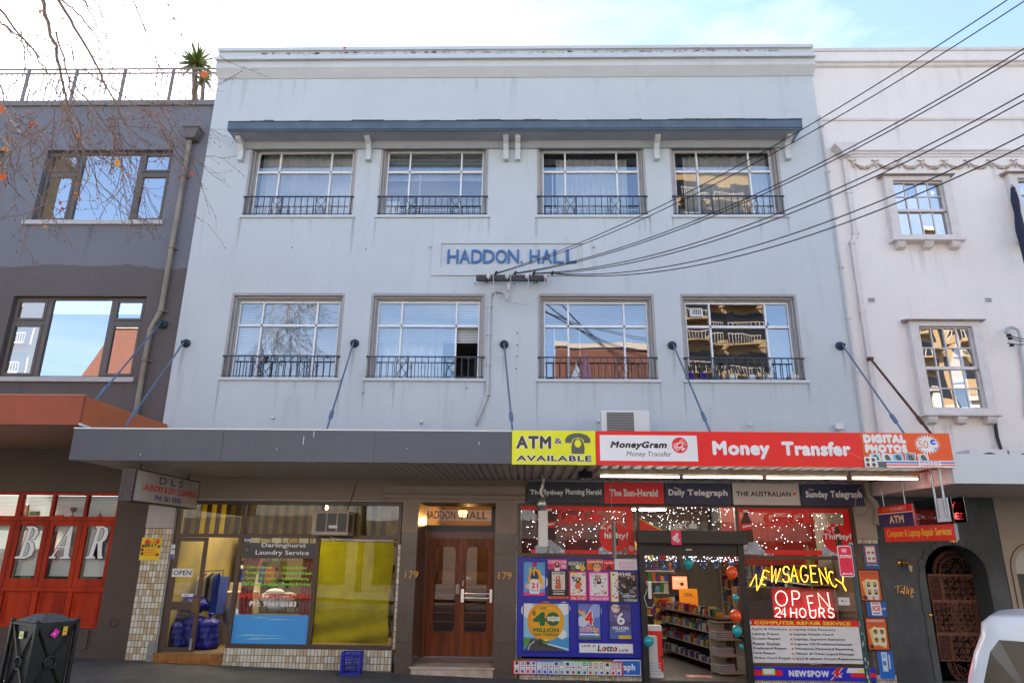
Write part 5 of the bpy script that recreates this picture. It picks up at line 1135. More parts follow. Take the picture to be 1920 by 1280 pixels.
# --- right window : neon, repair board, newspower board -----------------------------
def tubeletter(ch, cx, cy, h, w_, rot, r, mat, parent, Y=.0):
    c_ = W(cx, cy, Y); s_ = .0091
    H, Wd = h*s_, w_*s_*.86; b = MB(); cs, sn = math.cos(rad(rot)), math.sin(rad(rot))
    for st_ in STK[ch]:
        pts = [((x-.5)*Wd, (z-.5)*H) for x, z in st_]; b.tube([(c_.x+x*cs-z*sn, Y, c_.z+x*sn+z*cs) for x, z in pts], r, 6)
    return b.build('neon_letter', mat, parent)
m_ny = EM('neon_yellow', (1, .33, .01), 3); m_nr = EM('neon_red', (1, .07, .06), 7)
YNN = .1
t = thing('neon_sign', 'yellow neon word NEWSAGENCY arched across the shop window', 'neon sign', W(1500, 1080, YNN))
for ch, x, y, h, w_, rot in (('N', 1418.5, 1091, 26, 18, -28), ('E', 1434, 1082, 27, 12, -18), ('W', 1453, 1077, 30, 20, -10), ('S', 1474, 1076, 30, 15, -4), ('A', 1489, 1075, 31, 17, 0), ('G', 1508, 1075, 31, 17, 2), ('E', 1526, 1075, 31, 13, 3), ('N', 1544, 1079, 30, 15, 9), ('C', 1561, 1085, 29, 14, 16), ('Y', 1580, 1094, 27, 20, 26)):
    tubeletter(ch, x, y, h, w_, rot-4, .0062, m_ny, t, YNN)
t = thing('neon_sign', 'red neon words OPEN 24 HOURS under the yellow neon arch', 'neon sign', W(1500, 1130, YNN))
for ch, x, y, h, w_, rot in (('O', 1465, 1121, 27, 26, 0), ('P', 1493, 1121, 27, 18, 2), ('E', 1521, 1130, 27, 13, 8), ('N', 1545, 1125, 28, 22, 8), ('2', 1458, 1147, 17, 13, 0), ('4', 1469, 1147, 17, 12, 0), ('H', 1488, 1148, 17, 13, 0), ('O', 1505, 1148, 16, 14, 0), ('U', 1524, 1149, 16, 13, 0), ('R', 1541, 1148, 17, 12, 0), ('S', 1558, 1148, 17, 13, 0)):
    tubeletter(ch, x, y, h, w_, rot-4, .0075, m_nr, t, YNN)
X0, X1, Z0, Z1 = R(1446, 1102, 1570, 1159, .19); bx('added_halo_panel', M('halo_panel_red', (.075, .008, .008), .6), t, X0, X1, .19, .2, Z0, Z1)  # red board added behind the tubes so their light makes a halo
t, p = poster(1571, 1119, 1594, 1134, 'small white hand written notice right of the red neon', 'notice', 'notice', Y=.04)
p.rect(0, 0, 1, 1, '#e0e2ea').disc(.35, .55, .1, '#5a6a9a', 8).line([(.45, .5), (.8, .55)], .006, '#5a6a9a').line([(.4, .25), (.6, .27)], .005, '#5a6a9a'); p.build('print', t)
t, p = poster(1398, 1160, 1619, 1244, 'white board of computer repair services under a red heading', 'repair_board', 'sign', Y=-.05)
p.rect(0, 0, 1, 1, '#d9dce6').rect(0, .855, 1, 1, '#de1710').text('COMPUTER REPAIR SERVICE', .075, .885, .93, .965, '#f5e320', .035).disc(.035, .925, .016, '#c8d4dc', 14)
lt = ('Apple & Windows', 'Laptop Repair', 'Screen Repair', 'Power Socket', 'Keyboard Repair', 'Hdd Repair', 'Video Card Repair'); rt_ = ('Laptop Data Recovery', 'Laptop Health Check', 'Laptop, Spyware Removal', 'Laptop OS Problems/reinstall', 'Windows Password Resetting', 'Water & Other Liquid Damage', 'ipad & iphone Screen Replacement')
wl = (.31, .245, .25, .24, .3, .195, .325); wr = (.385, .365, .455, .51, .52, .52, .61)
for k in range(7):
    z = .735-k*.111; p.text(lt[k], .045, z, .045+wl[k], z+.07, '#26262a', .02).disc(.022, z+.035, .008, '#c8201c', 8).text(rt_[k], .415, z, min(.415+wr[k]*.98, .995), z+.07, '#26262a', .02).disc(.39, z+.035, .008, '#c8201c', 8)
p.build('print', t)
t, p = poster(1405, 1248, 1644, 1277, 'blue and red NEWSPOWER board at the foot of the right shop window', 'newspower_board', 'sign', Y=-.06)
p.rect(0, 0, 1, 1, '#1d23b4').rect(0, .34, .26, .74, '#dd1518').rect(.8, .3, 1, .62, '#dd1518').otext('NEWSPOW', .31, .27, .63, .75, '#f2f4fb', '#8a92d8', .03, .05).otext('R', .67, .27, .73, .75, '#f2f4fb', '#8a92d8', .03, .05)
bo = [(.7, .98), (.655, .52), (.685, .52), (.64, .02), (.735, .6), (.705, .6), (.735, .98)]
p.poly([(a+(a-.69)*.25, b_) for a, b_ in bo], '#f4f4fa').poly(bo, '#dd1518').rect(.1, .38, .2, .86, '#9ad02a').rect(.11, .46, .19, .8, '#dfeac8').poly([(.765, .62), (.94, .62), (.94, .98), (.785, .98)], '#e6e8f4').rect(.86, .68, .91, .88, '#e8e02a'); p.build('print', t)
# --- pillar with blue newspaper panels and photo posters ---------------------------------
PA, PB = NR+.004, XR
zpt = W(1630, 1010).z
bx('beige_pillar', m_beige, flat, PA, PB-.002, -.05, -.002, zpt, ZS-.001)
tp2 = bx('tiled_pillar', m_grout, flat, PA, PB, -.02, -.002, -.2, zpt-.001)
tiles(PA+.01, PB-.005, -.0, .16, -.026, .034, .1, tp2); tiles(PA+.01, PB-.005, zpt-.08, zpt-.004, -.026, .04, .072, tp2)
t, p = poster(1617, 1020, 1650, 1066, 'dark blue panel with a small passport photo sheet at the top of the pillar', 'newspaper_poster', 'sign', Y=-.05)
p.rect(0, 0, 1, 1, '#1a4a8a').rect(.12, .25, .85, .94, '#f0f0f2').line([(.15, .28), (.82, .28), (.82, .91), (.15, .91)], .014, '#d82a24', close=True)
for a, z in ((.35, .66), (.65, .66), (.35, .42), (.65, .42)): p.disc(a, z, .1, '#2a2420', 10).disc(a, z-.01, .06, '#b88a6a', 8)
p.text('Daily Telegraph', .12, .12, .9, .2, '#e8ecf4', .02); p.build('print', t)
t, p = poster(1624, 1125, 1664, 1156, 'blue panel with an ICE notice between the passport posters', 'newspaper_poster', 'sign', Y=-.045)
p.rect(0, 0, 1, 1, '#1458ae').poly([(.22, .1), (.75, .1), (.72, .92), (.2, .92)], '#eef0f4').text('ICE', .28, .38, .68, .68, '#d81f2a', .04).rect(.28, .78, .66, .84, '#d81f2a').rect(.3, .2, .64, .26, '#3a50a0').text('graph', .7, .4, .98, .6, '#e8ecf4', .01); p.build('print', t)
t, p = poster(1644, 1216, 1679, 1272, 'bright blue panel with a rolled newspaper emblem low on the pillar', 'newspaper_poster', 'sign', Y=-.045)
p.rect(0, 0, 1, 1, '#1464c0').poly([(.25, .25), (.6, .25), (.65, .9), (.25, .9)], '#bcd2ea').rect(.3, .45, .52, .6, '#3a78c4').rect(.3, .7, .55, .85, '#8ab0dc').line([(.75, .35), (.77, .8)], .02, '#dfe8f4'); p.build('print', t)
def passport(x0, y0, x1, y1, lab, man):
    t, p = poster(x0, y0, x1, y1, lab, 'passport_poster', 'poster', Y=-.075, frame=m_black, group='passport photo posters on the pillar')
    p.rect(0, 0, 1, 1, '#e65a18').text('PASSPORT', .08, .88, .92, .95, '#f0e8e0' if man else '#5a3424', .02).text('PHOTOS', .14, .77, .92, .86, '#a04a50', .02)
    p.poly([(.1, .62), (.3, .7), (.42, .12), (.24, .1)], '#d8b878').poly([(.26, .2), (.86, .05), (.94, .62), (.36, .74)], '#e2c68a').poly([(.28, .14), (.9, .14), (.9, .7), (.3, .7)], '#ecd8a4')
    for a, z in ((.42, .54), (.74, .54), (.42, .28), (.74, .28)):
        if man: p.disc(a, z+.03, .1, '#241810', 12).disc(a, z, .085, '#9a6240', 12).rect(a-.14, z-.13, a+.14, z-.08, '#d8cfc0')
        else: figure(p, a, z+.02, .13, '#2a1c16', '#d8a488', '#cfc8c4')
    p.disc(.16, .1, .1, '#4a3424', 12); p.build('print', t)
passport(1609, 1069, 1654, 1125, 'upper orange passport photos poster with four women', False)
passport(1622, 1158, 1668, 1217, 'lower orange passport photos poster with four men', True)
# drain elbow and cables on the pillar
x = W(1625, 925, -.1).x
tag(MB().tube([(x+.02, -.1, ZS+.0), (x+.02, -.1, ZS-.24), (x+.12, -.1, ZS-.36), (x+.16, -.1, ZS-.5), (x+.1, -.1, zpt+.25)], .055, 10).lathe([(.055, -.02), (.07, -.02), (.07, .02), (.055, .02)], (x+.02, -.1, ZS-.22), seg=12).build('drain_pipe', m_beige), 'beige painted drain pipe elbow on top of the tiled pillar', 'drain pipe')
tag(MB().tube([W(1608, 918, -.25), W(1604, 935, -.25), W(1603, 960, -.24), W(1612, 966, -.22), W(1625, 960, -.2), W(1628, 952, -.15)], .009, 6).tube([W(1608, 918, -.25), W(1613, 914, -.22), W(1618, 912, -.1)], .009, 6).build('looped_cable', M('cable_grey', (.3, .28, .26), .5)), 'grey cable looping over the right end of the newspaper signs', 'cable')
# --- newsagency interior ----------------------------------------------------------------
zi2 = .02; NX0, NX1 = NL+.02, NR-.0; ZC = NT+.25
rm = MB()
mfl = M('shop_floor', (.07, .06, .055), .4, var=.2); mw = M('shop_wall', (.2, .16, .12), .8, var=.15)
for q, mt in (([(NX0, .14, zi2), (NX1, .14, zi2), (NX1, 8, zi2), (NX0, 8, zi2)], mfl), ([(NX0, 8, 0), (NX1, 8, 0), (NX1, 8, ZC), (NX0, 8, ZC)], mw), ([(NX0, .15, 0), (NX0, 8, 0), (NX0, 8, ZC), (NX0, .15, ZC)], mw), ([(NX1, 8, 0), (NX1, .15, 0), (NX1, .15, ZC), (NX1, 8, ZC)], mw), ([(NX0, 8, ZC), (NX1, 8, ZC), (NX1, .15, ZC), (NX0, .15, ZC)], mw)):
    rm.add(q, [(0, 1, 2, 3)], mt)
rm.build('newsagency_room', None, flat)
pk_c = ['#c8281c', '#e0a020', '#2a5ab0', '#e8e4dc', '#3a8a3a', '#8a2a8a', '#e06a20', '#20242a', '#d8d0c0', '#f0d040', '#a01a2a', '#5aa0c8']
def PK(h): return M('pack_'+h, tuple(v*.55 for v in lin(h)), .35, var=.5, scale=22)
def shelves(x0, x1, y0, y1, levels, name, lab, cat, item=(.05, .12, .1), face='y', back=True, mat=None, gapz=.32, z00=.1):
    mat = mat or M('shelf_white', (.45, .42, .36), .5)
    t = thing(name, lab, cat, ((x0+x1)/2, (y0+y1)/2, zi2)); b = MB(); g = MB()
    for l_ in range(levels):
        z = zi2+z00+l_*gapz; bx('shelf', mat, t, x0, x1, y0, y1, z-.02, z)
        if face == 'y':
            x = x0+.02
            while x < x1-.06:
                w_ = random.uniform(*item[:2]); h = random.uniform(item[2]*.7, item[2]*1.5); g.box(x, x+w_*.92, y0+.01, y0+.12, z, z+h, PK(random.choice(pk_c))); x += w_
        else:
            y = y0+.02
            while y < y1-.06:
                w_ = random.uniform(*item[:2]); h = random.uniform(item[2]*.7, item[2]*1.5)
                xx = (x0+.01, x0+.12) if face == 'x-' else (x1-.12, x1-.01); g.box(xx[0], xx[1], y, y+w_*.92, z, z+h, PK(random.choice(pk_c))); y += w_
    for (a, c) in ((x0, y0), (x1-.02, y0), (x0, y1-.02), (x1-.02, y1-.02)): bx('upright', mat, t, a, a+.02, c, c+.02, zi2, zi2+z00+levels*gapz)
    g.build('goods', None, t, kind='stuff'); return t
shelves(D0+.0, D1-.1, 5.2, 5.7, 9, 'magazine_rack', 'tall magazine rack across the back of the newsagency', 'rack', (.07, .13, .16), gapz=.26)
shelves(NX0+.02, D0+.35, 2.2, 5.0, 8, 'card_rack', 'rack of cards and magazines along the left inside the newsagency', 'rack', (.04, .09, .12), 'x+', gapz=.24)
shelves(NX1-.5, NX1-.05, 1.0, 7.5, 6, 'magazine_shelf', 'magazine shelf on the right wall inside the newsagency', 'shelf', (.12, .2, .22), 'x-', gapz=.36)
# counter with sweets running back on the right of the door
cx0, cy0, cx1, cy1 = D1-.32, .55, D0+.75, 3.4
ct = thing('sweets_counter', 'long counter with three shelves of colourful sweets leading into the newsagency', 'counter', (cx0, cy0, zi2))
dv = Vector((cx1-cx0, cy1-cy0, 0)); ln = dv.length; dv.normalize(); nv_ = Vector((dv.y, -dv.x, 0)); nv_ = nv_ if nv_.x > 0 else -nv_
def cbox(b, s0, s1, n0, n1, z0, z1, mat=None):
    o = Vector((cx0, cy0, zi2)); b.obox(o+dv*((s0+s1)/2)+nv_*((n0+n1)/2)+Vector((0, 0, (z0+z1)/2)), (dv, nv_, Vector((0, 0, 1))), (s1-s0)/2, (n1-n0)/2, (z1-z0)/2, mat)
mcw = M('counter_cream', (.34, .29, .22), .5, var=.15)
for k, z in enumerate((.15, .42, .69)):
    b = MB(); cbox(b, .35, ln, 0, .45, z-.02, z); b.build('shelf', mcw, ct)
    b = MB(); s_ = .38
    while s_ < ln-.05:
        w_ = random.uniform(.03, .07); c_ = random.choice(pk_c if k else ['#3a1a5a', '#e8e4dc', '#241440', '#8a6ab0']); cbox(b, s_, s_+w_*.9, .0, .1, z, z+random.uniform(.07, .13), PK(c_))
        if k: cbox(b, s_, s_+w_*.9, .13, .25, z, z+random.uniform(.12, .18), PK(random.choice(pk_c)))
        s_ += w_
    b.build('sweets', None, ct, kind='stuff')
b = MB(); cbox(b, .3, ln, .3, .5, .02, .95); b.build('counter_back', m_dark, ct)
b = MB(); cbox(b, -.02, ln, .0, .5, .93, .96); b.build('counter_top', M('counter_top', (.12, .07, .05), .3), ct)
b = MB(); s_ = .1
while s_ < ln: w_ = random.uniform(.03, .08); cbox(b, s_, s_+w_, .05, .2, .962, .962+random.uniform(.05, .16), PK(random.choice(pk_c+['#c8281c', '#d8a020']))); s_ += w_*1.15
b.build('sweets', None, ct, kind='stuff')
ps = thing('newspaper_shelf', 'cream cabinet with cubbyholes of newspapers at the front of the counter', 'cabinet', (cx0, cy0, zi2))
for a in (.3,): b = MB(); cbox(b, a, a+.02, -.02, .45, 0, .9); b.build('side_panel', mcw, ps)
for z in (.02, .3, .58, .88): b = MB(); cbox(b, -.028, .318, -.018, .44, z, z+.02); b.build('shelf', mcw, ps)
for z in (.045, .325, .605):
    b = MB()
    for q in range(4): cbox(b, .0+random.uniform(0, .02), .28, -.03, .3, z+q*.035, z+q*.035+.02, M('newsprint', (.42, .41, .4), .9, var=.2, scale=40))
    b.build('newspaper_pile', None, ps)
# lottery terminal, monitor
c_ = W(1275, 1100, 3.0)
tm = thing('lottery_terminal', 'black lottery terminal with an orange red screen in the middle of the shop', 'terminal', (c_.x, 3.0, zi2))
MB().box(c_.x-.2, c_.x+.2, 3, 3.25, c_.z-.2, c_.z+.28).build('housing', m_black, tm, bev=.01); bx('stand', m_dark, tm, c_.x-.08, c_.x+.08, 3.05, 3.2, zi2, c_.z-.201)
p = PR((c_.x-.16, 2.998, c_.z-.04), (.32, 0, 0), (0, 0, .26)); p.rect(0, 0, 1, 1, EM('screen_red', (.9, .12, .05), .9)).rect(.1, .78, .9, .85, '#f4e8d8').disc(.4, .45, .18, '#d8b890', 10).disc(.65, .4, .14, '#503020', 10); p.build('screen', tm)
b = PR((c_.x-.05, 2.9, .95), (.4, 0, 0), (0, 0, .42)); b.rect(0, 0, 1, 1, '#e0841a').text('OPAL', .25, .6, .75, .8, '#3a2408', .02); tag(b.build('opal_sign', None), 'orange card sign under the lottery terminal', 'sign')
# doorway stand with newspapers, phone, mat
X0, X1, Z0, Z1 = R(1209, 1172, 1245, 1270, .12)
ws = thing('newspaper_stand', 'white newspaper stand with red cola print at the left of the doorway', 'stand', (X0, .15, zi2))
MB().box(X0, X1, .12, .3, zi2, Z1).build('stand_body', m_plast, ws)
p = PR((X0, .118, zi2), (X1-X0, 0, 0), (0, 0, Z1-zi2)); p.poly([(.7, .2), (1, .1), (1, .86), (.7, .84)], '#d8201c').poly([(0, .85), (.3, .8), (.5, .83), (.8, .79), (1, .84), (1, .9), (0, .9)], '#d8201c').disc(.95, .4, .1, '#4a1a12', 10)
for k in range(5): p.rect(.05, .08+k*.05, .85, .1+k*.05, '#a8aab4')
p.build('print', ws)
X0p = W(1217, 1100, -.16).x; zp_ = W(1217, 1108, -.16).z
ph = thing('wall_telephone', 'white telephone handset hanging with a curly cord at the left door jamb', 'telephone', (X0p, -.16, zp_))
MB().box(X0p-.05, X0p+.07, -.19, -.145, zp_-.28, zp_+.12).build('phone_body', m_black, ph, bev=.01)
MB().box(X0p-.03, X0p+.03, -.24, -.192, zp_-.12, zp_+.16).build('handset', m_plast, ph, bev=.015)
MB().tube([(X0p-.04, -.2, zp_+.04), (X0p-.1, -.2, zp_-.1), (X0p-.06, -.2, zp_-.25), (X0p+.03, -.2, zp_-.27), (X0p+.07, -.2, zp_-.2)], .006, 6).build('cord', m_plast, ph)
X0, X1, Z0, Z1 = R(1292, 1258, 1338, 1268, .1)
tag(MB().add([(1.9+.9, .25, zi2+.006), (3.25, .2, zi2+.006), (3.3, .5, zi2+.006), (2.85, .55, zi2+.006)], [(0, 1, 2, 3)], M('mat_print', '#c8b0a0', .8, c2='#b02a20', scale=9)).build('floor_sticker', None), 'red and white printed sticker on the newsagency floor', 'sticker')
# bunting of dark newspaper pages in the doorway
for k, px in enumerate((1207, 1233, 1259, 1310, 1336, 1362)):
    X0, X1, Z0, Z1 = R(px, 1049, px+17, 1067, .02); b = PR((X0, .02, Z0), (X1-X0, 0, 0), (0, 0, Z1-Z0)); b.poly([(0, 1), (.05, .05), (.95, 0), (1, 1)][::-1] if 0 else [(.05, .05), (.95, 0), (1, 1), (0, 1)], '#26324e')
    for q in range(7): b.disc(random.random()*.8+.1, random.random()*.8+.1, .06, random.choice(['#c8d4e4', '#8a9ab8', '#e8ecf4']), 6)
    b.mb.box(X0, X1, .021, .03, Z0, Z1, m_dark)
    tag(b.build('paper_flag', None), ['first', 'second', 'third', 'fourth', 'fifth', 'sixth'][k]+' dark spotted flag from the left along the top of the shop doorway', 'flag', 'dark flags along the doorway')
# balloons
m_tq = M('turquoise_latex', (.02, .36, .42), .25, coat=.4); m_or = M('orange_latex', (.9, .1, .015), .25, coat=.4)
for px, py, r, mt, lab in ((1291, 1056, 9, m_tq, 'turquoise balloon at the top middle of the doorway'), (1372, 1073, 10.5, m_or, 'upper orange balloon on the right door frame'), (1379, 1120, 6, m_tq, 'small turquoise balloon between the two orange ones'), (1379, 1154, 10, m_or, 'lower orange balloon on the right door frame'), (1382, 1182, 9, m_tq, 'turquoise balloon under the lower orange one'), (1390, 1211, 4, m_tq, 'tiny turquoise balloon lowest on the right frame'), (1216, 1201, 9, m_tq, 'turquoise balloon in front of the white newspaper stand')):
    c_ = W(px, py, -.2); rr = r*(12.8/FPX)*.97
    t = thing('balloon', lab, 'balloon', c_, 'balloons around the newsagency doorway')
    MB().lathe([(0, rr*1.12), (rr*.5, rr*.98), (rr*.86, rr*.6), (rr, rr*.1), (rr*.93, -rr*.4), (rr*.6, -rr*.9), (rr*.15, -rr*1.15), (0, -rr*1.18)], c_, (random.uniform(-.3, .3), 0, 1), 18).build('skin', mt, t)
    MB().tube([c_+Vector((0, 0, -rr*1.15)), c_+Vector((.01, .02, -rr*1.5))], .004, 5).build('knot', mt, t)
t, p = poster(1258, 993, 1278, 1021, 'pink packet hanging from the roller shutter box', 'packet', 'packet', Y=-.33)
p.rect(0, 0, 1, 1, '#d82a5a').disc(.4, .45, .3, '#e0c8d0', 12).disc(.62, .3, .22, '#c8b0bc', 10).disc(.6, .7, .16, '#e8d8dc', 10); p.build('print', t)
# hanging light box wrapped in foil, at the left of the newsagency, and the side blade signs
xq = W(1027, 990, -.9); zq0 = W(1027, 1024, -.9).z; zq1 = W(1027, 957, -.9).z
hs = thing('hanging_sign', 'small white box sign on a foil wrapped arm in front of the left cola window', 'sign', (xq.x, -.9, zq0))
MB().box(xq.x-.16, xq.x-.14, -.9, -.4, zq0+.01, zq1).box(xq.x-.16, xq.x+.0, -.92, -.9, zq0, zq1).build('box', m_plast, hs)
p = PR((xq.x-.162, -.4, zq0+.01), (0, -.5, 0), (0, 0, zq1-zq0-.01)); p.rect(0, 0, 1, 1, '#b8281c').rect(.2, .2, .8, .5, '#e8e0d8'); p.build('print', hs)
z_ = zq1; pts = [(xq.x-.09, -.85, z_)]
for k in range(9): pts.append((xq.x-.09+random.uniform(-.03, .03), -.85+random.uniform(-.02, .02), z_+.06*(k+1)))
MB().tube(pts, [.04, .1, .11, .07, .045, .05, .035, .04, .03, .035], 7).build('foil_wrap', M('kitchen_foil', (.7, .7, .68), .25, .9, var=.4, scale=40, bump=1, bscale=40), hs)
MB().tube([pts[-1], (xq.x-.11, -.85, zf0)], .015).build('arm', m_steel, hs)
xq2 = W(1148, 990, -.6); q0, q1 = W(1148, 1046, -.9), W(1148, 978, -.6)
tag(MB().box(xq2.x-.01, xq2.x+.02, -.9, -.55, q0.z, q1.z).tube([(xq2.x, -.6, q1.z), (xq2.x, -.6, zf0)], .006).build('edge_on_sign', M('grey_board', (.3, .26, .24), .6)), 'thin hanging board seen edge on before the left cola window', 'sign')
# fluorescent tubes inside the newsagency
for (xa, xb, y) in ((D0-1.3, D0-.1, 1.6), (D0+.2, D0+1.4, 2.6), (D1+.3, D1+1.5, 1.8), (D0+.3, D0+1.5, 5.0)):
    t = thing('ceiling_fluorescent', {1.6: 'lit fluorescent tube seen through the left cola window', 2.6: 'lit fluorescent tube above the shop doorway', 1.8: 'lit fluorescent tube behind the right cola window', 5.0: 'lit fluorescent tube deep inside the newsagency'}[y], 'light', (xa, y, ZC-.05), 'lit tubes inside the newsagency')
    bx('batten_body', m_plast, t, xa, xb, y-.04, y+.04, ZC-.05, ZC-.005); MB().tube([(xa+.03, y, ZC-.075), (xb-.03, y, ZC-.075)], .015).build('tube', EM('lit_tube', (1, .95, .85), 26), t)
area('newsagency_light', (D1-.3, 2.2, ZC-.1), 4.4, 3, 30, (1, .88, .7))
# red plastic wall behind the right cola window and shelving boxes behind neon
b = MB().box(D1+.1, NX1-.2, 1.3, 1.34, zrow-.15, NT+.1).build('red_backboard', M('red_plastic', (.33, .02, .01), .4, var=.2)); tag(b, 'red backboard behind the right cola window', 'board')
b = MB().box(NX0+.05, D0-.05, 1.5, 1.54, zrow-.1, NT+.1).build('dark_backboard', M('dim_stock', (.30, .03, .015), .5, c2=(.05, .03, .03), scale=2.2)); tag(b, 'dim red and brown backboard behind the left cola window', 'board')
b = MB().box(D1+.2, NX1-.7, .95, 1.3, .9, 1.5).build('display_case', M('case_dark', (.08, .07, .06), .3, var=.4, scale=12)); tag(b, 'dark display case behind the red neon letters', 'display case')
# ================================================================= LEFT NEIGHBOUR (dark grey building with a bar)
YG = .05
GT = W(300, 190, YG).z
gb_ = thing('bar_building', 'dark grey rendered building with bronze windows and a bar below', 'building', (XL-4, YG, 0))
def avgrect(tl, br, bl, Y): return ((W(*tl, Y).x+W(*bl, Y).x)/2, W(*br, Y).x, W(*br, Y).z, W(*tl, Y).z)
g1 = ((W(88.6, 281, YG).x+W(59, 414, YG).x)/2, (W(324.8, 281, YG).x+W(303, 414, YG).x)/2, W(180, 414, YG).z, W(200, 281, YG).z)
g2 = ((W(23, 555, YG).x+W(-7, 707, YG).x)/2, (W(275.6, 555.5, YG).x+W(247.7, 708, YG).x)/2, W(120, 707, YG).z, W(150, 555, YG).z)
gw_ = g1[1]-g1[0]
g0 = (W(9, 284, YG).x-gw_, W(9, 284, YG).x, g1[2], g1[3]); g3 = (g0[0]+.0, g0[1], g2[2], g2[3])
if g3[1] > g2[0]-.3: g3 = (g2[0]-.9-gw_, g2[0]-.9, g2[2], g2[3])
bR, bL = (W(218, 925, YG).x+W(191, 1170, YG).x)/2, -16.0; bT, bB = W(100, 922, YG).z, W(150, 1177, YG).z
m_g2 = M('grey_render_two_tone', (.155, .16, .19), .75, bump=.2, bscale=40)
# two paint colours: a ragged repaint line crosses the wall below the upper windows
t_ = m_g2.node_tree; g_ = N(t_, 'ShaderNodeNewGeometry'); sx_ = N(t_, 'ShaderNodeSeparateXYZ'); t_.links.new(g_.outputs['Position'], sx_.inputs[0])
n1 = N(t_, 'ShaderNodeTexNoise'); n1.inputs['Scale'].default_value = 1.1; n1.inputs['Detail'].default_value = 6; t_.links.new(g_.outputs['Position'], n1.inputs['Vector'])
ma = N(t_, 'ShaderNodeMath', operation='MULTIPLY_ADD'); ma.inputs[1].default_value = .35; t_.links.new(n1.outputs['Fac'], ma.inputs[0]); t_.links.new(sx_.outputs['Z'], ma.inputs[2])
mr_ = N(t_, 'ShaderNodeMapRange'); zl = W(150, 500, YG).z+.17; mr_.inputs[1].default_value = zl-.01; mr_.inputs[2].default_value = zl+.02; t_.links.new(ma.outputs[0], mr_.inputs[0])
n2 = N(t_, 'ShaderNodeTexNoise'); n2.inputs['Scale'].default_value = .8; n2.inputs['Detail'].default_value = 8; t_.links.new(g_.outputs['Position'], n2.inputs['Vector'])
mA = N(t_, 'ShaderNodeMix', data_type='RGBA'); mA.inputs['A'].default_value = (.10, .085, .082, 1); mA.inputs['B'].default_value = (.125, .108, .105, 1); t_.links.new(n2.outputs['Fac'], mA.inputs['Factor'])
mB = N(t_, 'ShaderNodeMix', data_type='RGBA'); mB.inputs['A'].default_value = (.15, .15, .175, 1); mB.inputs['B'].default_value = (.18, .185, .22, 1); t_.links.new(n2.outputs['Fac'], mB.inputs['Factor'])
mC = N(t_, 'ShaderNodeMix', data_type='RGBA'); t_.links.new(mr_.outputs[0], mC.inputs['Factor']); t_.links.new(mA.outputs['Result'], mC.inputs['A']); t_.links.new(mB.outputs['Result'], mC.inputs['B']); t_.links.new(mC.outputs['Result'], t_.nodes['Principled BSDF'].inputs['Base Color'])
MB().wall(-16, XL-.003, 3.9, GT-.13, [g0, g1, g2, g3], YG, .35).build('wall', m_g2, gb_)
MB().wall(-16, XL-.003, -.3, 3.898, [(bL+.3, bR, bB, bT)], YG, .35).build('ground_floor_wall', m_brown, gb_)
bx('parapet_coping', M('coping_grey', (.2, .19, .19), .7, var=.1), gb_, -16, XL-.003, YG-.05, .5, GT-.129, GT)
bx('roof', m_lead, gb_, -16, XL-.003, .5, 12, GT-.3, GT-.2)
bx('wall_vent_hole', m_black, gb_, W(118, 855, YG).x, W(124, 855, YG).x, YG-.003, YG+.001, W(120, 917, YG).z, W(120, 912, YG).z)
for (x0, x1, z0, z1), k in ((g0, 0), (g1, 1), (g2, 2), (g3, 3)):
    b = MB(); ya, yb = YG+.1, YG+.16
    fr_rect(b, x0+.002, x1-.002, z0+.002, z1-.002, ya, yb, .05)
    w_ = x1-x0; c1, c2 = x0+w_*.265, x0+w_*.745; h1 = z1-(z1-z0)*.315
    for c_ in (c1, c2): b.box(c_-.05, c_+.05, ya-.01, yb, z0+.052, z1-.052)
    for a, c in ((x0+.052, c1-.05), (c2+.05, x1-.052)): b.box(a, c, ya-.005, yb, h1-.04, h1+.04)
    wn = b.build('window', m_bronze, gb_, bev=.004)
    for a, c in ((x0+.055, c1-.052), (c2+.052, x1-.055)):
        for z_a, z_b in ((z0+.055, h1-.042), (h1+.042, z1-.055)):
            q = MB(); fr_rect(q, a, c, z_a, z_b, ya-.022, ya+.03, .05); s_ = q.build('sash', m_bronze, wn, bev=.004)
            pane(a+.05, c-.05, z_a+.05, z_b-.05, ya+.01, g_gr, wn, t=.003)
    pane(c1+.05, c2-.05, z0+.052, z1-.052, ya+.03, g_gr, wn, t=.002)
    MB().box(x0-.15, x1+.06, YG-.06, YG+.1, z0-.10, z0-.002).build('sill', m_sill, wn, bev=.006)
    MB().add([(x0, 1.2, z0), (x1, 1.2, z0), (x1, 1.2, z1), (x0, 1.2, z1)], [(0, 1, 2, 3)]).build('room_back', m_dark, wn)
# roof railing
rlg = thing('roof_railing', 'metal railing with thin balusters along the roof of the grey building', 'railing', (-12, .3, GT))
zr = W(200, 130, .3).z; zr2 = W(200, 138, .3).z
for z in (zr, zr2): MB().tube([(-16, .3, z), (XL-.03, .3, z)], .022, 8).build('rail', M('rail_steel', (.26, .21, .19), .45, .4), rlg)
bs = None; x = -15.9; k = 0
while x < XL-.05:
    if k % 9 == 5: bx('post', M('rail_steel', (.26, .21, .19), .45, .4), rlg, x-.028, x+.028, .272, .328, GT, zr-.01)
    elif bs is None: bs = mesh_at('baluster', MB().box(-.007, .007, -.007, .007, 0, zr2-GT), M('rail_steel', (.26, .21, .19), .45, .4), rlg, (x, .3, GT))
    else: inst(bs, (x, .3, GT), rlg)
    x += .128; k += 1
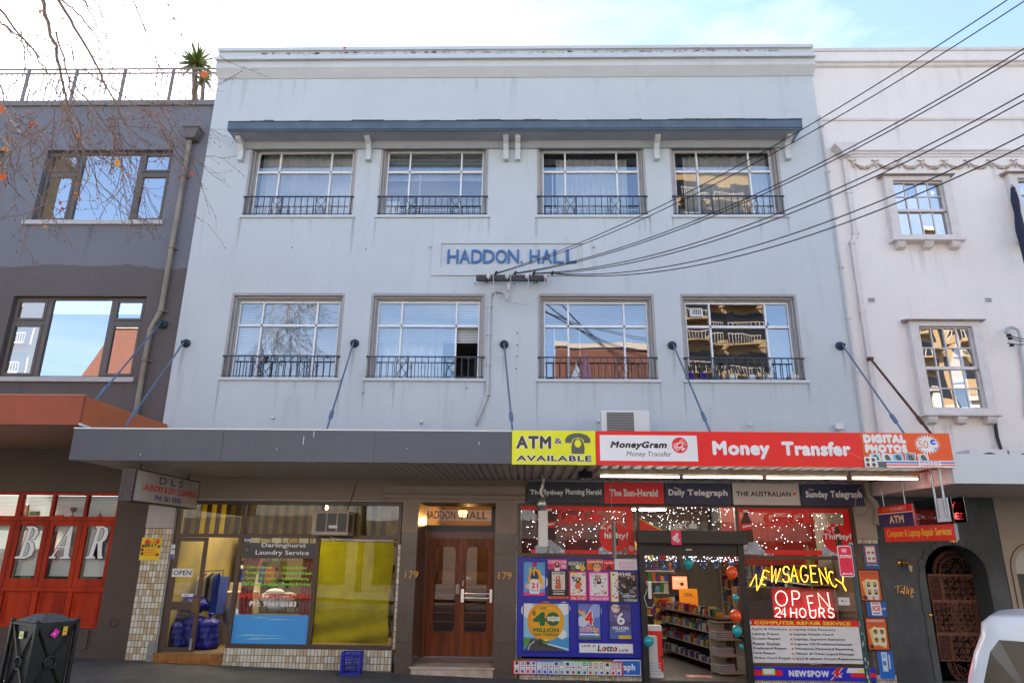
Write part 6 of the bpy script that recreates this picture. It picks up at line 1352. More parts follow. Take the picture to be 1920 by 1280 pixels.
# spiky yucca on the roof
yc = W(370, 120, 1.0); yb_ = W(365, 200, 1.0)
yk = thing('yucca_plant', 'spiky green yucca on the roof behind the railing', 'plant', (yb_.x, 1.0, GT-.2))
MB().tube([(yb_.x+.02, 1, GT-.2), (yb_.x+.05, 1, GT+.3), (yc.x-.05, 1, yc.z-.15)], [.1, .075, .06], 10).build('trunk', M('yucca_trunk', (.2, .13, .07), .9, var=.4, scale=20, bump=1), yk)
MB().tube([(yb_.x+.2, 1.05, GT-.2), (yc.x+.2, 1.05, yc.z-.45)], [.06, .045], 8).build('trunk', M('yucca_trunk', (.2, .13, .07), .9), yk)
lf = MB(); prof_ = [(0, .02), (.2, .032), (.5, .028), (.8, .012), (1, .001)]
vs_ = []
for u, w_ in prof_: vs_ += [(u, -w_, .08*u*u*-1), (u, w_, .08*u*u*-1), (u, 0, .08*u*u*-1-.008)]
lf.add(vs_, [q for i in range(4) for q in ((i*3, i*3+3, i*3+5, i*3+2), (i*3+2, i*3+5, i*3+4, i*3+1))])
m_yl = [M('yucca_leaf_%d' % i, c, .45, var=.3, scale=6) for i, c in enumerate(((.10, .17, .03), (.17, .23, .05), (.30, .30, .08)))]
srcs = []
for k in range(150):
    hd = Vector((yc.x, 1.0, yc.z)) if k < 115 else Vector((yc.x+.2, 1.05, yc.z-.42))
    th = random.uniform(0, 6.28); ph = math.asin(random.uniform(-.75, 1)); l_ = random.uniform(.42, .62)*(1 if k < 115 else .6)
    rot = (0, -ph, th)
    from mathutils import Euler
    if len(srcs) < 3: o = mesh_at('leaf', lf, m_yl[len(srcs)], yk, hd); srcs.append(o)
    else: o = inst(random.choice(srcs), hd, yk)
    o.rotation_euler = rot; o.scale = (l_, 1, 1)
# rainwater head and downpipe
c_ = W(361, 254, -.08)
dp = thing('downpipe', 'weathered cream downpipe with a rainwater head on the grey building', 'drain pipe', (c_.x, -.05, 4))
MB().extr([(c_.x-.17, c_.z+.13), (c_.x-.12, c_.z-.12), (c_.x+.1, c_.z-.12), (c_.x+.17, c_.z+.13)], -.2, YG-.002).box(c_.x-.19, c_.x+.19, -.22, YG-.002, c_.z+.131, c_.z+.165).build('rainwater_head', M('rainhead_grey', (.16, .14, .13), .6, var=.3), dp)
P1, P2, P3, P4 = W(352, 262, -.05), W(306, 586, -.05), W(279, 612, -.05), W(254, 800, -.05)
P1.x = P2.x = (P1.x+P2.x)/2; P3.x = P4.x = (P3.x+P4.x)/2
MB().tube([P1, P2+Vector((0, 0, .04)), P2-Vector((.03, 0, .02)), P3+Vector((.03, 0, .0)), P3-Vector((0, 0, .06)), P4], .052, 10).build('pipe', m_rainp, dp)
for z in (P1.z-.9, P2.z+1.45, P2.z+.05, P3.z-.7): 
    xx = P2.x if z > P2.z else P3.x
    MB().lathe([(.052, -.03), (.066, -.03), (.066, .03), (.052, .03)], (xx, -.05, z), seg=12).box(xx-.1, xx+.1, -.0, YG, z-.015, z+.015).build('pipe_collar', m_rainp, dp)
tie(301, 605, 178, 752, 'blue grey tie rod over the rust red awning', Yb=-2.3)
# rust red awning
RA = thing('rust_red_awning', 'rust red box awning over the bar', 'awning', (-10, -2.6, 3.9))
rz0, rz1 = 3.925, 4.385
bx('fascia', m_rust, RA, -16, -7.0, -2.6, -2.55, rz0, rz1); bx('fascia_trim', M('rust_trim', (.5, .2, .12), .5), RA, -16, -6.985, -2.61, -2.54, rz1+.001, rz1+.02)
MB().extx([(-2.549, rz0+.0), (YG-.01, rz0-.3+.2), (YG-.01, rz1), (-2.549, rz1)], -7.04, -7.0).build('end_panel', M('rust_end', (.55, .13, .03), .5, var=.08), RA)
MB().extx([(-2.6, rz0-.005), (-2.6, rz0+.03), (-1.0, rz0-.06), (-1.0, rz0-.1)], -6.999, -6.985).build('white_flashing', m_white, RA)
MB().add([(-16, -2.55, rz1-.05), (-7.04, -2.55, rz1-.05), (-7.04, YG-.01, rz1-.02), (-16, YG-.01, rz1-.02)], [(0, 1, 2, 3)]).build('roof_sheet', m_rust, RA)
xs_ = -15.99; sb_ = None
while xs_ < -7.16:
    if sb_ is None: sb_ = mesh_at('soffit_board', MB().extr([(0, .012), (.006, 0), (.1, 0), (.106, .012), (.11, .02), (0, .02)], -2.548, YG-.004), M('red_soffit', (.38, .26, .17), .5, var=.1), RA, (xs_, 0, rz0+.002))
    else: inst(sb_, (xs_, 0, rz0+.002), RA)
    xs_ += .112
# bar front ------------------------------------------------------------------------
bf = thing('bar_window_wall', 'orange red timber window front of the bar with panelled base', 'shopfront', (-9, YG+.05, 0))
yb0, yb1 = YG+.04, YG+.12
zA = W(100, 971, YG).z; zB_ = W(100, 1104, YG).z
colsx = [(W(a, 1035, YG).x) for a in (205, 138, 68, -2)]; st_w = colsx[0]-colsx[1]
xr = [bR-k*(bR-W(25, 985, YG).x)/3.0 for k in range(0, 10)]
b = MB().box(bL+.3, bR-.002, yb0-.02, yb1, zA-.04, zA+.04).box(bL+.3, bR-.002, yb0-.02, yb1, zB_-.04, zB_+.035).box(bL+.3, bR-.002, yb0, yb1, bT-.05, bT-.002).box(bL+.3, bR-.002, yb0-.02, yb1, bB+.002, bB+.05)
b.box(bR-.05, bR-.002, yb0, yb1, bB+.05, bT-.05)
b.build('frame', m_timber, bf, bev=.004)
m_vb = M('bar_blind', (.82, .90, .87), .6, var=.04)
for k in range(6):
    x1, x0 = xr[k]-.0, xr[k+1]
    if x0 < bL+.4: break
    big = .05 if k == 2 else .03
    bx('transom_mullion', m_timber, bf, x0-big, x0+big, yb0, yb1, zA+.041, bT-.051, bev=.004)
    pane(x0+big+.001, x1-.03, zA+.041, bT-.051, yb0+.05, g_lo, bf)
    q = MB(); fr_rect(q, x0+.004, x1-.004, zB_+.036, zA-.041, yb0+.01, yb1-.01, .09); q.box(x0+.094, x1-.094, yb0+.01, yb1-.01, zB_+.126, zB_+.18); sa_ = q.build('casement', m_timber, bf, bev=.006)
    pane(x0+.094, x1-.094, zB_+.18, zA-.131, yb0+.04, g_lo, sa_)
    bx('panel_mullion', m_timber, bf, x0-.05, x0+.05, yb0, yb1, bB+.051, zB_-.041, bev=.005)
    pn = bx('base_panel', m_timber, bf, x0+.051, x1-.03, yb0+.04, yb1, bB+.051, zB_-.041)
    q = MB(); fr_rect(q, x0+.1, x1-.08, bB+.12, zB_-.1, yb0+.028, yb0+.04, .02); q.build('panel_moulding', m_timber, pn)
    # slatted blinds
    bl_ = MB(); z = zA-.12
    while z > zB_+.24: bl_.add([(x0+.09, YG+.2-.008, z-.012), (x1-.09, YG+.2-.008, z-.012), (x1-.09, YG+.2+.008, z+.012), (x0+.09, YG+.2+.008, z+.012)], [(0, 1, 2, 3)]); z -= .024
    z = bT
    while z > zA: bl_.add([(x0, YG+.42-.008, z-.012), (x1, YG+.42-.008, z-.012), (x1, YG+.42+.008, z+.012), (x0, YG+.42+.008, z+.012)], [(0, 1, 2, 3)]); z -= .026
    bl_.box(x0+.09, x1-.09, YG+.19, YG+.21, zB_+.22, zB_+.24); bl_.build('blind', m_vb, sa_)
bx('transom_shelf', m_timber, bf, bL+.3, bR-.06, yb1+.001, YG+.4, zA-.02, zA+.025)
bx('bar_room', m_dark, bf, bL+.3, bR, 1.4, 1.45, bB, bT); bx('bar_room_floor', m_dark, bf, bL+.3, bR, .2, 1.4, bB-.02, bB)
# BAR letters: broad italic serif capitals with a dark outline
def barletter(strokes, xa, xb, label_unused=None):
    x0_, x1_, z0_, z1_ = R(xa, 1047, xb, 985.5, YG); z0_, z1_ = min(z0_, z1_), max(z0_, z1_)
    p = PR((x0_, yb0+.03, z0_), (x1_-x0_, 0, 0), (0, 0, z1_-z0_), step=.0008); return p
BARL = {
 'B': ([[(.0, 0), (.52, 0), (.86, .1), (.93, .3), (.82, .47), (.62, .54), (.86, .62), (.99, .8), (.88, .95), (.62, 1), (.3, 1), (.3, .965), (.42, .93), (.22, .07), (.0, .035)]],
       [[(.42, .07), (.52, .07), (.64, .14), (.68, .3), (.6, .46), (.5, .5)], [(.54, .56), (.62, .58), (.74, .72), (.76, .88), (.66, .94), (.62, .94)]]),
 'A': ([[(.0, 0), (.3, 0), (.3, .035), (.18, .06), (.36, .33), (.66, .33), (.69, .06), (.53, .035), (.53, 0), (1, 0), (1, .035), (.9, .07), (.86, 1), (.78, 1), (.12, .06), (.0, .035)]],
       [[(.42, .39), (.655, .39), (.66, .72)]]),
 'R': ([[(.0, 0), (.48, 0), (.48, .035), (.37, .06), (.46, .48), (.55, .48), (.68, .0), (.93, .0), (.93, .035), (.85, .07), (.76, .5), (.93, .6), (1, .8), (.9, .95), (.62, 1), (.27, 1), (.27, .965), (.38, .93), (.17, .06), (.0, .035)]],
       [[(.49, .54), (.6, .55), (.74, .66), (.78, .86), (.68, .94), (.57, .94)]])}
g_bl = M('blind_behind_letter', (.52, .56, .53), .6)
for ch, xa, xb in (('B', 22.5, 66), ('A', 87, 126), ('R', 155.5, 197)):
    x0_, x1_ = W(xa, 1046, YG).x, W(xb, 1005, YG).x
    if ch == 'A': x1_ = W(xb, 1046, YG).x
    z0_, z1_ = W((xa+xb)/2, 1046, YG).z, W((xa+xb)/2, 986, YG).z
    p = PR((x0_, yb0+.034, z0_), (x1_-x0_, 0, 0), (0, 0, z1_-z0_), step=.0012)
    out, inn = BARL[ch]
    import mathutils
    def fillp(pts, c, sc=0):
        from mathutils.geometry import tessellate_polygon
        P_ = [Vector((a*p.U, b_*p.V, 0)) for a, b_ in pts]
        if sc:
            n = len(P_); Q = []
            ar = sum(P_[i].x*P_[(i+1) % n].y-P_[(i+1) % n].x*P_[i].y for i in range(n)); sg = 1 if ar > 0 else -1
            for i in range(n):
                e1 = (P_[i]-P_[i-1]).normalized(); e2 = (P_[(i+1) % n]-P_[i]).normalized(); nn = Vector((e1.y+e2.y, -e1.x-e2.x, 0)); nn = nn.normalized() if nn.length > 1e-3 else Vector((e1.y, -e1.x, 0)); Q.append(P_[i]+nn*sc*sg)
            P_ = Q
        tri = tessellate_polygon([P_]); p.mb.add([p.p(v.x/p.U, v.y/p.V) for v in P_], [t3 for t3 in tri], PM(c) if isinstance(c, str) else c); p.k += p.st
    for o_ in out: fillp(o_, '#17130f', .024)
    for o_ in out: fillp(o_, M('letter_white', (.88, .89, .92), .5), .007)
    for i_ in inn: fillp(i_, '#17130f', .006); fillp(i_, '#a9b9b4', -.008)
    o = p.build('bar_letter', None); tag(o, 'white italic serif letter %s with black outline on the bar window' % ch, 'letter', 'letters of the word BAR')
# ornaments on the transom shelf
def orn(px, lab, name, cat, fn):
    c_ = W(px, 965, YG+.25); z = zA+.026; t = MB(); fn(t, c_.x, YG+.25, z); tag(t.build(name, None), lab, cat)
cop = M('copper', (.35, .13, .06), .35, .8, var=.2); 
orn(47, 'copper jug with a handle behind the bar transom window', 'copper_jug', 'jug', lambda b, x, y, z: (b.lathe([(0, 0), (.07, 0), (.055, .1), (.045, .2), (.05, .22), (.0, .23)], (x, y, z), mat=cop), b.tube([(x-.05, y, z+.19), (x-.12, y, z+.19), (x-.12, y, z+.09), (x-.06, y, z+.06)], .009, 6, cop)))
orn(64, 'small green box beside the copper jug', 'green_box', 'box', lambda b, x, y, z: (b.box(x-.07, x+.07, y-.04, y+.06, z, z+.1, M('green_card', (.1, .3, .12), .5)), b.box(x-.072, x+.072, y-.042, y+.062, z+.1, z+.115, m_white)))
orn(112, 'small orange red dish on the bar transom shelf', 'red_dish', 'dish', lambda b, x, y, z: (b.box(x-.06, x+.06, y-.04, y+.04, z, z+.045, M('red_dish', (.7, .08, .02), .4)), b.box(x-.055, x+.055, y-.035, y+.035, z+.045, z+.06, m_white)))
orn(136, 'brown wooden trophy cup beside the red dish', 'trophy_cup', 'trophy', lambda b, x, y, z: b.lathe([(0, 0), (.055, 0), (.055, .02), (.03, .03), (.01, .06), (.01, .1), (.05, .13), (.06, .185), (.05, .19), (.0, .14)], (x, y, z), mat=M('dark_brass', (.16, .08, .05), .4, .4)))
orn(187, 'small brass pump bottle on the bar transom shelf', 'brass_bottle', 'bottle', lambda b, x, y, z: (b.lathe([(0, 0), (.045, 0), (.05, .03), (.03, .06), (.012, .08), (.012, .1), (0, .1)], (x, y, z), mat=M('brass', (.5, .3, .08), .3, .9)), b.tube([(x, y, z+.1), (x, y, z+.15), (x+.03, y, z+.16)], .006, 5, M('brass', (.5, .3, .08), .3, .9))))
# things fixed low on the brown wall
X0, X1, Z0, Z1 = R(133, 1178, 162, 1217, YG)
tag(MB().box(X0, X1, YG-.035, YG-.001, Z0, Z1).build('meter_hatch', m_brown, bev=.006), 'small square brown hatch low on the bar wall', 'hatch')
c_ = W(214, 1166, YG); tag(MB().tube([(c_.x+.07*math.cos(a*.5), YG-.012, c_.z+.07*math.sin(a*.5)) for a in range(13)], .008, 5).build('ring_cap', m_brown), 'brown painted round service cap on the bar wall', 'cap')
# ================================================================= DLS SIGN
SX0, SX1 = -6.30, -6.09; sz0, sz1 = .655+2.13, 1.155+2.13
dls = thing('laundry_sign', 'hanging light box sign reading DLS Laundry & Dry Cleaning', 'sign', (SX1, -1.2, sz0))
m_box = M('dark_plum_metal', (.055, .04, .045), .45, var=.3)
MB().box(SX0, SX1, -2.4, -.22, sz0, sz1).build('casing', m_box, dls, bev=.006)
fq = MB(); yy0, yy1 = -2.38, -.24
for a_, b_, c_, d_ in ((yy0, yy1, sz0, sz0+.02), (yy0, yy1, sz1-.02, sz1), (yy0, yy0+.02, sz0+.02, sz1-.02), (yy1-.02, yy1, sz0+.02, sz1-.02)): fq.box(SX1, SX1+.012, a_, b_, c_, d_)
fq.build('face_frame', m_box, dls)
p = PR((SX1+.004, yy0+.02, sz0+.02), (0, yy1-yy0-.04, 0), (0, 0, sz1-sz0-.04)); p.rect(0, 0, 1, 1, M('aged_acrylic', (.60, .57, .55), .3, c2=(.48, .42, .38), scale=1.5, coat=.3))
p.text('D L S', .33, .66, .72, .93, '#52617c', .03).text('LAUNDRY & DRY CLEANING', .1, .37, .97, .6, '#c02a14', .04).text('PH: 361 0583', .3, .08, .72, .28, '#244a8c', .04)
p.text('L', .1, .37, .128, .6, '#a08a6a', .02)
for a_, b_ in ((.02, .93), (.02, .08)): p.line([(a_+.015*math.cos(q*.4), b_+.05*math.sin(q*.4)) for q in range(5)], .006, '#5a90c0')
p.build('face_print', dls)
rv = MB()
for z in [sz0+.03+k*(sz1-sz0-.06)/3 for k in range(4)]:
    for x in (SX0+.02, SX1-.02): rv.sphere((x, -2.402, z), .007, None, seg=6, rings=4)
rv.build('rivet', m_steel, dls, kind='stuff')
for y, dx in ((-2.1, 0), (-.55, .05), (-.45, -.02)): MB().tube([((SX0+SX1)/2, y, sz1), ((SX0+SX1)/2+dx, y+.0, ZS)], .012, 6).build('hanger_rod', m_black, dls)
# ------------------------------------------------------------- window air conditioner of the laundry
a_, c_ = W(587, 957, -.35), W(651, 1003, -.35)
wac = thing('window_air_conditioner', 'beige window air conditioner poking out above the yellow laundry window', 'air conditioner', (a_.x, -.3, c_.z))
m_ac = M('aged_beige_plastic', (.46, .38, .32), .5, var=.1)
MB().box(a_.x, c_.x, -.35, .12, c_.z, a_.z).build('casing', m_ac, wac, bev=.012)
w_ = c_.x-a_.x
for k in range(3):
    x0 = a_.x+w_*(.13+k*.29); q0 = bx('grille', m_black, wac, x0, x0+w_*.25, -.354, -.3505, c_.z+.06, a_.z-.04)
for k in range(4):
    x0 = a_.x+w_*(.115+k*.29); bx('grille_rib', m_ac, wac, x0-.006, x0+.006, -.362, -.352, c_.z+.05, a_.z-.03)
for k in range(2): bx('side_louvre', m_black, wac, c_.x+.0005, c_.x+.003, -.31+k*.14, -.2+k*.14, c_.z+.06, a_.z-.06)
MB().box(a_.x+w_*.48, a_.x+w_*.72, -.37, -.363, c_.z+.12, c_.z+.17).build('badge', m_plast, wac)
MB().tube([W(651, 958, -.3), W(668, 907, -.1)], .01, 6).build('stay_rod', m_black, wac)
MB().tube([W(619, 1003, -.2), W(620, 1007, -.1), W(640, 1011, -.06), W(738, 1013, -.06)], .01, 6).build('drain_hose', m_plast, wac)
# ------------------------------------------------------------- milk crate
def crate(cx, cy, z0, w_, h, rotz, lab):
    t = thing('milk_crate', lab, 'crate', (cx, cy, z0)); t.rotation_euler = (0, 0, rotz)
    m = M('crate_blue', (.015, .03, .45), .4, var=.2); hw = w_/2
    def piece(b, name): o = b.build(name, m, None, org=(0, 0, 0)); o.parent = t; return o
    for sx, sy in ((1, 0), (-1, 0), (0, 1), (0, -1)):
        b = MB()
        def lb_(u0, u1, z_0, z_1, th=.012):
            if sx: b.box(*(sorted((sx*hw, sx*(hw-th)))), u0, u1, z_0, z_1)
            else: b.box(u0, u1, *(sorted((sy*hw, sy*(hw-th)))), z_0, z_1)
        lb_(-hw, hw, h-.03, h); lb_(-hw, hw, h-.085, h-.06); lb_(-hw, hw, 0, .025); lb_(-hw, hw, .1, .112); lb_(-hw, hw, h-.13, h-.118); lb_(-hw, hw, .17, .182)
        for k in range(7):
            u = -hw+.012+(w_-.024)*k/6; lb_(u-.004, u+.004, .025, h-.06); 
            if k in (0, 2, 4, 6): lb_(u-.01, u+.01, h-.06, h-.03)
        for s_ in (-1, 1):
            for k in range(4):
                u = -hw+.03+k*.08; lb_(u, u+.012, .03+0*k, .1)
        piece(b, 'lattice_side')
    b = MB()
    for k in range(6): b.box(-hw+.02, hw-.02, -hw+.02+k*.054, -hw+.032+k*.054, .01, .02).box(-hw+.02+k*.054, -hw+.032+k*.054, -hw+.02, hw-.02, .0, .01)
    piece(b, 'base')
    for sx in (-1, 1):
        for sy in (-1, 1): piece(MB().box(*(sorted((sx*hw*1.01, sx*(hw-.03)))), *(sorted((sy*hw*1.01, sy*(hw-.03)))), 0, h+.002), 'corner_post')
c_ = W(656, 1262, -.33); crate(c_.x, -.25, zg(c_.x)+.004, .33, .34, rad(4), 'blue plastic milk crate standing against the tiled laundry riser')
# ------------------------------------------------------------- electrics on the facade
a_, c_ = W(893, 521, -.2), W(1025, 521, -.2); zc_ = (a_.z+c_.z)/2
ca_ = thing('service_crossarm', 'weathered timber crossarm carrying the service wires below the name panel', 'crossarm', (a_.x, -.15, zc_))
bx('beam', M('weathered_timber', (.12, .115, .12), .9, c2=(.06, .05, .045), scale=6, stretch=(.3, 1, 3), bump=.6), ca_, a_.x, c_.x, -.24, -.14, zc_-.055, zc_+.055, bev=.006)
for xx in (a_.x+.2, c_.x-.2): bx('bracket', m_black, ca_, xx-.02, xx+.02, -.139, -.001, zc_-.03, zc_+.03)
insx = [W(px, 516, -.28).x for px in (916, 951, 988, 1023)]
for x in insx: MB().lathe([(0, -.05), (.03, -.05), (.045, -.02), (.03, 0), (.045, .02), (.03, .04), (0, .045)], (x, -.28, zc_+.01), seg=12).tube([(x, -.28, zc_-.05), (x, -.24, zc_-.05)], .008).build('insulator', m_plast, ca_)
cl = [W(px, 512, -.36) for px in (930, 966, 1001, 1036)]
for c_ in cl: MB().lathe([(0, -.05), (.022, -.045), (.028, 0), (.02, .045), (0, .05)], c_, (.4, 0, .9), 8).build('clamp', m_black, ca_)
# overhead cables, from the clamps up to a pole outside the frame on the right
m_cab = M('black_cable', (.008, .008, .009), .5)
def cable(c0, e, Ye, sag, lab, r=.008, off=(0, 0)):
    P0 = Vector(c0)+Vector((off[0], 0, off[1])); P1_ = W(e[0], e[1], Ye); pts = []
    for i in range(41):
        s_ = i/40; q = P0.lerp(P1_, s_); q.z -= sag*4*s_*(1-s_); pts.append(q)
    K = PEND[0]; PEND.append(1); P2 = Vector((12.4+.16*(len(PEND)-2), -16.7, 9.2)); pts += [P1_.lerp(P2, t)-Vector((0, 0, .25*4*t*(1-t))) for t in (.2, .4, .6, .8, 1)]
    tag(MB().tube(pts, r, 6).build('overhead_cable', m_cab), lab, 'cable', 'overhead service cables')
ce = [((2090, -138), (2112, -126)), ((2110, -28), (2112, -20)), ((2110, 66), (2110, 80)), ((2110, 152), (2110, 176))]
labs = ['first', 'second', 'third', 'fourth']
PEND = [0]
SAG = (.46, .55, .60, .63)
for k in range(4):
    for j in range(2):
        cable(cl[k], ce[k][j], -7.2, SAG[k]+j*.015, ('upper' if j == 0 else 'lower')+' black cable of the '+labs[k]+' pair counted from the left clamp', off=(j*.01, -.012*j))
# white service wires looping into the conduit
m_wire = M('white_wire', (.62, .55, .53), .5)
def bez(p0, p1, p2, p3, n=16): return [(1-t)**3*p0+3*(1-t)**2*t*p1+3*(1-t)*t*t*p2+t**3*p3 for t in [i/n for i in range(n+1)]]
end = W(953, 562, -.2)
for (sx_, sy_), (m1, m2), lab in (((925, 516), ((925, 572), (945, 590)), 'white wire looping from the leftmost insulator'), ((958, 518), ((955, 550), (952, 560)), 'white wire dropping from the second insulator'), ((991, 518), ((990, 575), (965, 572)), 'white wire curving from the third insulator'), ((1024, 519), ((1005, 580), (980, 578)), 'white wire with the widest loop from the right insulator')):
    s_ = W(sx_, sy_, -.3); up_ = bez(s_+Vector((.06, 0, 0)), s_+Vector((.05, -.02, .3)), s_+Vector((-.02, -.02, .3)), s_)
    tag(MB().tube(up_+bez(s_, W(*m1, -.3), W(*m2, -.25), end)[1:], .008, 6).build('service_wire', m_wire), lab, 'wire', 'white service wires')
cp = [W(952, 563, -.1), W(950, 553, -.1), W(943, 546, -.09), W(930, 545, -.07), W(921, 549, -.06), W(918, 562, -.05)]
xx = W(916, 640, -.05).x; cp += [Vector((xx, -.05, cp[-1].z-.15)), Vector((xx, -.05, W(914, 735, -.05).z)), Vector((xx-.06, -.05, W(912, 755, -.05).z)), Vector((xx-.16, -.05, W(905, 780, -.05).z)), Vector((xx-.2, -.03, W(900, 793, -.05).z)), Vector((xx-.21, .01, W(900, 796, -.05).z))]
cd = thing('conduit', 'white painted cable conduit with a swan neck down the middle of the facade', 'conduit', (xx, -.05, 6))
MB().tube(cp, .036, 10).build('pipe', m_pipe, cd)
for py in (575, 627, 684, 740): z = W(915, py, -.05).z; MB().lathe([(.036, -.02), (.046, -.02), (.046, .02), (.036, .02)], (xx, -.05, z), seg=12).box(xx-.075, xx+.075, -.012, -.001, z-.015, z+.015).build('saddle', m_pipe, cd)
tag(MB().lathe([(0, -.1), (.025, -.1), (.03, .08), (.0, .1)], W(953, 536, -.12), seg=10).build('cable_gland', m_plast), 'white cylindrical cable gland under the crossarm', 'fitting')
# ================================================================= RIGHT NEIGHBOUR (pinkish white)
YP2 = .1; XE = 16.0; XC = W(1880, 1040, YP2).x
pk = thing('pink_building', 'pinkish white rendered terrace with small paned windows and plaster garlands', 'building', (8, YP2, 0))
PT = W(1700, 91, YP2).z
wA = R(1660, 343, 1767, 446, YP2); wB = R(1714, 612, 1825, 772, YP2)
wA = ((W(1670, 344, YP2).x+W(1685, 445, YP2).x)/2-.02, (W(1760, 344, YP2).x+W(1775, 445, YP2).x)/2+.02, W(1730, 445, YP2).z, W(1715, 344, YP2).z)
wB = ((W(1718.5, 616, YP2).x+W(1742, 768, YP2).x)/2-.02, (W(1814.6, 614, YP2).x+W(1839, 768, YP2).x)/2+.02, W(1790, 768, YP2).z, W(1770, 615, YP2).z)
x0c = W(1901, 350, YP2).x; wC = (x0c, x0c+wA[1]-wA[0], wA[2], wA[3]+.05)
wD = (wB[0]+(x0c-wA[0]), wB[1]+(x0c-wA[0]), wB[2], wB[3])
MB().wall(XR+.003, XE, 3.35, PT-.08, [wA, wB, wC, wD], YP2, .4).build('wall', m_pink, pk)
bx('parapet_coping', m_pinkt, pk, XR+.003, XE, YP2-.03, .45, PT-.079, PT)
bx('roof', m_lead, pk, XR+.003, XE, .5, 12, PT-.4, PT-.3)
zc1 = W(1700, 116, YP2-.1).z
MB().extx([(YP2, zc1+.08), (YP2-.1, zc1+.05), (YP2-.1, zc1+.02), (YP2-.06, zc1), (YP2-.05, zc1-.05), (YP2, zc1-.09)], XR+.1, XE).build('cornice', m_pinkt, pk, recalc=True)
zs1 = W(1700, 225, YP2).z; bx('string_course', m_pinkt, pk, XR+.05, XE, YP2-.03, YP2-.001, zs1-.02, zs1+.035)
zm1 = W(1750, 288, YP2).z
MB().extx([(YP2, zm1+.07), (YP2-.07, zm1+.07), (YP2-.07, zm1+.04), (YP2-.04, zm1+.02), (YP2-.04, zm1-.02), (YP2-.02, zm1-.03), (YP2-.02, zm1-.09), (YP2, zm1-.09)], W(1590, 288, YP2).x, XE).build('moulding', m_pinkt, pk, recalc=True)
# garlands
m_gar = M('garland_plaster', (.62, .55, .50), .8, c2=(.36, .24, .17), scale=14)
gsr = None; xg = W(1598, 308, YP2).x; dxg = W(1641, 308, YP2).x-xg; zg1 = W(1641, 306, YP2).z
for k in range(14):
    x = xg+dxg*k
    if gsr is None:
        b = MB(); rr_ = random.Random(3)
        b.tube([(-.08, -.02, .06), (-.03, -.03, .045), (0, -.02, .02), (.03, -.03, .05), (.08, -.02, .065)], .014, 5).tube([(0, -.02, .02), (-.02, -.03, -.05), (.0, -.03, -.1), (.02, -.02, -.13)], .013, 5)
        n = 15
        for i in range(n):
            s_ = i/(n-1); xx = .04+(dxg-.08)*s_; zz = -.03-.1*math.sin(math.pi*s_)
            for q in range(2): b.sphere((xx+rr_.uniform(-.012, .012), -.025, zz+rr_.uniform(-.02, .02)), (.018+.014*math.sin(math.pi*s_))*rr_.uniform(.8, 1.1), None, seg=6, rings=4)
        gsr = mesh_at('garland', b, m_gar, pk, (x, YP2, zg1))
    else: inst(gsr, (x, YP2, zg1), pk)
def sashwin(r, rows, label_side, top_label=None):
    x0, x1, z0, z1 = r; yo = YP2-.14
    b = MB(); e = .17
    # box surround standing proud of the wall
    b.wall(x0-e, x1+e, z0-.09, z1+.1, [(x0, x1, z0, z1)], yo, YP2-.001)
    w_ = b.build('window', m_pinkt, pk)
    MB().extx([(YP2, z1+.101), (yo-.07, z1+.101), (yo-.07, z1+.125), (YP2, z1+.17)], x0-e-.08, x1+e+.08).build('head_flashing', M('flashing', (.34, .27, .24), .7, var=.3), w_)
    MB().box(x0-e-.05, x1+e+.05, yo-.07, YP2-.001, z0-.15, z0-.091).build('sill', m_pinkt, w_, bev=.008)
    for f_ in (.1, .5, .9):
        xx = x0-e+(x1-x0+2*e)*f_; MB().extx([(YP2-.001, z0-.151), (yo-.02, z0-.151), (yo-.03, z0-.2), (yo+.01, z0-.27), (YP2-.05, z0-.29), (YP2-.001, z0-.29)], xx-.085, xx+.085).build('corbel', m_pinkt, w_, recalc=True)
    yy = YP2-.06
    fb = MB(); fr_rect(fb, x0+.001, x1-.001, z0+.001, z1-.001, yy, yy+.05, .03); fb.build('frame', m_pinkt, w_)
    n = len(rows)-1; zz = [z0+.03+(z1-z0-.06)*v for v in rows]; cx_ = [x0+.03+(x1-x0-.06)*v/4 for v in range(5)]
    for j in range(n):
        for i in range(4): pane(cx_[i]+.012, cx_[i+1]-.012, zz[j]+.014, zz[j+1]-.014, yy+.03, g_pk, w_, t=.006)
    for i in range(1, 4): bx('glazing_bar', m_pinkt, w_, cx_[i]-.012, cx_[i]+.012, yy+.01, yy+.035, z0+.03, z1-.03)
    for j in range(1, n):
        big = rows[j] == label_side; bx('meeting_rail' if big else 'glazing_bar', m_pinkt, w_, x0+.03, x1-.03, yy+(-.02 if big else .008), yy+.037, zz[j]-(.03 if big else .012), zz[j]+(.03 if big else .012))
    MB().box(x1-.03, x1-.0, yy-.04, yy-.001, zz[n//2]-.05, zz[n//2]-.01).build('sash_stay', M('stay_brown', (.3, .22, .18), .6), w_)
    return w_
g_pk = GL('terrace_window_glass', .55, (.45, .47, .5), wob=.25)
wa_ = sashwin(wA, (0, .46, .74, 1), .46); wb_ = sashwin(wB, (0, .24, .49, .75, 1), .49); wc_ = sashwin(wC, (0, .46, .74, 1), .46)
sashwin(wD, (0, .24, .49, .75, 1), .49)
for r in (wA, wB, wC, wD): curtain(r[0], r[1], r[2], r[3], YP2+.25, m_curt, 'curtain', {wA: wa_, wB: wb_, wC: wc_}.get(r, wc_), 5, .03, .7)
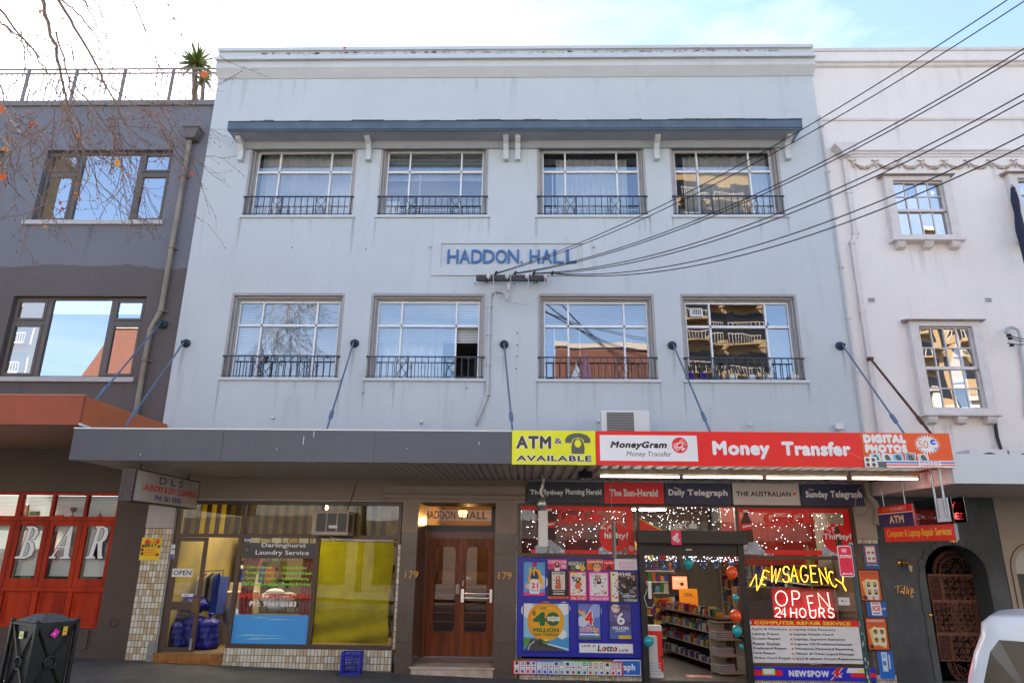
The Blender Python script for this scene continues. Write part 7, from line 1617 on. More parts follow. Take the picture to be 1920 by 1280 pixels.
for px, py in ((1634, 563), (1853, 563)):
    X0, X1, Z0, Z1 = R(px-8, py-5, px+8, py+5, YP2); q = MB(); fr_rect(q, X0, X1, Z0, Z1, YP2-.008, YP2-.001, .015)
    for k in range(3): q.box(X0+.015, X1-.015, YP2-.008, YP2-.001, Z0+.02+k*.035, Z0+.035+k*.035)
    vg = q.build('wall_grille', m_pinkt, pk); bx('grille_back', m_black, vg, X0+.015, X1-.015, YP2-.003, YP2-.0005, Z0+.015, Z1-.015)
# rainwater head and downpipe
c_ = W(1583, 280, YP2-.12)
dp = thing('downpipe', 'pinkish downpipe with a box rainwater head beside the garlands', 'drain pipe', (c_.x, YP2, 4))
MB().extr([(c_.x-.24, c_.z+.1), (c_.x-.24, c_.z+.05), (c_.x-.18, c_.z-.0), (c_.x-.06, c_.z-.2), (c_.x+.06, c_.z-.2), (c_.x+.18, c_.z), (c_.x+.24, c_.z+.05), (c_.x+.24, c_.z+.1)], -.14, YP2-.002).build('rainwater_head', m_pinkt, dp, recalc=True)
pz = W(1590, 455, YP2-.06).z; xa = c_.x+.0; xb_ = xa-.09
MB().box(xa-.045, xa+.045, YP2-.09, YP2-.002, pz+.2, c_.z-.2).extr([(xa-.045, pz+.2), (xa+.045, pz+.2), (xb_+.045, pz), (xb_-.045, pz)], YP2-.09, YP2-.002).box(xb_-.045, xb_+.045, YP2-.09, YP2-.002, 3.4, pz).build('pipe', m_pinkt, dp, recalc=True)
for z in (c_.z-1.0, pz+.22, pz, pz-1.5): MB().box((xa if z > pz+.1 else xb_)-.06, (xa if z > pz+.1 else xb_)+.06, YP2-.1, YP2-.001, z-.03, z+.03).build('pipe_collar', m_pinkt, dp)
bp = thing('boundary_pipe', 'thin white pipe running down the joint between the two buildings', 'pipe', (XR+.03, 0, 6))
zt2, zt3 = W(1533, 217, -.03).z, W(1620, 812, -.03).z
MB().tube([(XR+.02, -.03, zt2), (XR+.02, -.03, 3.6)], .024, 8).build('pipe', m_pipe, bp)
for k in range(6): MB().box(XR-.01, XR+.075, -.06, -.001, zt2-.3-k*1.1, zt2-.27-k*1.1).build('pipe_clip', m_pipe, bp)
# rusty tie rod and fixings
tie(1632, 672, 1745, 812, 'rusty brown tie rod beside the downpipe on the pinkish building', M('rust', (.16, .06, .035), .9, c2=(.07, .03, .02), scale=30, bump=1), True)
# furled dark flag on the third window
fl = thing('furled_flag', 'dark navy furled flag tied at the top right window', 'flag', W(1899, 350, -.1))
fp_ = [W(1899, 352, -.2), W(1903, 375, -.22), W(1908, 400, -.22), W(1913, 430, -.24), W(1921, 470, -.26), W(1927, 500, -.26)]
MB().tube(fp_, [.04, .075, .06, .085, .06, .05], 10).build('cloth', M('navy_cloth', (.02, .025, .06), .8, var=.4, scale=20), fl)
MB().tube([W(1897, 346, .0), W(1900, 352, -.2), W(1905, 360, -.25)], .02, 6).build('bracket', m_steel, fl)
# conduit hook and black clamps at the right edge, dark cable under window
cc = [W(1886, 622, 0), W(1888, 616, -.02), W(1896, 613, -.03), W(1908, 617, -.02), W(1913, 630, .0), W(1914, 660, .05), W(1921, 690, .05), W(1925, 780, .05)]
tag(MB().tube(cc, .03, 8).build('conduit', m_pipe), 'white swan neck conduit at the right edge of the pinkish wall', 'conduit')
bk = MB()
for k, (a, b_) in enumerate((((1884, 624), (1921, 636)), ((1886, 630), (1925, 641)), ((1889, 643), (1927, 645)))): bk.tube([W(*a, -.1), W((a[0]+b_[0])/2, (a[1]+b_[1])/2+2, -.2), W(*b_, -.3)], .009, 6).lathe([(0, -.04), (.03, -.03), (.03, .03), (0, .04)], W(a[0]+8, a[1]+4, -.12), (1, 0, 0), 8)
tag(bk.build('cable_clamps', m_cab), 'black clamped cables entering the swan neck conduit', 'cable')
tag(MB().tube([W(1866, 775, YP2-.05), W(1867, 800, YP2-.04), W(1870, 820, YP2-.04), W(1877, 842, YP2-.06)], [.012, .03, .03, .028], 8).build('black_hose', m_cab), 'black hose dropping from the sill to the white awning', 'hose')
# white awning -----------------------------------------------------------------
wa = thing('white_awning', 'plain white box awning on the right of the digital photos sign', 'awning', (9, -2.6, 3.15))
wz0, wz1 = W(1850, 906, -2.6).z, W(1850, 851, -2.6).z; wx0 = AR+.012
bx('fascia', M('white_fascia', (.62, .68, .7), .45, var=.04), wa, wx0, XE, -2.6, -2.55, wz0, wz1)
bx('end_panel', m_white, wa, wx0, wx0+.03, -2.549, YP2-.01, wz0, wz1)
MB().add([(wx0+.03, -2.55, wz1-.03), (XE, -2.55, wz1-.03), (XE, YP2-.01, wz1-.01), (wx0+.03, YP2-.01, wz1-.01)], [(0, 1, 2, 3)]).build('roof_sheet', m_steel, wa)
ys = -2.545; s0 = None
while ys < YP2-.1:
    if s0 is None: s0 = mesh_at('soffit_board', MB().extx([(0, .01), (.005, 0), (.075, 0), (.08, .01), (.082, .02), (0, .02)], wx0+.031, XE), m_soff, wa, (0, ys, wz0+.0))
    else: inst(s0, (0, ys, wz0), wa)
    ys += .085
for px, lab in ((1854, 'white outdoor unit seen over the white awning'), (1925, 'second white outdoor unit at the right edge over the white awning')):
    a_ = W(px-38, 842, -1.0); c_ = W(px+38, 842, -1.0); t = thing('air_conditioner', lab, 'air conditioner', (a_.x, -1, wz1))
    MB().box(a_.x, c_.x, -1.0, -.6, wz1, a_.z).build('casing', m_plast, t, bev=.012)
    MB().lathe([(0, -.01), (.22, -.01), (.24, .0)], ((a_.x+c_.x)/2, -1.0, a_.z-.29), (0, 1, 0), 20).build('fan_grille', m_black, t)
# charcoal ground floor with arched gateway ---------------------------------------
ch = thing('charcoal_shopfront', 'charcoal plastered ground floor with an arched gateway under the white awning', 'shopfront', (7.4, YP2, 0))
ax0, ax1 = W(1740, 1110, YP2).x, W(1853, 1090, YP2).x; acx = (ax0+ax1)/2; ar = (ax1-ax0)/2; azt = W(1795, 1021, YP2).z; azs = azt-ar*.92
def archwall(b, x0, x1, z0, z1, acx, ar, azs, rz, y0, y1, base=None, n=20):
    base = z0 if base is None else base
    arc = [(acx-ar*math.cos(math.pi*k/n), azs+rz*math.sin(math.pi*k/n)) for k in range(n+1)]
    for y, flip in ((y0, 0), (y1, 1)):
        def q(*p): b.add([(a, y, c) for a, c in p], [tuple(range(len(p))) if not flip else tuple(range(len(p)-1, -1, -1))])
        q((x0, z0), (acx-ar, z0), (acx-ar, azs), (x0, azs)); q((acx+ar, z0), (x1, z0), (x1, azs), (acx+ar, azs)); q((x0, azs), (acx-ar, azs), (acx-ar, z1), (x0, z1)); q((acx+ar, azs), (x1, azs), (x1, z1), (acx+ar, z1))
        for k in range(n): q(arc[k], arc[k+1], (arc[k+1][0], z1), (arc[k][0], z1))
    path = [(acx-ar, z0)]+arc+[(acx+ar, z0)]
    for k in range(len(path)-1): b.add([(path[k][0], y0, path[k][1]), (path[k][0], y1, path[k][1]), (path[k+1][0], y1, path[k+1][1]), (path[k+1][0], y0, path[k+1][1])], [(0, 1, 2, 3)])
    return arc
b = MB(); arc = archwall(b, XR+.002, XC, -.2, 3.349, acx, ar, azs, ar*.92, YP2, YP2+.42); b.build('wall', m_charc, ch)
zl1 = W(1700, 1002, YP2).z; bx('ledge', m_charc, ch, XR+.15, XC-.01, YP2-.015, YP2-.001, W(1850, 998, YP2).z-.01, W(1850, 998, YP2).z+.01)
vb_ = []
for k in range(14):   # voussoirs and quoin stones
    a0_, a1_ = math.pi*k/14, math.pi*(k+.9)/14; r0, r1 = ar+.004, ar+.1+.03*(k % 2)
    MB().extr([(acx-r0*math.cos(a0_), azs+r0*.92*math.sin(a0_)), (acx-r0*math.cos(a1_), azs+r0*.92*math.sin(a1_)), (acx-r1*math.cos(a1_), azs+r1*.92*math.sin(a1_)), (acx-r1*math.cos(a0_), azs+r1*.92*math.sin(a0_))], YP2-.018, YP2-.001).build('arch_stone', m_charc, ch, recalc=True)
z = azs-.01; k = 0
while z > .1:
    h = random.choice((.1, .13, .3, .5)); zz = max(z-h, 0)
    for sx_, xx in ((-1, ax0), (1, ax1)): bx('quoin_stone', m_charc, ch, *(sorted((xx+sx_*.003, xx+sx_*(.12+.02*(k % 2))))), YP2-.02, YP2-.001, zz+.01, z)
    z = zz; k += 1
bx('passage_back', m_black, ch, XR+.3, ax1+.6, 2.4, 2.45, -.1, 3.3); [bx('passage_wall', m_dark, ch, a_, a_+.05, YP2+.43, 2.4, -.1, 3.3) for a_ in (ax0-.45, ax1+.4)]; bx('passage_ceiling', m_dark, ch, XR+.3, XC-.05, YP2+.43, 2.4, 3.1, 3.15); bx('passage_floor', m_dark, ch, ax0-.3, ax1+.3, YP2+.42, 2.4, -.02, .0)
# wrought iron gate
m_gi = M('rusty_iron', (.30, .12, .07), .7, c2=(.16, .08, .065), scale=9)
YGt = YP2+.46
gt = thing('iron_gate', 'rusty wrought iron gate of scrolled panels with a round fanlight', 'gate', (acx, YGt, 0))
gx0, gx1 = W(1740, 1077, YGt).x-.02, W(1862, 1077, YGt).x+.03
def scrolls(name, x0, x1, z0, z1, step, r, seedn, frame=.012):
    b = MB(); rr_ = random.Random(seedn); q = MB(); fr_rect(q, x0, x1, z0, z1, YGt-.012, YGt+.012, frame*1.5); fo = q.build(name, m_gi, gt)
    nx, nz = max(1, round((x1-x0)/step)), max(1, round((z1-z0)/step)); sx_, sz_ = (x1-x0)/nx, (z1-z0)/nz
    for i in range(nx):
        for j in range(nz):
            cx_, cz_ = x0+sx_*(i+.5), z0+sz_*(j+.5); R_ = min(sx_, sz_)*.46; d = 1 if (i+j) % 2 else -1; ph = rr_.choice((0, 90, 180, 270))
            b.tube([(cx_+d*R_*(1-.62*t/9)*math.cos(rad(ph+t*50)), YGt, cz_+R_*(1-.62*t/9)*math.sin(rad(ph+t*50))) for t in range(10)], r, 4, cap=False)
            b.tube([(cx_-sx_*.5, YGt, cz_-sz_*.5), (cx_, YGt-.004, cz_), (cx_+sx_*.5, YGt, cz_+sz_*.5*d)], r*.8, 4, cap=False)
    b.build('scrollwork', m_gi, fo, kind='stuff')
zr_ = [W(1800, y, YGt).z for y in (1077, 1127, 1188, 1240)]; gw = gx1-gx0
for j, (zt_, zb2) in enumerate(zip(zr_, zr_[1:])):
    if j == 1:
        for k in range(3):
            a, c = gx0+gw*k/3+.01, gx0+gw*(k+1)/3-.01; scrolls('gate_panel', a, c, zb2+.01, zt_-.01, .075, .0065, k)
            q = MB(); fr_rect(q, a+.07, c-.07, zb2+.08, zt_-.08, YGt-.02, YGt-.013, .014)
            for u, v, u2, v2 in ((a, zb2, a+.07, zb2+.08), (c, zb2, c-.07, zb2+.08), (a, zt_, a+.07, zt_-.08), (c, zt_, c-.07, zt_-.08)): q.bar((u, YGt-.016, v), (u2, YGt-.016, v2), .012)
            q.build('inner_frame', m_gi, gt)
    else:
        scrolls('gate_panel', gx0, gx0+gw*.19, zb2+.01, zt_-.01, .035, .004, 5+j); scrolls('gate_panel', gx1-gw*.19, gx1, zb2+.01, zt_-.01, .035, .004, 8+j); scrolls('gate_panel', gx0+gw*.2, gx1-gw*.2, zb2+.01, zt_-.01, .1, .0085, 11+j)
    for z_ in (zt_,): bx('gate_rail', m_gi, gt, gx0, gx1, YGt-.02, YGt+.02, z_-.012, z_+.012)
fx0, fx1 = W(1750, 1075, YGt).x, W(1842, 1075, YGt).x; fc, fr_ = (fx0+fx1)/2, (fx1-fx0)/2; fz = zr_[0]+.012; frz = W(1795, 1031, YGt).z-fz
for sg_, zz0, nm in ((1, fz, 'fanlight'), (-1, zr_[3]-.012, 'lower_lunette')):
    b = MB()
    for s_ in (1, .93, .72): b.tube([(fc-fr_*s_*math.cos(math.pi*k/16), YGt, zz0+sg_*frz*s_*math.sin(math.pi*k/16)) for k in range(17)], .009, 5)
    fo = b.build(nm, m_gi, gt); b = MB()
    for k in range(14):
        a = math.pi*(k+.5)/14; b.tube([(fc-fr_*(.82+.08*math.cos(t))*math.cos(a+.08*math.sin(t)), YGt, zz0+sg_*frz*(.82+.08*math.cos(t))*math.sin(a+.08*math.sin(t))) for t in [q*.9 for q in range(8)]], .005, 4, cap=False)
    for (u, v, r_) in ((-.4, .3, .17), (.4, .3, .17), (0, .28, .12), (-.22, .52, .1), (.22, .52, .1), (-.15, .12, .1), (.15, .12, .1), (-.58, .12, .09), (.58, .12, .09)):
        b.tube([(fc+fr_*(u+r_*(1-.07*t)*math.cos(t*.7)), YGt, zz0+sg_*frz*(v+r_*(1-.07*t)*1.2*math.sin(t*.7))) for t in range(12)], .006, 4, cap=False)
    b.build('scrollwork', m_gi, fo, kind='stuff')
# brass lamp, Tatler lettering, bell
m_br = M('polished_brass', (.65, .36, .1), .25, .9)
c_ = W(1697, 1058, YP2-.05); bl2 = thing('wall_lantern', 'polished brass bulkhead lantern on the charcoal wall', 'lantern', (c_.x, YP2, c_.z))
MB().lathe([(0, -.03), (.06, -.02), (.065, 0)], (c_.x-.05, YP2-.005, c_.z+.03), (0, 1, 0), 14).tube([(c_.x-.05, YP2-.02, c_.z+.03), (c_.x-.02, YP2-.1, c_.z+.05), (c_.x+.03, YP2-.14, c_.z+.03)], .02, 8).build('arm', m_br, bl2)
MB().lathe([(.02, .03), (.075, .0), (.075, -.012), (.045, -.012)], (c_.x+.04, YP2-.14, c_.z), seg=14).build('cap', m_br, bl2)
MB().lathe([(.036, -.014), (.036, -.09), (.02, -.12), (0, -.125)], (c_.x+.04, YP2-.14, c_.z), seg=12).build('glass_jar', M('ribbed_glass', (.6, .62, .6), .15), bl2)
for k in range(4): a = k*math.pi/2+.4; MB().tube([(c_.x+.04+.042*math.cos(a), YP2-.14+.042*math.sin(a), c_.z-.012), (c_.x+.04+.042*math.cos(a), YP2-.14+.042*math.sin(a), c_.z-.1), (c_.x+.04, YP2-.14, c_.z-.14)], .005, 5).build('guard_wire', m_br, bl2)
X0, X1, Z0, Z1 = R(1676, 1096, 1715, 1118, YP2-.02)
p = PR((X0, YP2-.025, Z0), (X1-X0, 0, 0), (0, 0, Z1-Z0)); gl_ = m_br
for st_ in ([(0, .82), (.2, .92), (.42, .95)], [(.2, .9), (.13, .3)], [(.42, .45), (.3, .5), (.27, .32), (.4, .4), (.42, .55), (.42, .25)], [(.55, .95), (.47, .25)], [(.36, .7), (.62, .74)], [(.68, .9), (.58, .25)], [(.68, .45), (.77, .55), (.72, .6), (.66, .4), (.72, .25)], [(.87, .65), (.8, .1), (.78, -.05), (.86, -.05), (.9, .1)], [(.78, .7), (.95, .72), (.92, .45), (.82, .38), (1.05, .42)]): p.line(st_, .016, gl_, .008, rad(20))
tag(p.build('wall_lettering', None), 'slanting gold script lettering Tatler on the charcoal wall', 'lettering')
c_ = W(1743, 1152, YP2); tag(MB().lathe([(.0, -.02), (.018, -.03), (.03, -.02), (.04, -.004), (.04, 0)], (c_.x, YP2-.02, c_.z), (0, 1, 0), 16, m_br).build('door_bell', None), 'round brass door bell on the gate jamb', 'bell')
p_ = PR((W(1780, 1012, YP2).x, YP2-.02, W(1780, 1016, YP2).z), (.14, 0, 0), (0, 0, .09)); p_.text('169', 0, 0, 1, 1, m_br, .02); tag(p_.build('house_number', None), 'small gold house number half hidden below the red repair sign', 'number')
# beige ground floor at the far right
bg_ = thing('beige_shopfront', 'beige ground floor wall with an arched window at the right edge', 'shopfront', (9.5, YP2, 0))
bacx = W(1948, 1100, YP2).x; bar_ = bacx-W(1907, 1080, YP2).x
b = MB(); archwall(b, XC+.004, XE, .6, 3.349, bacx, bar_, W(1930, 1065, YP2).z, bar_*1.0, YP2-.01, YP2+.3); b.box(XC+.004, XE, YP2-.01, YP2+.3, -.2, .599); b.build('wall', M('beige_rough_render', (.44, .38, .31), .8, var=.1, scale=3, bump=.6, bscale=20), bg_)
za2 = W(1930, 1065, YP2).z
MB().tube([(bacx-bar_*1.25*math.cos(math.pi*k/16), YP2-.015, za2+bar_*1.25*math.sin(math.pi*k/16)) for k in range(17)]+[(bacx+bar_*1.25, YP2-.015, .6)], .012, 5).tube([(bacx-bar_*1.25, YP2-.015, za2), (bacx-bar_*1.25, YP2-.015, .6)], .012, 5).build('arch_moulding', M('rust_line', (.2, .1, .06), .7), bg_)
pane(bacx-bar_-.05, bacx+bar_+.05, .6, za2+bar_, YP2+.2, g_lo, bg_); bx('window_bar', m_black, bg_, bacx-bar_, bacx+bar_, YP2+.15, YP2+.19, za2-.25, za2-.1)
bx('pale_blind', m_blind, bg_, bacx-bar_, bacx+bar_, YP2+.28, YP2+.3, za2-.2, za2+bar_); bx('room_back', m_dark, bg_, bacx-1, bacx+1, 1.2, 1.25, .3, 3)
bx('band', m_beige, bg_, XC+.01, XE, YP2-.02, YP2-.0105, W(1900, 999, YP2).z-.015, W(1900, 999, YP2).z+.01)
# blade signs hanging at the right end of the awning
XS = 6.2
def blade(name, label, d0, d1, z0, z1, th=.06):
    t = thing(name, label, 'sign', (XS, d1-13, z0+2.13)); MB().box(XS+.001, XS+th, d1-13, d0-13, z0+2.13, z1+2.13).build('casing', M('blade_casing', (.3, .3, .32), .4), t)
    return t, PR((XS, d0-13, z0+2.13), (0, d1-d0, 0), (0, 0, z1-z0))
t, p = blade('atm_blade_sign', 'red and navy blade sign reading CASHCONNECT ATM', 12.58, 11.46, .452, .79)
p.rect(0, 0, 1, .63, '#20265e').rect(0, .67, 1, 1, '#d81e1a').rect(0, .62, 1, .67, '#e8dcd0').text('CASH', .12, .76, .4, .91, '#e8a020', .02).text('CONNECT', .4, .76, .85, .91, '#f0ece8', .02).text('ATM', .32, .15, .74, .53, '#e8c8a8', .045); p.build('print', t)
for dd in (12.4, 11.7): MB().tube([(XS+.03, dd-13, .79+2.13), (XS+.03, dd-13, ZS)], .012, 6).build('hanger_rod', m_steel, t)
t, p = blade('repair_blade_sign', 'long red blade sign reading Computer & Laptop Repair Services', 12.45, 10.42, .208, .44, .05)
p.rect(0, 0, 1, 1, '#de1812').text('Computer & Laptop Repair Services', .04, .18, .96, .82, '#f2c81a', .015, sp=.96); p.build('print', t)
t = thing('neon_blade_sign', 'clear acrylic blade sign with red neon exchange letters on a white plate', 'sign', (XS, -2.2, 2.13+.46))
m_acr = GL('acrylic', .1, (.75, .55, .55))
MB().box(XS-.02, XS-.014, -2.65, -1.62, 2.13+.455, 2.13+.82).build('acrylic_sheet', m_acr, t); MB().box(XS+.1, XS+.106, -2.75, -1.6, 2.13+.455, 2.13+.82).build('acrylic_sheet', m_acr, t)
bx('backing', m_black, t, XS+.06, XS+.08, -2.4, -1.62, 2.13+.47, 2.13+.8); bx('white_plate', m_white, t, XS-.05, XS-.045, -2.62, -2.28, 2.13+.47, 2.13+.81)
q = PR((XS+.03, -1.66, 2.13+.62), (0, -.6, 0), (0, 0, .14)); 
def ntx(word, y0, y1, z0, z1, rise=0):
    n = len(word)
    for k, c in enumerate(word):
        ya = y0+(y1-y0)*(k+.1)/n; yb = y0+(y1-y0)*(k+.85)/n
        for st_ in STK.get(c, STK['E']): MB().tube([(XS+.02, ya+(yb-ya)*u, z0+(z1-z0)*v+rise*k) for u, v in st_], .006, 5).build('neon_letter', m_nr, t)
ntx('MONEY', -1.75, -2.3, 2.13+.68, 2.13+.77); ntx('EXCHANGE', -1.66, -2.45, 2.13+.56, 2.13+.64, -.006)
for y in (-2.33, -2.55): MB().tube([(XS-.06, y, 2.13+.52), (XS-.06, y, ZS)], .018, 8).build('hanger_rod', m_steel, t)
# ================================================================= STREET FURNITURE
sp = W(1612, 1150, -2.7); psx = sp.x
ns_ = thing('no_stopping_sign', 'red NO STOPPING sign on a green sticker covered pole', 'street sign', (psx, -2.7, 0))
zt_ = W(1596, 1020, -2.7).z
MB().tube([(psx, -2.7, -.0), (psx, -2.7, zt_)], .034, 14).build('pole', M('pole_green', (.02, .09, .07), .5, c2=(.035, .06, .055), scale=18), ns_)
MB().lathe([(0, .03), (.02, .025), (.034, 0)], (psx, -2.7, zt_)).build('pole_cap', m_steel, ns_)
b = MB()
for k in range(60):
    z = random.uniform(0, 1.35); a = random.uniform(-2.8, -.3); h = random.uniform(.01, .06); w_ = random.uniform(.15, .5); r = .0348
    vs_ = [(psx+r*math.cos(a+w_*u+random.uniform(-.05, .05)), -2.7+r*math.sin(a+w_*u), z+h*v) for v in (0, 1) for u in (0, .33, .66, 1)]
    b.add(vs_, [(0, 1, 5, 4), (1, 2, 6, 5), (2, 3, 7, 6)], PM(random.choice(['#b8b8b0', '#2a4038', '#8a9088', '#40504a', '#d0d0c8', '#10241e'])))
b.build('sticker_residue', None, ns_, kind='stuff')
X0, X1, Z0, Z1 = R(1569, 1022, 1603, 1081, -2.75); sw, sh_ = X1-X0, Z1-Z0
pl = []; r_ = .03
for cx_, cz_, s_ in ((X1-r_, Z1-r_, 0), (X0+r_, Z1-r_, 90), (X0+r_, Z0+r_, 180), (X1-r_, Z0+r_, 270)): pl += [(cx_+r_*math.cos(rad(s_+q*30)), cz_+r_*math.sin(rad(s_+q*30))) for q in range(4)]
MB().extr(pl, -2.752, -2.746).build('plate', m_white, ns_)
p = PR((X0, -2.753, Z0), (sw, 0, 0), (0, 0, sh_)); p.poly([((x-X0)/sw*.92+.04, (z-Z0)/sh_*.95+.025) for x, z in pl], '#d8143c')
p.text('NO', .3, .78, .62, .9, '#f6eef0', .03).text('STOPPING', .1, .6, .9, .7, '#f6eef0', .03).line([(.2, .1), (.8, .1)], .012, '#f6eef0').poly([(.12, .1), (.27, .06), (.27, .14)], '#f6eef0').poly([(.88, .1), (.73, .14), (.73, .06)], '#f6eef0').disc(.5, .42, .12, '#c01236', 16); p.build('print', ns_)
# litter bin
BC = W(70, 1170, -3.55); bz0, bz1 = zg(-7)-.0, W(70, 1168, -3.55).z
bn = thing('litter_bin', 'black square street litter bin with cross braced sides and stickers', 'litter bin', (BC.x, -3.2, bz0)); an = rad(62)
ax_ = Vector((math.cos(an), math.sin(an), 0)); bxv = Vector((-math.sin(an), math.cos(an), 0)); S = .52; S2 = .6
O = Vector((BC.x, -3.55, 0))   # near corner; sides run along ax_ (to the right/back) and bxv (to the left/back)
m_bin = M('bin_black', (.018, .017, .015), .3, var=.4, scale=6, coat=.2)
cen = O+ax_*S/2+bxv*S2/2
b = MB().obox((cen.x, cen.y, (bz0+bz1)/2), (ax_, bxv, Vector((0, 0, 1))), S/2-.03, S2/2-.03, (bz1-bz0)/2-.03); b.build('bin_body', m_bin, bn)
for u in (0, 1):
    for v in (0, 1):
        q = O+ax_*S*u+bxv*S2*v; MB().obox((q.x, q.y, (bz0+bz1)/2), (ax_, bxv, Vector((0, 0, 1))), .022, .022, (bz1-bz0)/2).lathe([(.028, 0), (.034, .012), (.03, .03), (0, .04)], (q.x, q.y, bz1), seg=10).build('corner_post', m_bin, bn)
mm = (bz0+bz1)/2-.02
for (o0, dv_, L_, nn) in ((O, ax_, S, -bxv), (O, bxv, S2, -ax_), (O+bxv*S2, ax_, S, bxv), (O+ax_*S, bxv, S2, ax_)):
    b = MB(); cc_ = o0+dv_*L_/2-nn*.012; c3 = Vector((cc_.x, cc_.y, mm))
    for u in (.02, L_-.02):
        for z in (bz0+.06, bz1-.04):
            e = o0+dv_*u-nn*.012; e3 = Vector((e.x, e.y, z)); dd = (e3-c3); st_ = c3+dd.normalized()*.075; b.bar(st_, e3, .022, .018)
    b.build('cross_brace', m_bin, bn)
    MB().tube([c3+(dv_*math.cos(k*.3927)+Vector((0, 0, 1))*math.sin(k*.3927))*.075 for k in range(17)], .013, 6).build('brace_ring', m_bin, bn)
    MB().bar((o0.x+dv_.x*.02, o0.y+dv_.y*.02, bz0+.05), (o0.x+dv_.x*(L_-.02), o0.y+dv_.y*(L_-.02), bz0+.05), .03).bar((o0.x+dv_.x*.02, o0.y+dv_.y*.02, bz1-.02), (o0.x+dv_.x*(L_-.02), o0.y+dv_.y*(L_-.02), bz1-.02), .03).build('rail', m_bin, bn)
lo = [O, O+ax_*S, O+ax_*S+bxv*S2, O+bxv*S2]; hi = [cen+(q-cen)*.36 for q in lo]
m_lid = M('bin_lid_worn', (.22, .21, .21), .4, .3, c2=(.1, .1, .1), scale=12)
MB().add([(q.x, q.y, bz1+.0) for q in lo]+[(q.x, q.y, bz1+.085) for q in hi], [(0, 1, 5, 4), (1, 2, 6, 5), (2, 3, 7, 6), (3, 0, 4, 7), (4, 5, 6, 7)]).build('lid', m_lid, bn)
hh = [cen+(q-cen)*.25 for q in lo]; MB().add([(q.x, q.y, bz1+.0865) for q in hh], [(0, 1, 2, 3)]).build('slot', m_black, bn)
def stick(o0, dv_, nn, u, z, w_, h, cols_, rot, lab):
    c = o0+dv_*u+nn*.0; a = dv_*math.cos(rot)+Vector((0, 0, 1))*math.sin(rot); b_ = Vector((0, 0, 1))*math.cos(rot)-dv_*math.sin(rot); o_ = Vector((c.x, c.y, z))-a*w_/2-b_*h/2
    p = PR(o_, a*w_, b_*h); p.rect(0, 0, 1, 1, cols_[0]).rect(.15, .15, .85, .85, cols_[1]).rect(.3, .35, .7, .5, cols_[2]); o = p.build('bin_sticker', None); tag(o, lab, 'sticker', 'stickers on the litter bin')
stick(O-bxv*(-.006), ax_, -bxv, S*.48, bz1-.14, .08, .1, ('#e0208a', '#e8309a', '#f4a8d0'), rad(-35), 'pink diamond sticker on the right side of the bin')
stick(O-bxv*(-.006), ax_, -bxv, S*.72, bz1-.12, .06, .11, ('#f0a018', '#e8b840', '#c8503a'), 0, 'orange sticker beside the pink one on the bin')
stick(O-ax_*(-.006)+bxv*.34, -bxv, -ax_, 0, bz1-.16, .1, .09, ('#e8e8f0', '#d8d820', '#5a6a30'), 0, 'white and yellow sticker on the left side of the bin')
# ------------------------------------------------------------- white van like car at the kerb side lane
CY = -5.25; cw = .9; rz = -.15

m_car = M('white_car_paint', (.72, .71, .67), .3, coat=.5)
xq0 = 3.8
car = thing('parked_van', 'white high roofed van at the lower right with dark side windows', 'van', (xq0, CY-cw, rz))
def ring(z, xr_, xf, hw, rc, n=6):
    out = []
    for (cx_, cy_, s_) in ((xf-rc, CY+hw-rc, 0), (xr_+rc, CY+hw-rc, 90), (xr_+rc, CY-hw+rc, 180), (xf-rc, CY-hw+rc, 270)):
        out += [(cx_+rc*math.cos(rad(s_+90*q/n)), cy_+rc*math.sin(rad(s_+90*q/n)), z) for q in range(n+1)]
    return out
zr0 = W(1890, 1148, CY-cw+.2).z
lv = [(.12, .06, 4.5, .84, .2), (.25, .0, 4.58, .9, .25), (.6, -.02, 4.58, .92, .28), (.88, .02, 4.3, .91, .3), (.98, .05, 3.7, .90, .3), (1.05, .07, 3.3, .88, .3), (1.2, .11, 3.12, .86, .3), (1.40, .18, 2.85, .82, .3), (1.55, .25, 2.62, .78, .32), (1.65, .27, 2.5, .755, .28), (1.71, .34, 2.4, .70, .28), (1.735, .46, 2.2, .58, .28)]
sc_ = (zr0-rz)/1.735
vs_ = []; n = 28
for z, a, c, h, rc in lv: vs_ += ring(rz+z*sc_, xq0+a, xq0+c, h, rc)
fs_ = [(i*n+k, i*n+(k+1) % n, (i+1)*n+(k+1) % n, (i+1)*n+k) for i in range(len(lv)-1) for k in range(n)]
MB().add(vs_, fs_, None, True).add(vs_[-n:], [list(range(n))], None, True).add(vs_[:n], [list(range(n-1, -1, -1))]).build('body', m_car, car, recalc=True)
m_cg = M('dark_car_glass', (.012, .011, .011), .12, spec=.35)
def hwz(z): 
    for (z0_, _, _, h0, _), (z1_, _, _, h1, _) in zip(lv, lv[1:]):
        if z0_ <= z <= z1_: return h0+(h1-h0)*(z-z0_)/(z1_-z0_)
    return .4
def sidewin(name, pts, mat, off=.02):
    for s_ in (-1, 1):
        P_ = [(xq0+x, CY+s_*(hwz(z)+off), rz+z*sc_) for x, z in pts]; MB().add(P_, [list(range(len(P_))) if s_ < 0 else list(range(len(P_)-1, -1, -1))]).build(name, mat, car)
sidewin('side_window', [(.22, 1.08), (.6, 1.08), (.7, 1.54), (.42, 1.54), (.34, 1.44)], m_cg)
sidewin('side_window', [(.7, 1.1), (1.75, 1.1), (1.75, 1.52), (.8, 1.52)], m_cg); sidewin('side_window', [(1.83, 1.12), (2.95, 1.12), (2.6, 1.5), (1.83, 1.5)], m_cg)
MB().add([(xq0+3.33, CY-.62, rz+1.06*sc_), (xq0+3.33, CY+.62, rz+1.06*sc_), (xq0+2.68, CY+.55, rz+1.54*sc_), (xq0+2.68, CY-.55, rz+1.54*sc_)], [(0, 1, 2, 3)]).build('windscreen', m_cg, car)
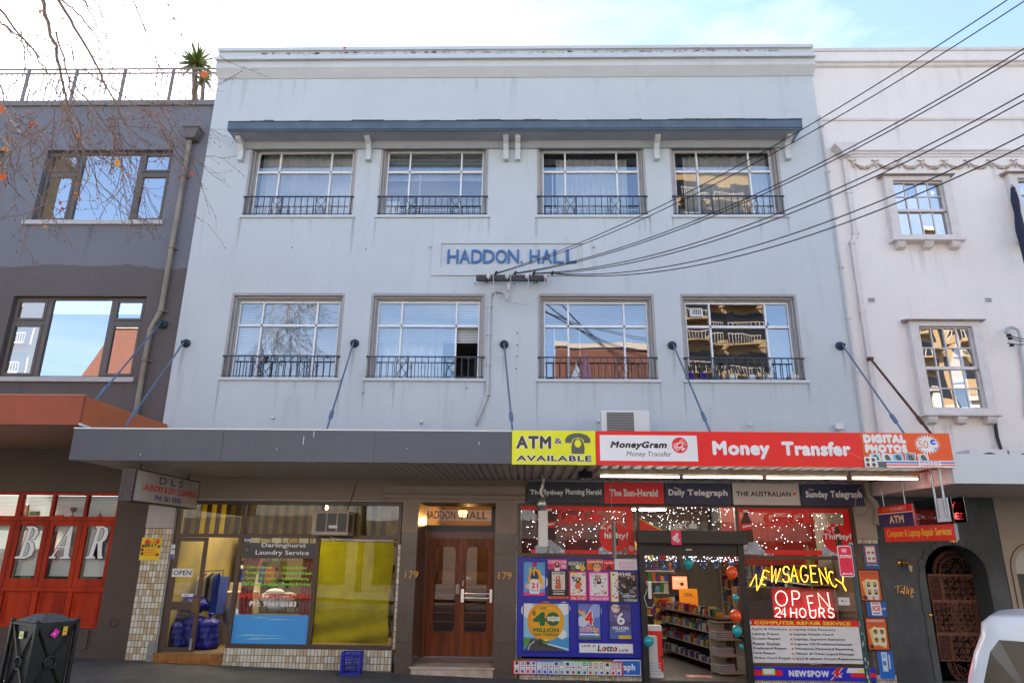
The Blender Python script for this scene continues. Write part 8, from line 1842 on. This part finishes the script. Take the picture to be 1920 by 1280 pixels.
for s_ in (-1, 1):
    MB().box(xq0-.02, xq0+.1, CY+s_*.88-.04, CY+s_*.88+.03, rz+.5, rz+.78).build('tail_light', M('tail_red', (.35, .01, .01), .2, coat=.5), car, bev=.01)
    MB().box(xq0+4.42, xq0+4.57, CY+s_*.7-.14, CY+s_*.7+.1, rz+.62, rz+.8).build('headlight', M('lens_clear', (.6, .62, .65), .1, coat=.5), car, bev=.02)
    MB().box(xq0+2.75, xq0+2.9, CY+s_*1.0-.09, CY+s_*1.0+.09, rz+1.08, rz+1.22).build('wing_mirror', m_car, car, bev=.02)
    for xx in (.8, 3.7):
        wh = MB().lathe([(.2, -.11), (.33, -.1), (.345, -.06), (.345, .06), (.33, .1), (.2, .11)], (xq0+xx, CY+s_*.8, rz+.345), (0, 1, 0), 24).build('wheel', M('tyre', (.02, .02, .02), .85), car)
        MB().lathe([(0, -.07), (.05, -.1), (.19, -.09), (.21, -.11), (.21, .11), (.19, .09), (.05, .1), (0, .07)], (xq0+xx, CY+s_*.8, rz+.345), (0, 1, 0), 16).build('rim', m_steel, wh)
bx('bumper', M('bumper_grey', (.1, .1, .1), .5), car, xq0-.06, xq0+.1, CY-.8, CY+.8, rz+.3, rz+.5, bev=.02); bx('number_plate', m_white, car, xq0-.066, xq0-.061, CY-.2, CY+.2, rz+.36, rz+.46)
car.rotation_euler = (0, 0, rad(-38))
# ================================================================= BARE PLANE TREE (left, branches hanging into the view)
m_bark = M('branch_bark', (.26, .18, .13), .85, c2=(.13, .09, .07), scale=12)
m_twig = M('twig_bark', (.34, .23, .17), .8, c2=(.2, .13, .095), scale=9)
tr = thing('plane_tree', 'bare plane tree whose twigs hang across the upper left with a few orange leaves', 'tree', (-9.6, -5.0, 0))
rt2 = random.Random(21)
MB().tube([(-9.6, -5, -.1), (-9.55, -5, 1.2), (-9.7, -5.05, 4), (-9.5, -5.1, 7.2), (-9.1, -5.2, 9.6)], [.42, .33, .3, .26, .2], 14).build('trunk', M('plane_bark', (.3, .27, .21), .9, c2=(.16, .13, .09), scale=3, bump=.8, bscale=12), tr)
hub = Vector((-9.1, -5.2, 9.4))
def droop(P0, P1_, r0, r1, n=9, wob=.1, sag=.0):
    pts = []
    for i in range(n+1):
        s_ = i/n; q = P0.lerp(P1_, s_); q.z -= sag*4*s_*(1-s_); pts.append(q+Vector((rt2.uniform(-wob, wob), rt2.uniform(-wob, wob), rt2.uniform(-wob, wob)))*(1 if 0 < i < n else 0))
    return pts, [r0+(r1-r0)*i/n for i in range(n+1)]
twigs = MB(); buds = MB(); ends = []
def grow(pts, rr, depth, dens):
    L_ = sum((pts[i+1]-pts[i]).length for i in range(len(pts)-1)); k = max(1, int(L_*dens))
    for _ in range(k):
        i = rt2.randrange(1, len(pts)-1) if len(pts) > 2 else 0; s_ = rt2.random(); P0 = pts[i].lerp(pts[i+1], s_) if i+1 < len(pts) else pts[i]
        d = (pts[min(i+1, len(pts)-1)]-pts[i-1]).normalized(); side = Vector((rt2.uniform(-1, 1), rt2.uniform(-1, 1), rt2.uniform(-.6, .5))); d2 = (d*.9+side*.75+Vector((.12, 0, -.25))).normalized()
        ln = rt2.uniform(.3, 1.05)*(1.1 if depth else .8)*(1 if depth else .6); n = 5 if depth else 4; pp_ = [P0]; dd = d2.copy()
        for q in range(n):
            dd = (dd+Vector((rt2.uniform(-.26, .26), rt2.uniform(-.26, .26), rt2.uniform(-.26, .28)))).normalized(); pp_.append(pp_[-1]+dd*ln/n)
        r0 = (.0062 if depth else .0038)*rt2.uniform(.8, 1.2); twigs.tube(pp_, [r0*(1-.6*q/n) for q in range(n+1)], 4, cap=False)
        for q in range(1, n+1):
            if rt2.random() < .35: buds.sphere(pp_[q], .010, None, seg=5, rings=3)
        if depth: grow(pp_, r0, depth-1, dens*1.15)
        else: ends.append(pp_[-1])
limbs = []
specs = [  # (start px, end px, start depth Y, end Y, r0, r1) measured where limbs cross the picture
 ((70, -30), (140, 260), -5.2, -4.4, .045, .014), ((85, -40), (235, 235), -5.0, -4.0, .035, .012), ((-40, -20), (90, 140), -5.3, -4.5, .03, .012), ((-40, 20), (75, 110), -5.4, -4.7, .024, .01),
 ((90, -20), (205, 100), -5.0, -4.0, .024, .01), ((130, -30), (185, 60), -5.1, -4.3, .02, .009), ((185, 10), (215, 170), -4.7, -4.2, .012, .006), ((235, -20), (300, 125), -4.8, -4.0, .018, .007), ((290, -30), (350, 90), -4.9, -4.1, .014, .006),
 ((105, 60), (165, 330), -4.8, -4.3, .02, .007), ((40, 60), (60, 300), -5.0, -4.5, .012, .005), ((-20, 100), (40, 330), -5.2, -4.7, .012, .005), ((130, 150), (260, 330), -4.6, -3.9, .016, .006), ((150, 130), (330, 260), -4.6, -3.8, .015, .005),
 ((120, 200), (200, 400), -4.5, -4.0, .014, .005), ((100, 200), (90, 380), -4.6, -4.3, .012, .005), ((180, 220), (320, 270), -4.3, -3.6, .010, .004), ((190, 200), (300, 420), -4.3, -3.8, .011, .004), ((150, -30), (260, 30), -5, -4.4, .012, .006), ((330, 60), (420, 110), -4.1, -3.7, .006, .003), ((300, 120), (370, 190), -4.0, -3.6, .006, .003)]
for k, (a, b_, ya, yb, r0, r1) in enumerate(specs):
    A_, B_ = W(a[0], a[1], ya), W(b_[0], b_[1], yb); pts, rr = droop(A_, B_, r0*.72, r1*.8, 14, .022, -.08)
    if a[1] <= 20:     # joins the crown above the frame
        up2 = [hub.lerp(A_, t) + Vector((0, 0, 1.1*math.sin(math.pi*t))) for t in (0, .25, .5, .75)]; pts = up2+pts; rr = [max(.09, r0*2), r0*1.8, r0*1.4, r0*1.15]+rr
    MB().tube(pts, rr, 6).build('limb', m_bark, tr); vis = pts[4:] if a[1] <= 20 else pts
    grow(vis, rr, 2 if k < 18 else 1, 3.4 if k < 18 else 1.8)
tw = twigs.build('twigs', m_twig, tr, kind='stuff'); buds.build('buds', M('bud', (.12, .05, .03), .7), tr, kind='stuff')
# dry leaves
lfm = [M('autumn_leaf_orange', (.75, .17, .01), .6, c2=(.5, .08, .01), scale=30), M('autumn_leaf_yellow', (.72, .42, .03), .6, c2=(.6, .2, .02), scale=30), M('autumn_leaf_red', (.5, .06, .01), .6)]
LF = [(0, -.5), (.1, -.2), (.45, -.3), (.3, -.05), (.5, .15), (.22, .15), (.12, .3), (0, .55), (-.12, .3), (-.22, .15), (-.5, .15), (-.3, -.05), (-.45, -.3), (-.1, -.2)]
lsrc = []
for m_ in lfm:
    b = MB(); vs_ = [(x, .08*math.sin(x*6)+.1*z*z, z) for x, z in LF]; b.add([(0, 0, 0)]+vs_, [(0, i+1, (i+1) % 14+1) for i in range(14)]); lsrc.append(b)
lobj = [None]*3
spots = [(75, 22, 0, 15), (86, 30, 0, 17), (2, 205, 0, 24), (52, 210, 2, 18), (60, 234, 2, 15), (10, 280, 1, 18), (17, 262, 0, 8), (6, 318, 1, 26), (4, 332, 0, 22), (220, 306, 1, 22), (383, 140, 0, 22), (145, 255, 0, 10), (360, 327, 0, 10), (153, 338, 1, 9), (143, 345, 0, 10), (142, 362, 0, 9), (113, 381, 2, 10), (117, 391, 2, 9), (70, 425, 0, 14), (85, 425, 1, 9), (118, 35, 1, 10), (161, 165, 2, 8), (310, 212, 2, 8), (240, 328, 0, 9), (166, 330, 1, 8), (410, 12, 2, 8), (240, 213, 1, 8), (136, 300, 1, 8), (183, 372, 0, 7), (150, 373, 0, 7), (525, 50, 2, 7), (646, 90, 2, 8)]
for px, py, c_, s_ in spots:
    q = W(px, py, rt2.uniform(-4.8, -4.0)); 
    if lobj[c_] is None: lobj[c_] = mesh_at('leaf', lsrc[c_], lfm[c_], tr, q); o = lobj[c_]
    else: o = inst(lobj[c_], q, tr)
    sc3 = s_*.0068; o.scale = (sc3, sc3, sc3); o.rotation_euler = (rt2.uniform(-.7, .7), rt2.uniform(-3, 3), rt2.uniform(-.6, .6))
# ------------------------------------------------------------- rain stains running down from sills, plates and ledges
ms = bpy.data.materials.new('rain_stain'); ms.use_nodes = True; t_ = ms.node_tree; t_.nodes.clear()
o_ = N(t_, 'ShaderNodeOutputMaterial'); d_ = N(t_, 'ShaderNodeBsdfDiffuse'); d_.inputs[0].default_value = (.13, .12, .105, 1); tp_ = N(t_, 'ShaderNodeBsdfTransparent'); x_ = N(t_, 'ShaderNodeMixShader')
at_ = N(t_, 'ShaderNodeAttribute', attribute_name='fade'); g_ = N(t_, 'ShaderNodeNewGeometry'); mp_ = N(t_, 'ShaderNodeMapping'); mp_.inputs['Scale'].default_value = (22, 1, 1.6); nn_ = N(t_, 'ShaderNodeTexNoise'); nn_.inputs['Scale'].default_value = 2; nn_.inputs['Detail'].default_value = 6
mu_ = N(t_, 'ShaderNodeMath', operation='MULTIPLY'); lk = t_.links.new
lk(g_.outputs['Position'], mp_.inputs[0]); lk(mp_.outputs[0], nn_.inputs['Vector']); lk(at_.outputs['Fac'], mu_.inputs[0]); lk(nn_.outputs['Fac'], mu_.inputs[1]); lk(mu_.outputs[0], x_.inputs[0]); lk(tp_.outputs[0], x_.inputs[1]); lk(d_.outputs[0], x_.inputs[2]); lk(x_.outputs[0], o_.inputs[0])
def stains(items, parent, y):
    b = MB(); fd = []
    for x, z, w_, l_, a_ in items:
        b.add([(x-w_/2, y, z), (x, y, z), (x+w_/2, y, z), (x+w_*.3, y, z-l_), (x, y, z-l_), (x-w_*.3, y, z-l_), (x-w_/2, y, z-l_*.3), (x, y, z-l_*.3), (x+w_/2, y, z-l_*.3)], [(6, 7, 1, 0), (7, 8, 2, 1), (5, 4, 7, 6), (4, 3, 8, 7)]); fd += [0, a_, 0, 0, 0, 0, 0, a_*.8, 0]
    o = b.build('rain_stain', ms, parent, kind='stuff'); at = o.data.attributes.new('fade', 'FLOAT', 'POINT'); at.data.foreach_set('value', fd)
it = []
for (x0, x1, z0, z1) in U:
    for xx, a_ in ((x0-.02, .5), (x1+.04, .5)): it.append((xx, z0-.056, random.uniform(.05, .1), random.uniform(.5, 1.1), a_))
    for _ in range(5): it.append((random.uniform(x0, x1), z0-.056, random.uniform(.03, .12), random.uniform(.2, .8), random.uniform(.12, .35)))
for px in (345, 663, 945, 1262, 1579): p = W(px, 645); it.append((p.x, p.z-.07, .1, .8, .5))
for _ in range(16): it.append((random.uniform(-6.8, 6.0), W(960, 147).z, random.uniform(.04, .2), random.uniform(.3, 1.0), random.uniform(.1, .3)))
for _ in range(14): it.append((random.uniform(-7.0, 6.2), 5.0+random.uniform(-.3, 3.4), random.uniform(.1, .5), random.uniform(.3, .8), random.uniform(.05, .16)))
stains(it, flat, -.0025)
it = []
for (x0, x1, z0, z1) in (g1, g2):
    for _ in range(7): it.append((random.uniform(x0-.1, x1), z0-.103, random.uniform(.04, .16), random.uniform(.3, 1.0), random.uniform(.2, .5)))
stains(it, gb_, YG-.0025)
it = []
for (x0, x1, z0, z1) in (wA, wB):
    for _ in range(6): it.append((random.uniform(x0-.2, x1+.2), z0-.29, random.uniform(.04, .12), random.uniform(.3, .9), random.uniform(.15, .4)))
for _ in range(10): it.append((random.uniform(6.5, 11), random.choice((zs1-.02, zc1-.09, zm1-.3)), random.uniform(.05, .2), random.uniform(.3, .8), random.uniform(.1, .3)))
stains(it, pk, YP2-.0025)
pp_ = thing('power_pole', 'timber power pole on the far footpath where the overhead cables end', 'power pole', (13, -16.95, -.05))
MB().tube([(13, -16.95, -.1), (13, -16.95, 10)], [.17, .12], 14).build('pole', M('pole_timber', (.16, .12, .09), .9, c2=(.09, .07, .055), scale=6, stretch=(3, 3, .3)), pp_)
bx('crossarm', M('pole_timber', (.16, .12, .09), .9), pp_, 12.2, 13.8, -16.8, -16.7, 9.05, 9.17)
for k in range(8): MB().lathe([(0, 0), (.03, .0), (.035, .04), (.02, .06)], (12.4+.16*k, -16.74, 9.171), seg=8).build('insulator', m_plast, pp_)
# ================================================================= ACROSS THE STREET (seen only in the window reflections)
m_rb = M('red_brick', (.16, .055, .03), .85, c2=(.11, .038, .022), scale=3, stretch=(1, 1, 8)); m_tb = M('tan_render', (.27, .175, .08), .8, var=.12, scale=.5)
YO = -20.0
m_cream = M('cream_render', (.54, .48, .38), .8, var=.1)
def hipblock(x0, x1, z1, lab, gable=None, mat=None):
    m_rb = mat or MC['red_brick']
    t = thing('terrace_building', lab, 'building', ((x0+x1)/2, YO, 0)); hs_ = []
    n = max(1, int((x1-x0)/3))
    for i in range(n):
        c = x0+(x1-x0)*(i+.5)/n
        for f in range(1, int(z1//3.1)): hs_.append((c-.55, c+.55, 1.5+f*3.1, 3.2+f*3.1))
    MB().wall(x0, x1, -.2, 3.5, [(x0+.5, x0+.5+(x1-x0)*.35, .5, 2.7), (x0+(x1-x0)*.6, x1-.5, .5, 2.7)], YO, YO-.4).build('shopfront', M('shopfront_beige', (.22, .19, .16), .8, var=.2), t, recalc=True); bx('shop_window', m_cg, t, x0+.4, x1-.4, YO-.3, YO-.25, .4, 2.9)
    MB().wall(x0, x1, 3.51, z1, hs_, YO, YO-.4).build('wall', m_rb, t, recalc=True)
    for h in hs_: bx('window', m_cg, t, h[0], h[1], YO-.25, YO-.2, h[2], h[3])
    bx('back', m_rb, t, x0, x1, YO-9, YO-.5, -.2, z1-.2); bx('coping', m_beige, t, x0-.1, x1+.1, YO-.5, YO+.12, z1, z1+.25)
    if gable:
        g0, g1, gz = gable; MB().extr([(g0, z1+.25), (g1, z1+.25), ((g0+g1)/2+.9, z1+gz), ((g0+g1)/2-.9, z1+gz)], YO-.45, YO+.02).build('gable', m_rb, t); bx('gable_cap', m_beige, t, (g0+g1)/2-1.1, (g0+g1)/2+1.1, YO-.5, YO+.1, z1+gz+.002, z1+gz+.2)
hipblock(-24, -17, 9.6, 'red brick house with a gable across the street', (-23.2, -18.4, 3.2))
hipblock(-34, -24.3, 9.0, 'cream rendered terrace to the left of the brick gable across the street', mat=m_cream)
hipblock(-16.7, -8, 8.8, 'cream rendered terrace to the right of the brick gable across the street', mat=m_cream)
hipblock(-7.7, 1, 9.3, 'white rendered terrace across the street in the middle', mat=m_white)
hipblock(1.3, 8.4, 11.9, 'tall red brick terrace across the street facing the newsagency')
hipblock(8.7, 34, 9.4, 'wide cream terrace across the street on the right', mat=m_cream)
def tower(x0, x1, y, z1, lab, cols_n):
    t = thing('apartment_tower', lab, 'building', ((x0+x1)/2, y, 0)); bx('core', m_tb, t, x0, x1, y-3, y, -.3, z1)
    ws = None; wsb = None; fl_ = int(z1//3.1)
    for f in range(2, fl_):
        for i in range(cols_n):
            c = x0+(x1-x0)*(i+.5)/cols_n; z = f*3.1
            if i % 2 == 0:
                if ws is None: ws = mesh_at('window', MB().box(-1.0, 1.0, -.05, .06, .9, 2.4).box(-1.1, 1.1, .0, .03, .8, 2.5), m_cg, t, (c, y, z))
                else: inst(ws, (c, y, z), t)
            else:
                if wsb is None:
                    b = MB().box(-1.6, 1.6, 0, 1.3, -.1, .08, m_tb).box(-1.6, 1.6, 1.22, 1.28, .95, 1.02, m_beige).box(-1.3, 1.3, .0, .05, .2, 2.3, m_cg)
                    for q in range(12): b.box(-1.58+q*.287, -1.54+q*.287, 1.23, 1.27, .08, .95, m_beige)
                    wsb = mesh_at('balcony', b, None, t, (c, y, z))
                else: inst(wsb, (c, y, z), t)
    bx('roof_slab', m_beige, t, x0-.4, x1+.4, y-3.4, y+.5, z1, z1+.5)
tower(14.5, 23.8, -52, 41, 'tan apartment tower with stacked balconies standing behind the brick terrace', 5)
tower(31, 46, -46, 30, 'shorter tan apartment block to the right of the tall tower', 5)
tower(-64, -52, -52, 44, 'tan apartment tower far to the left across the street', 4)
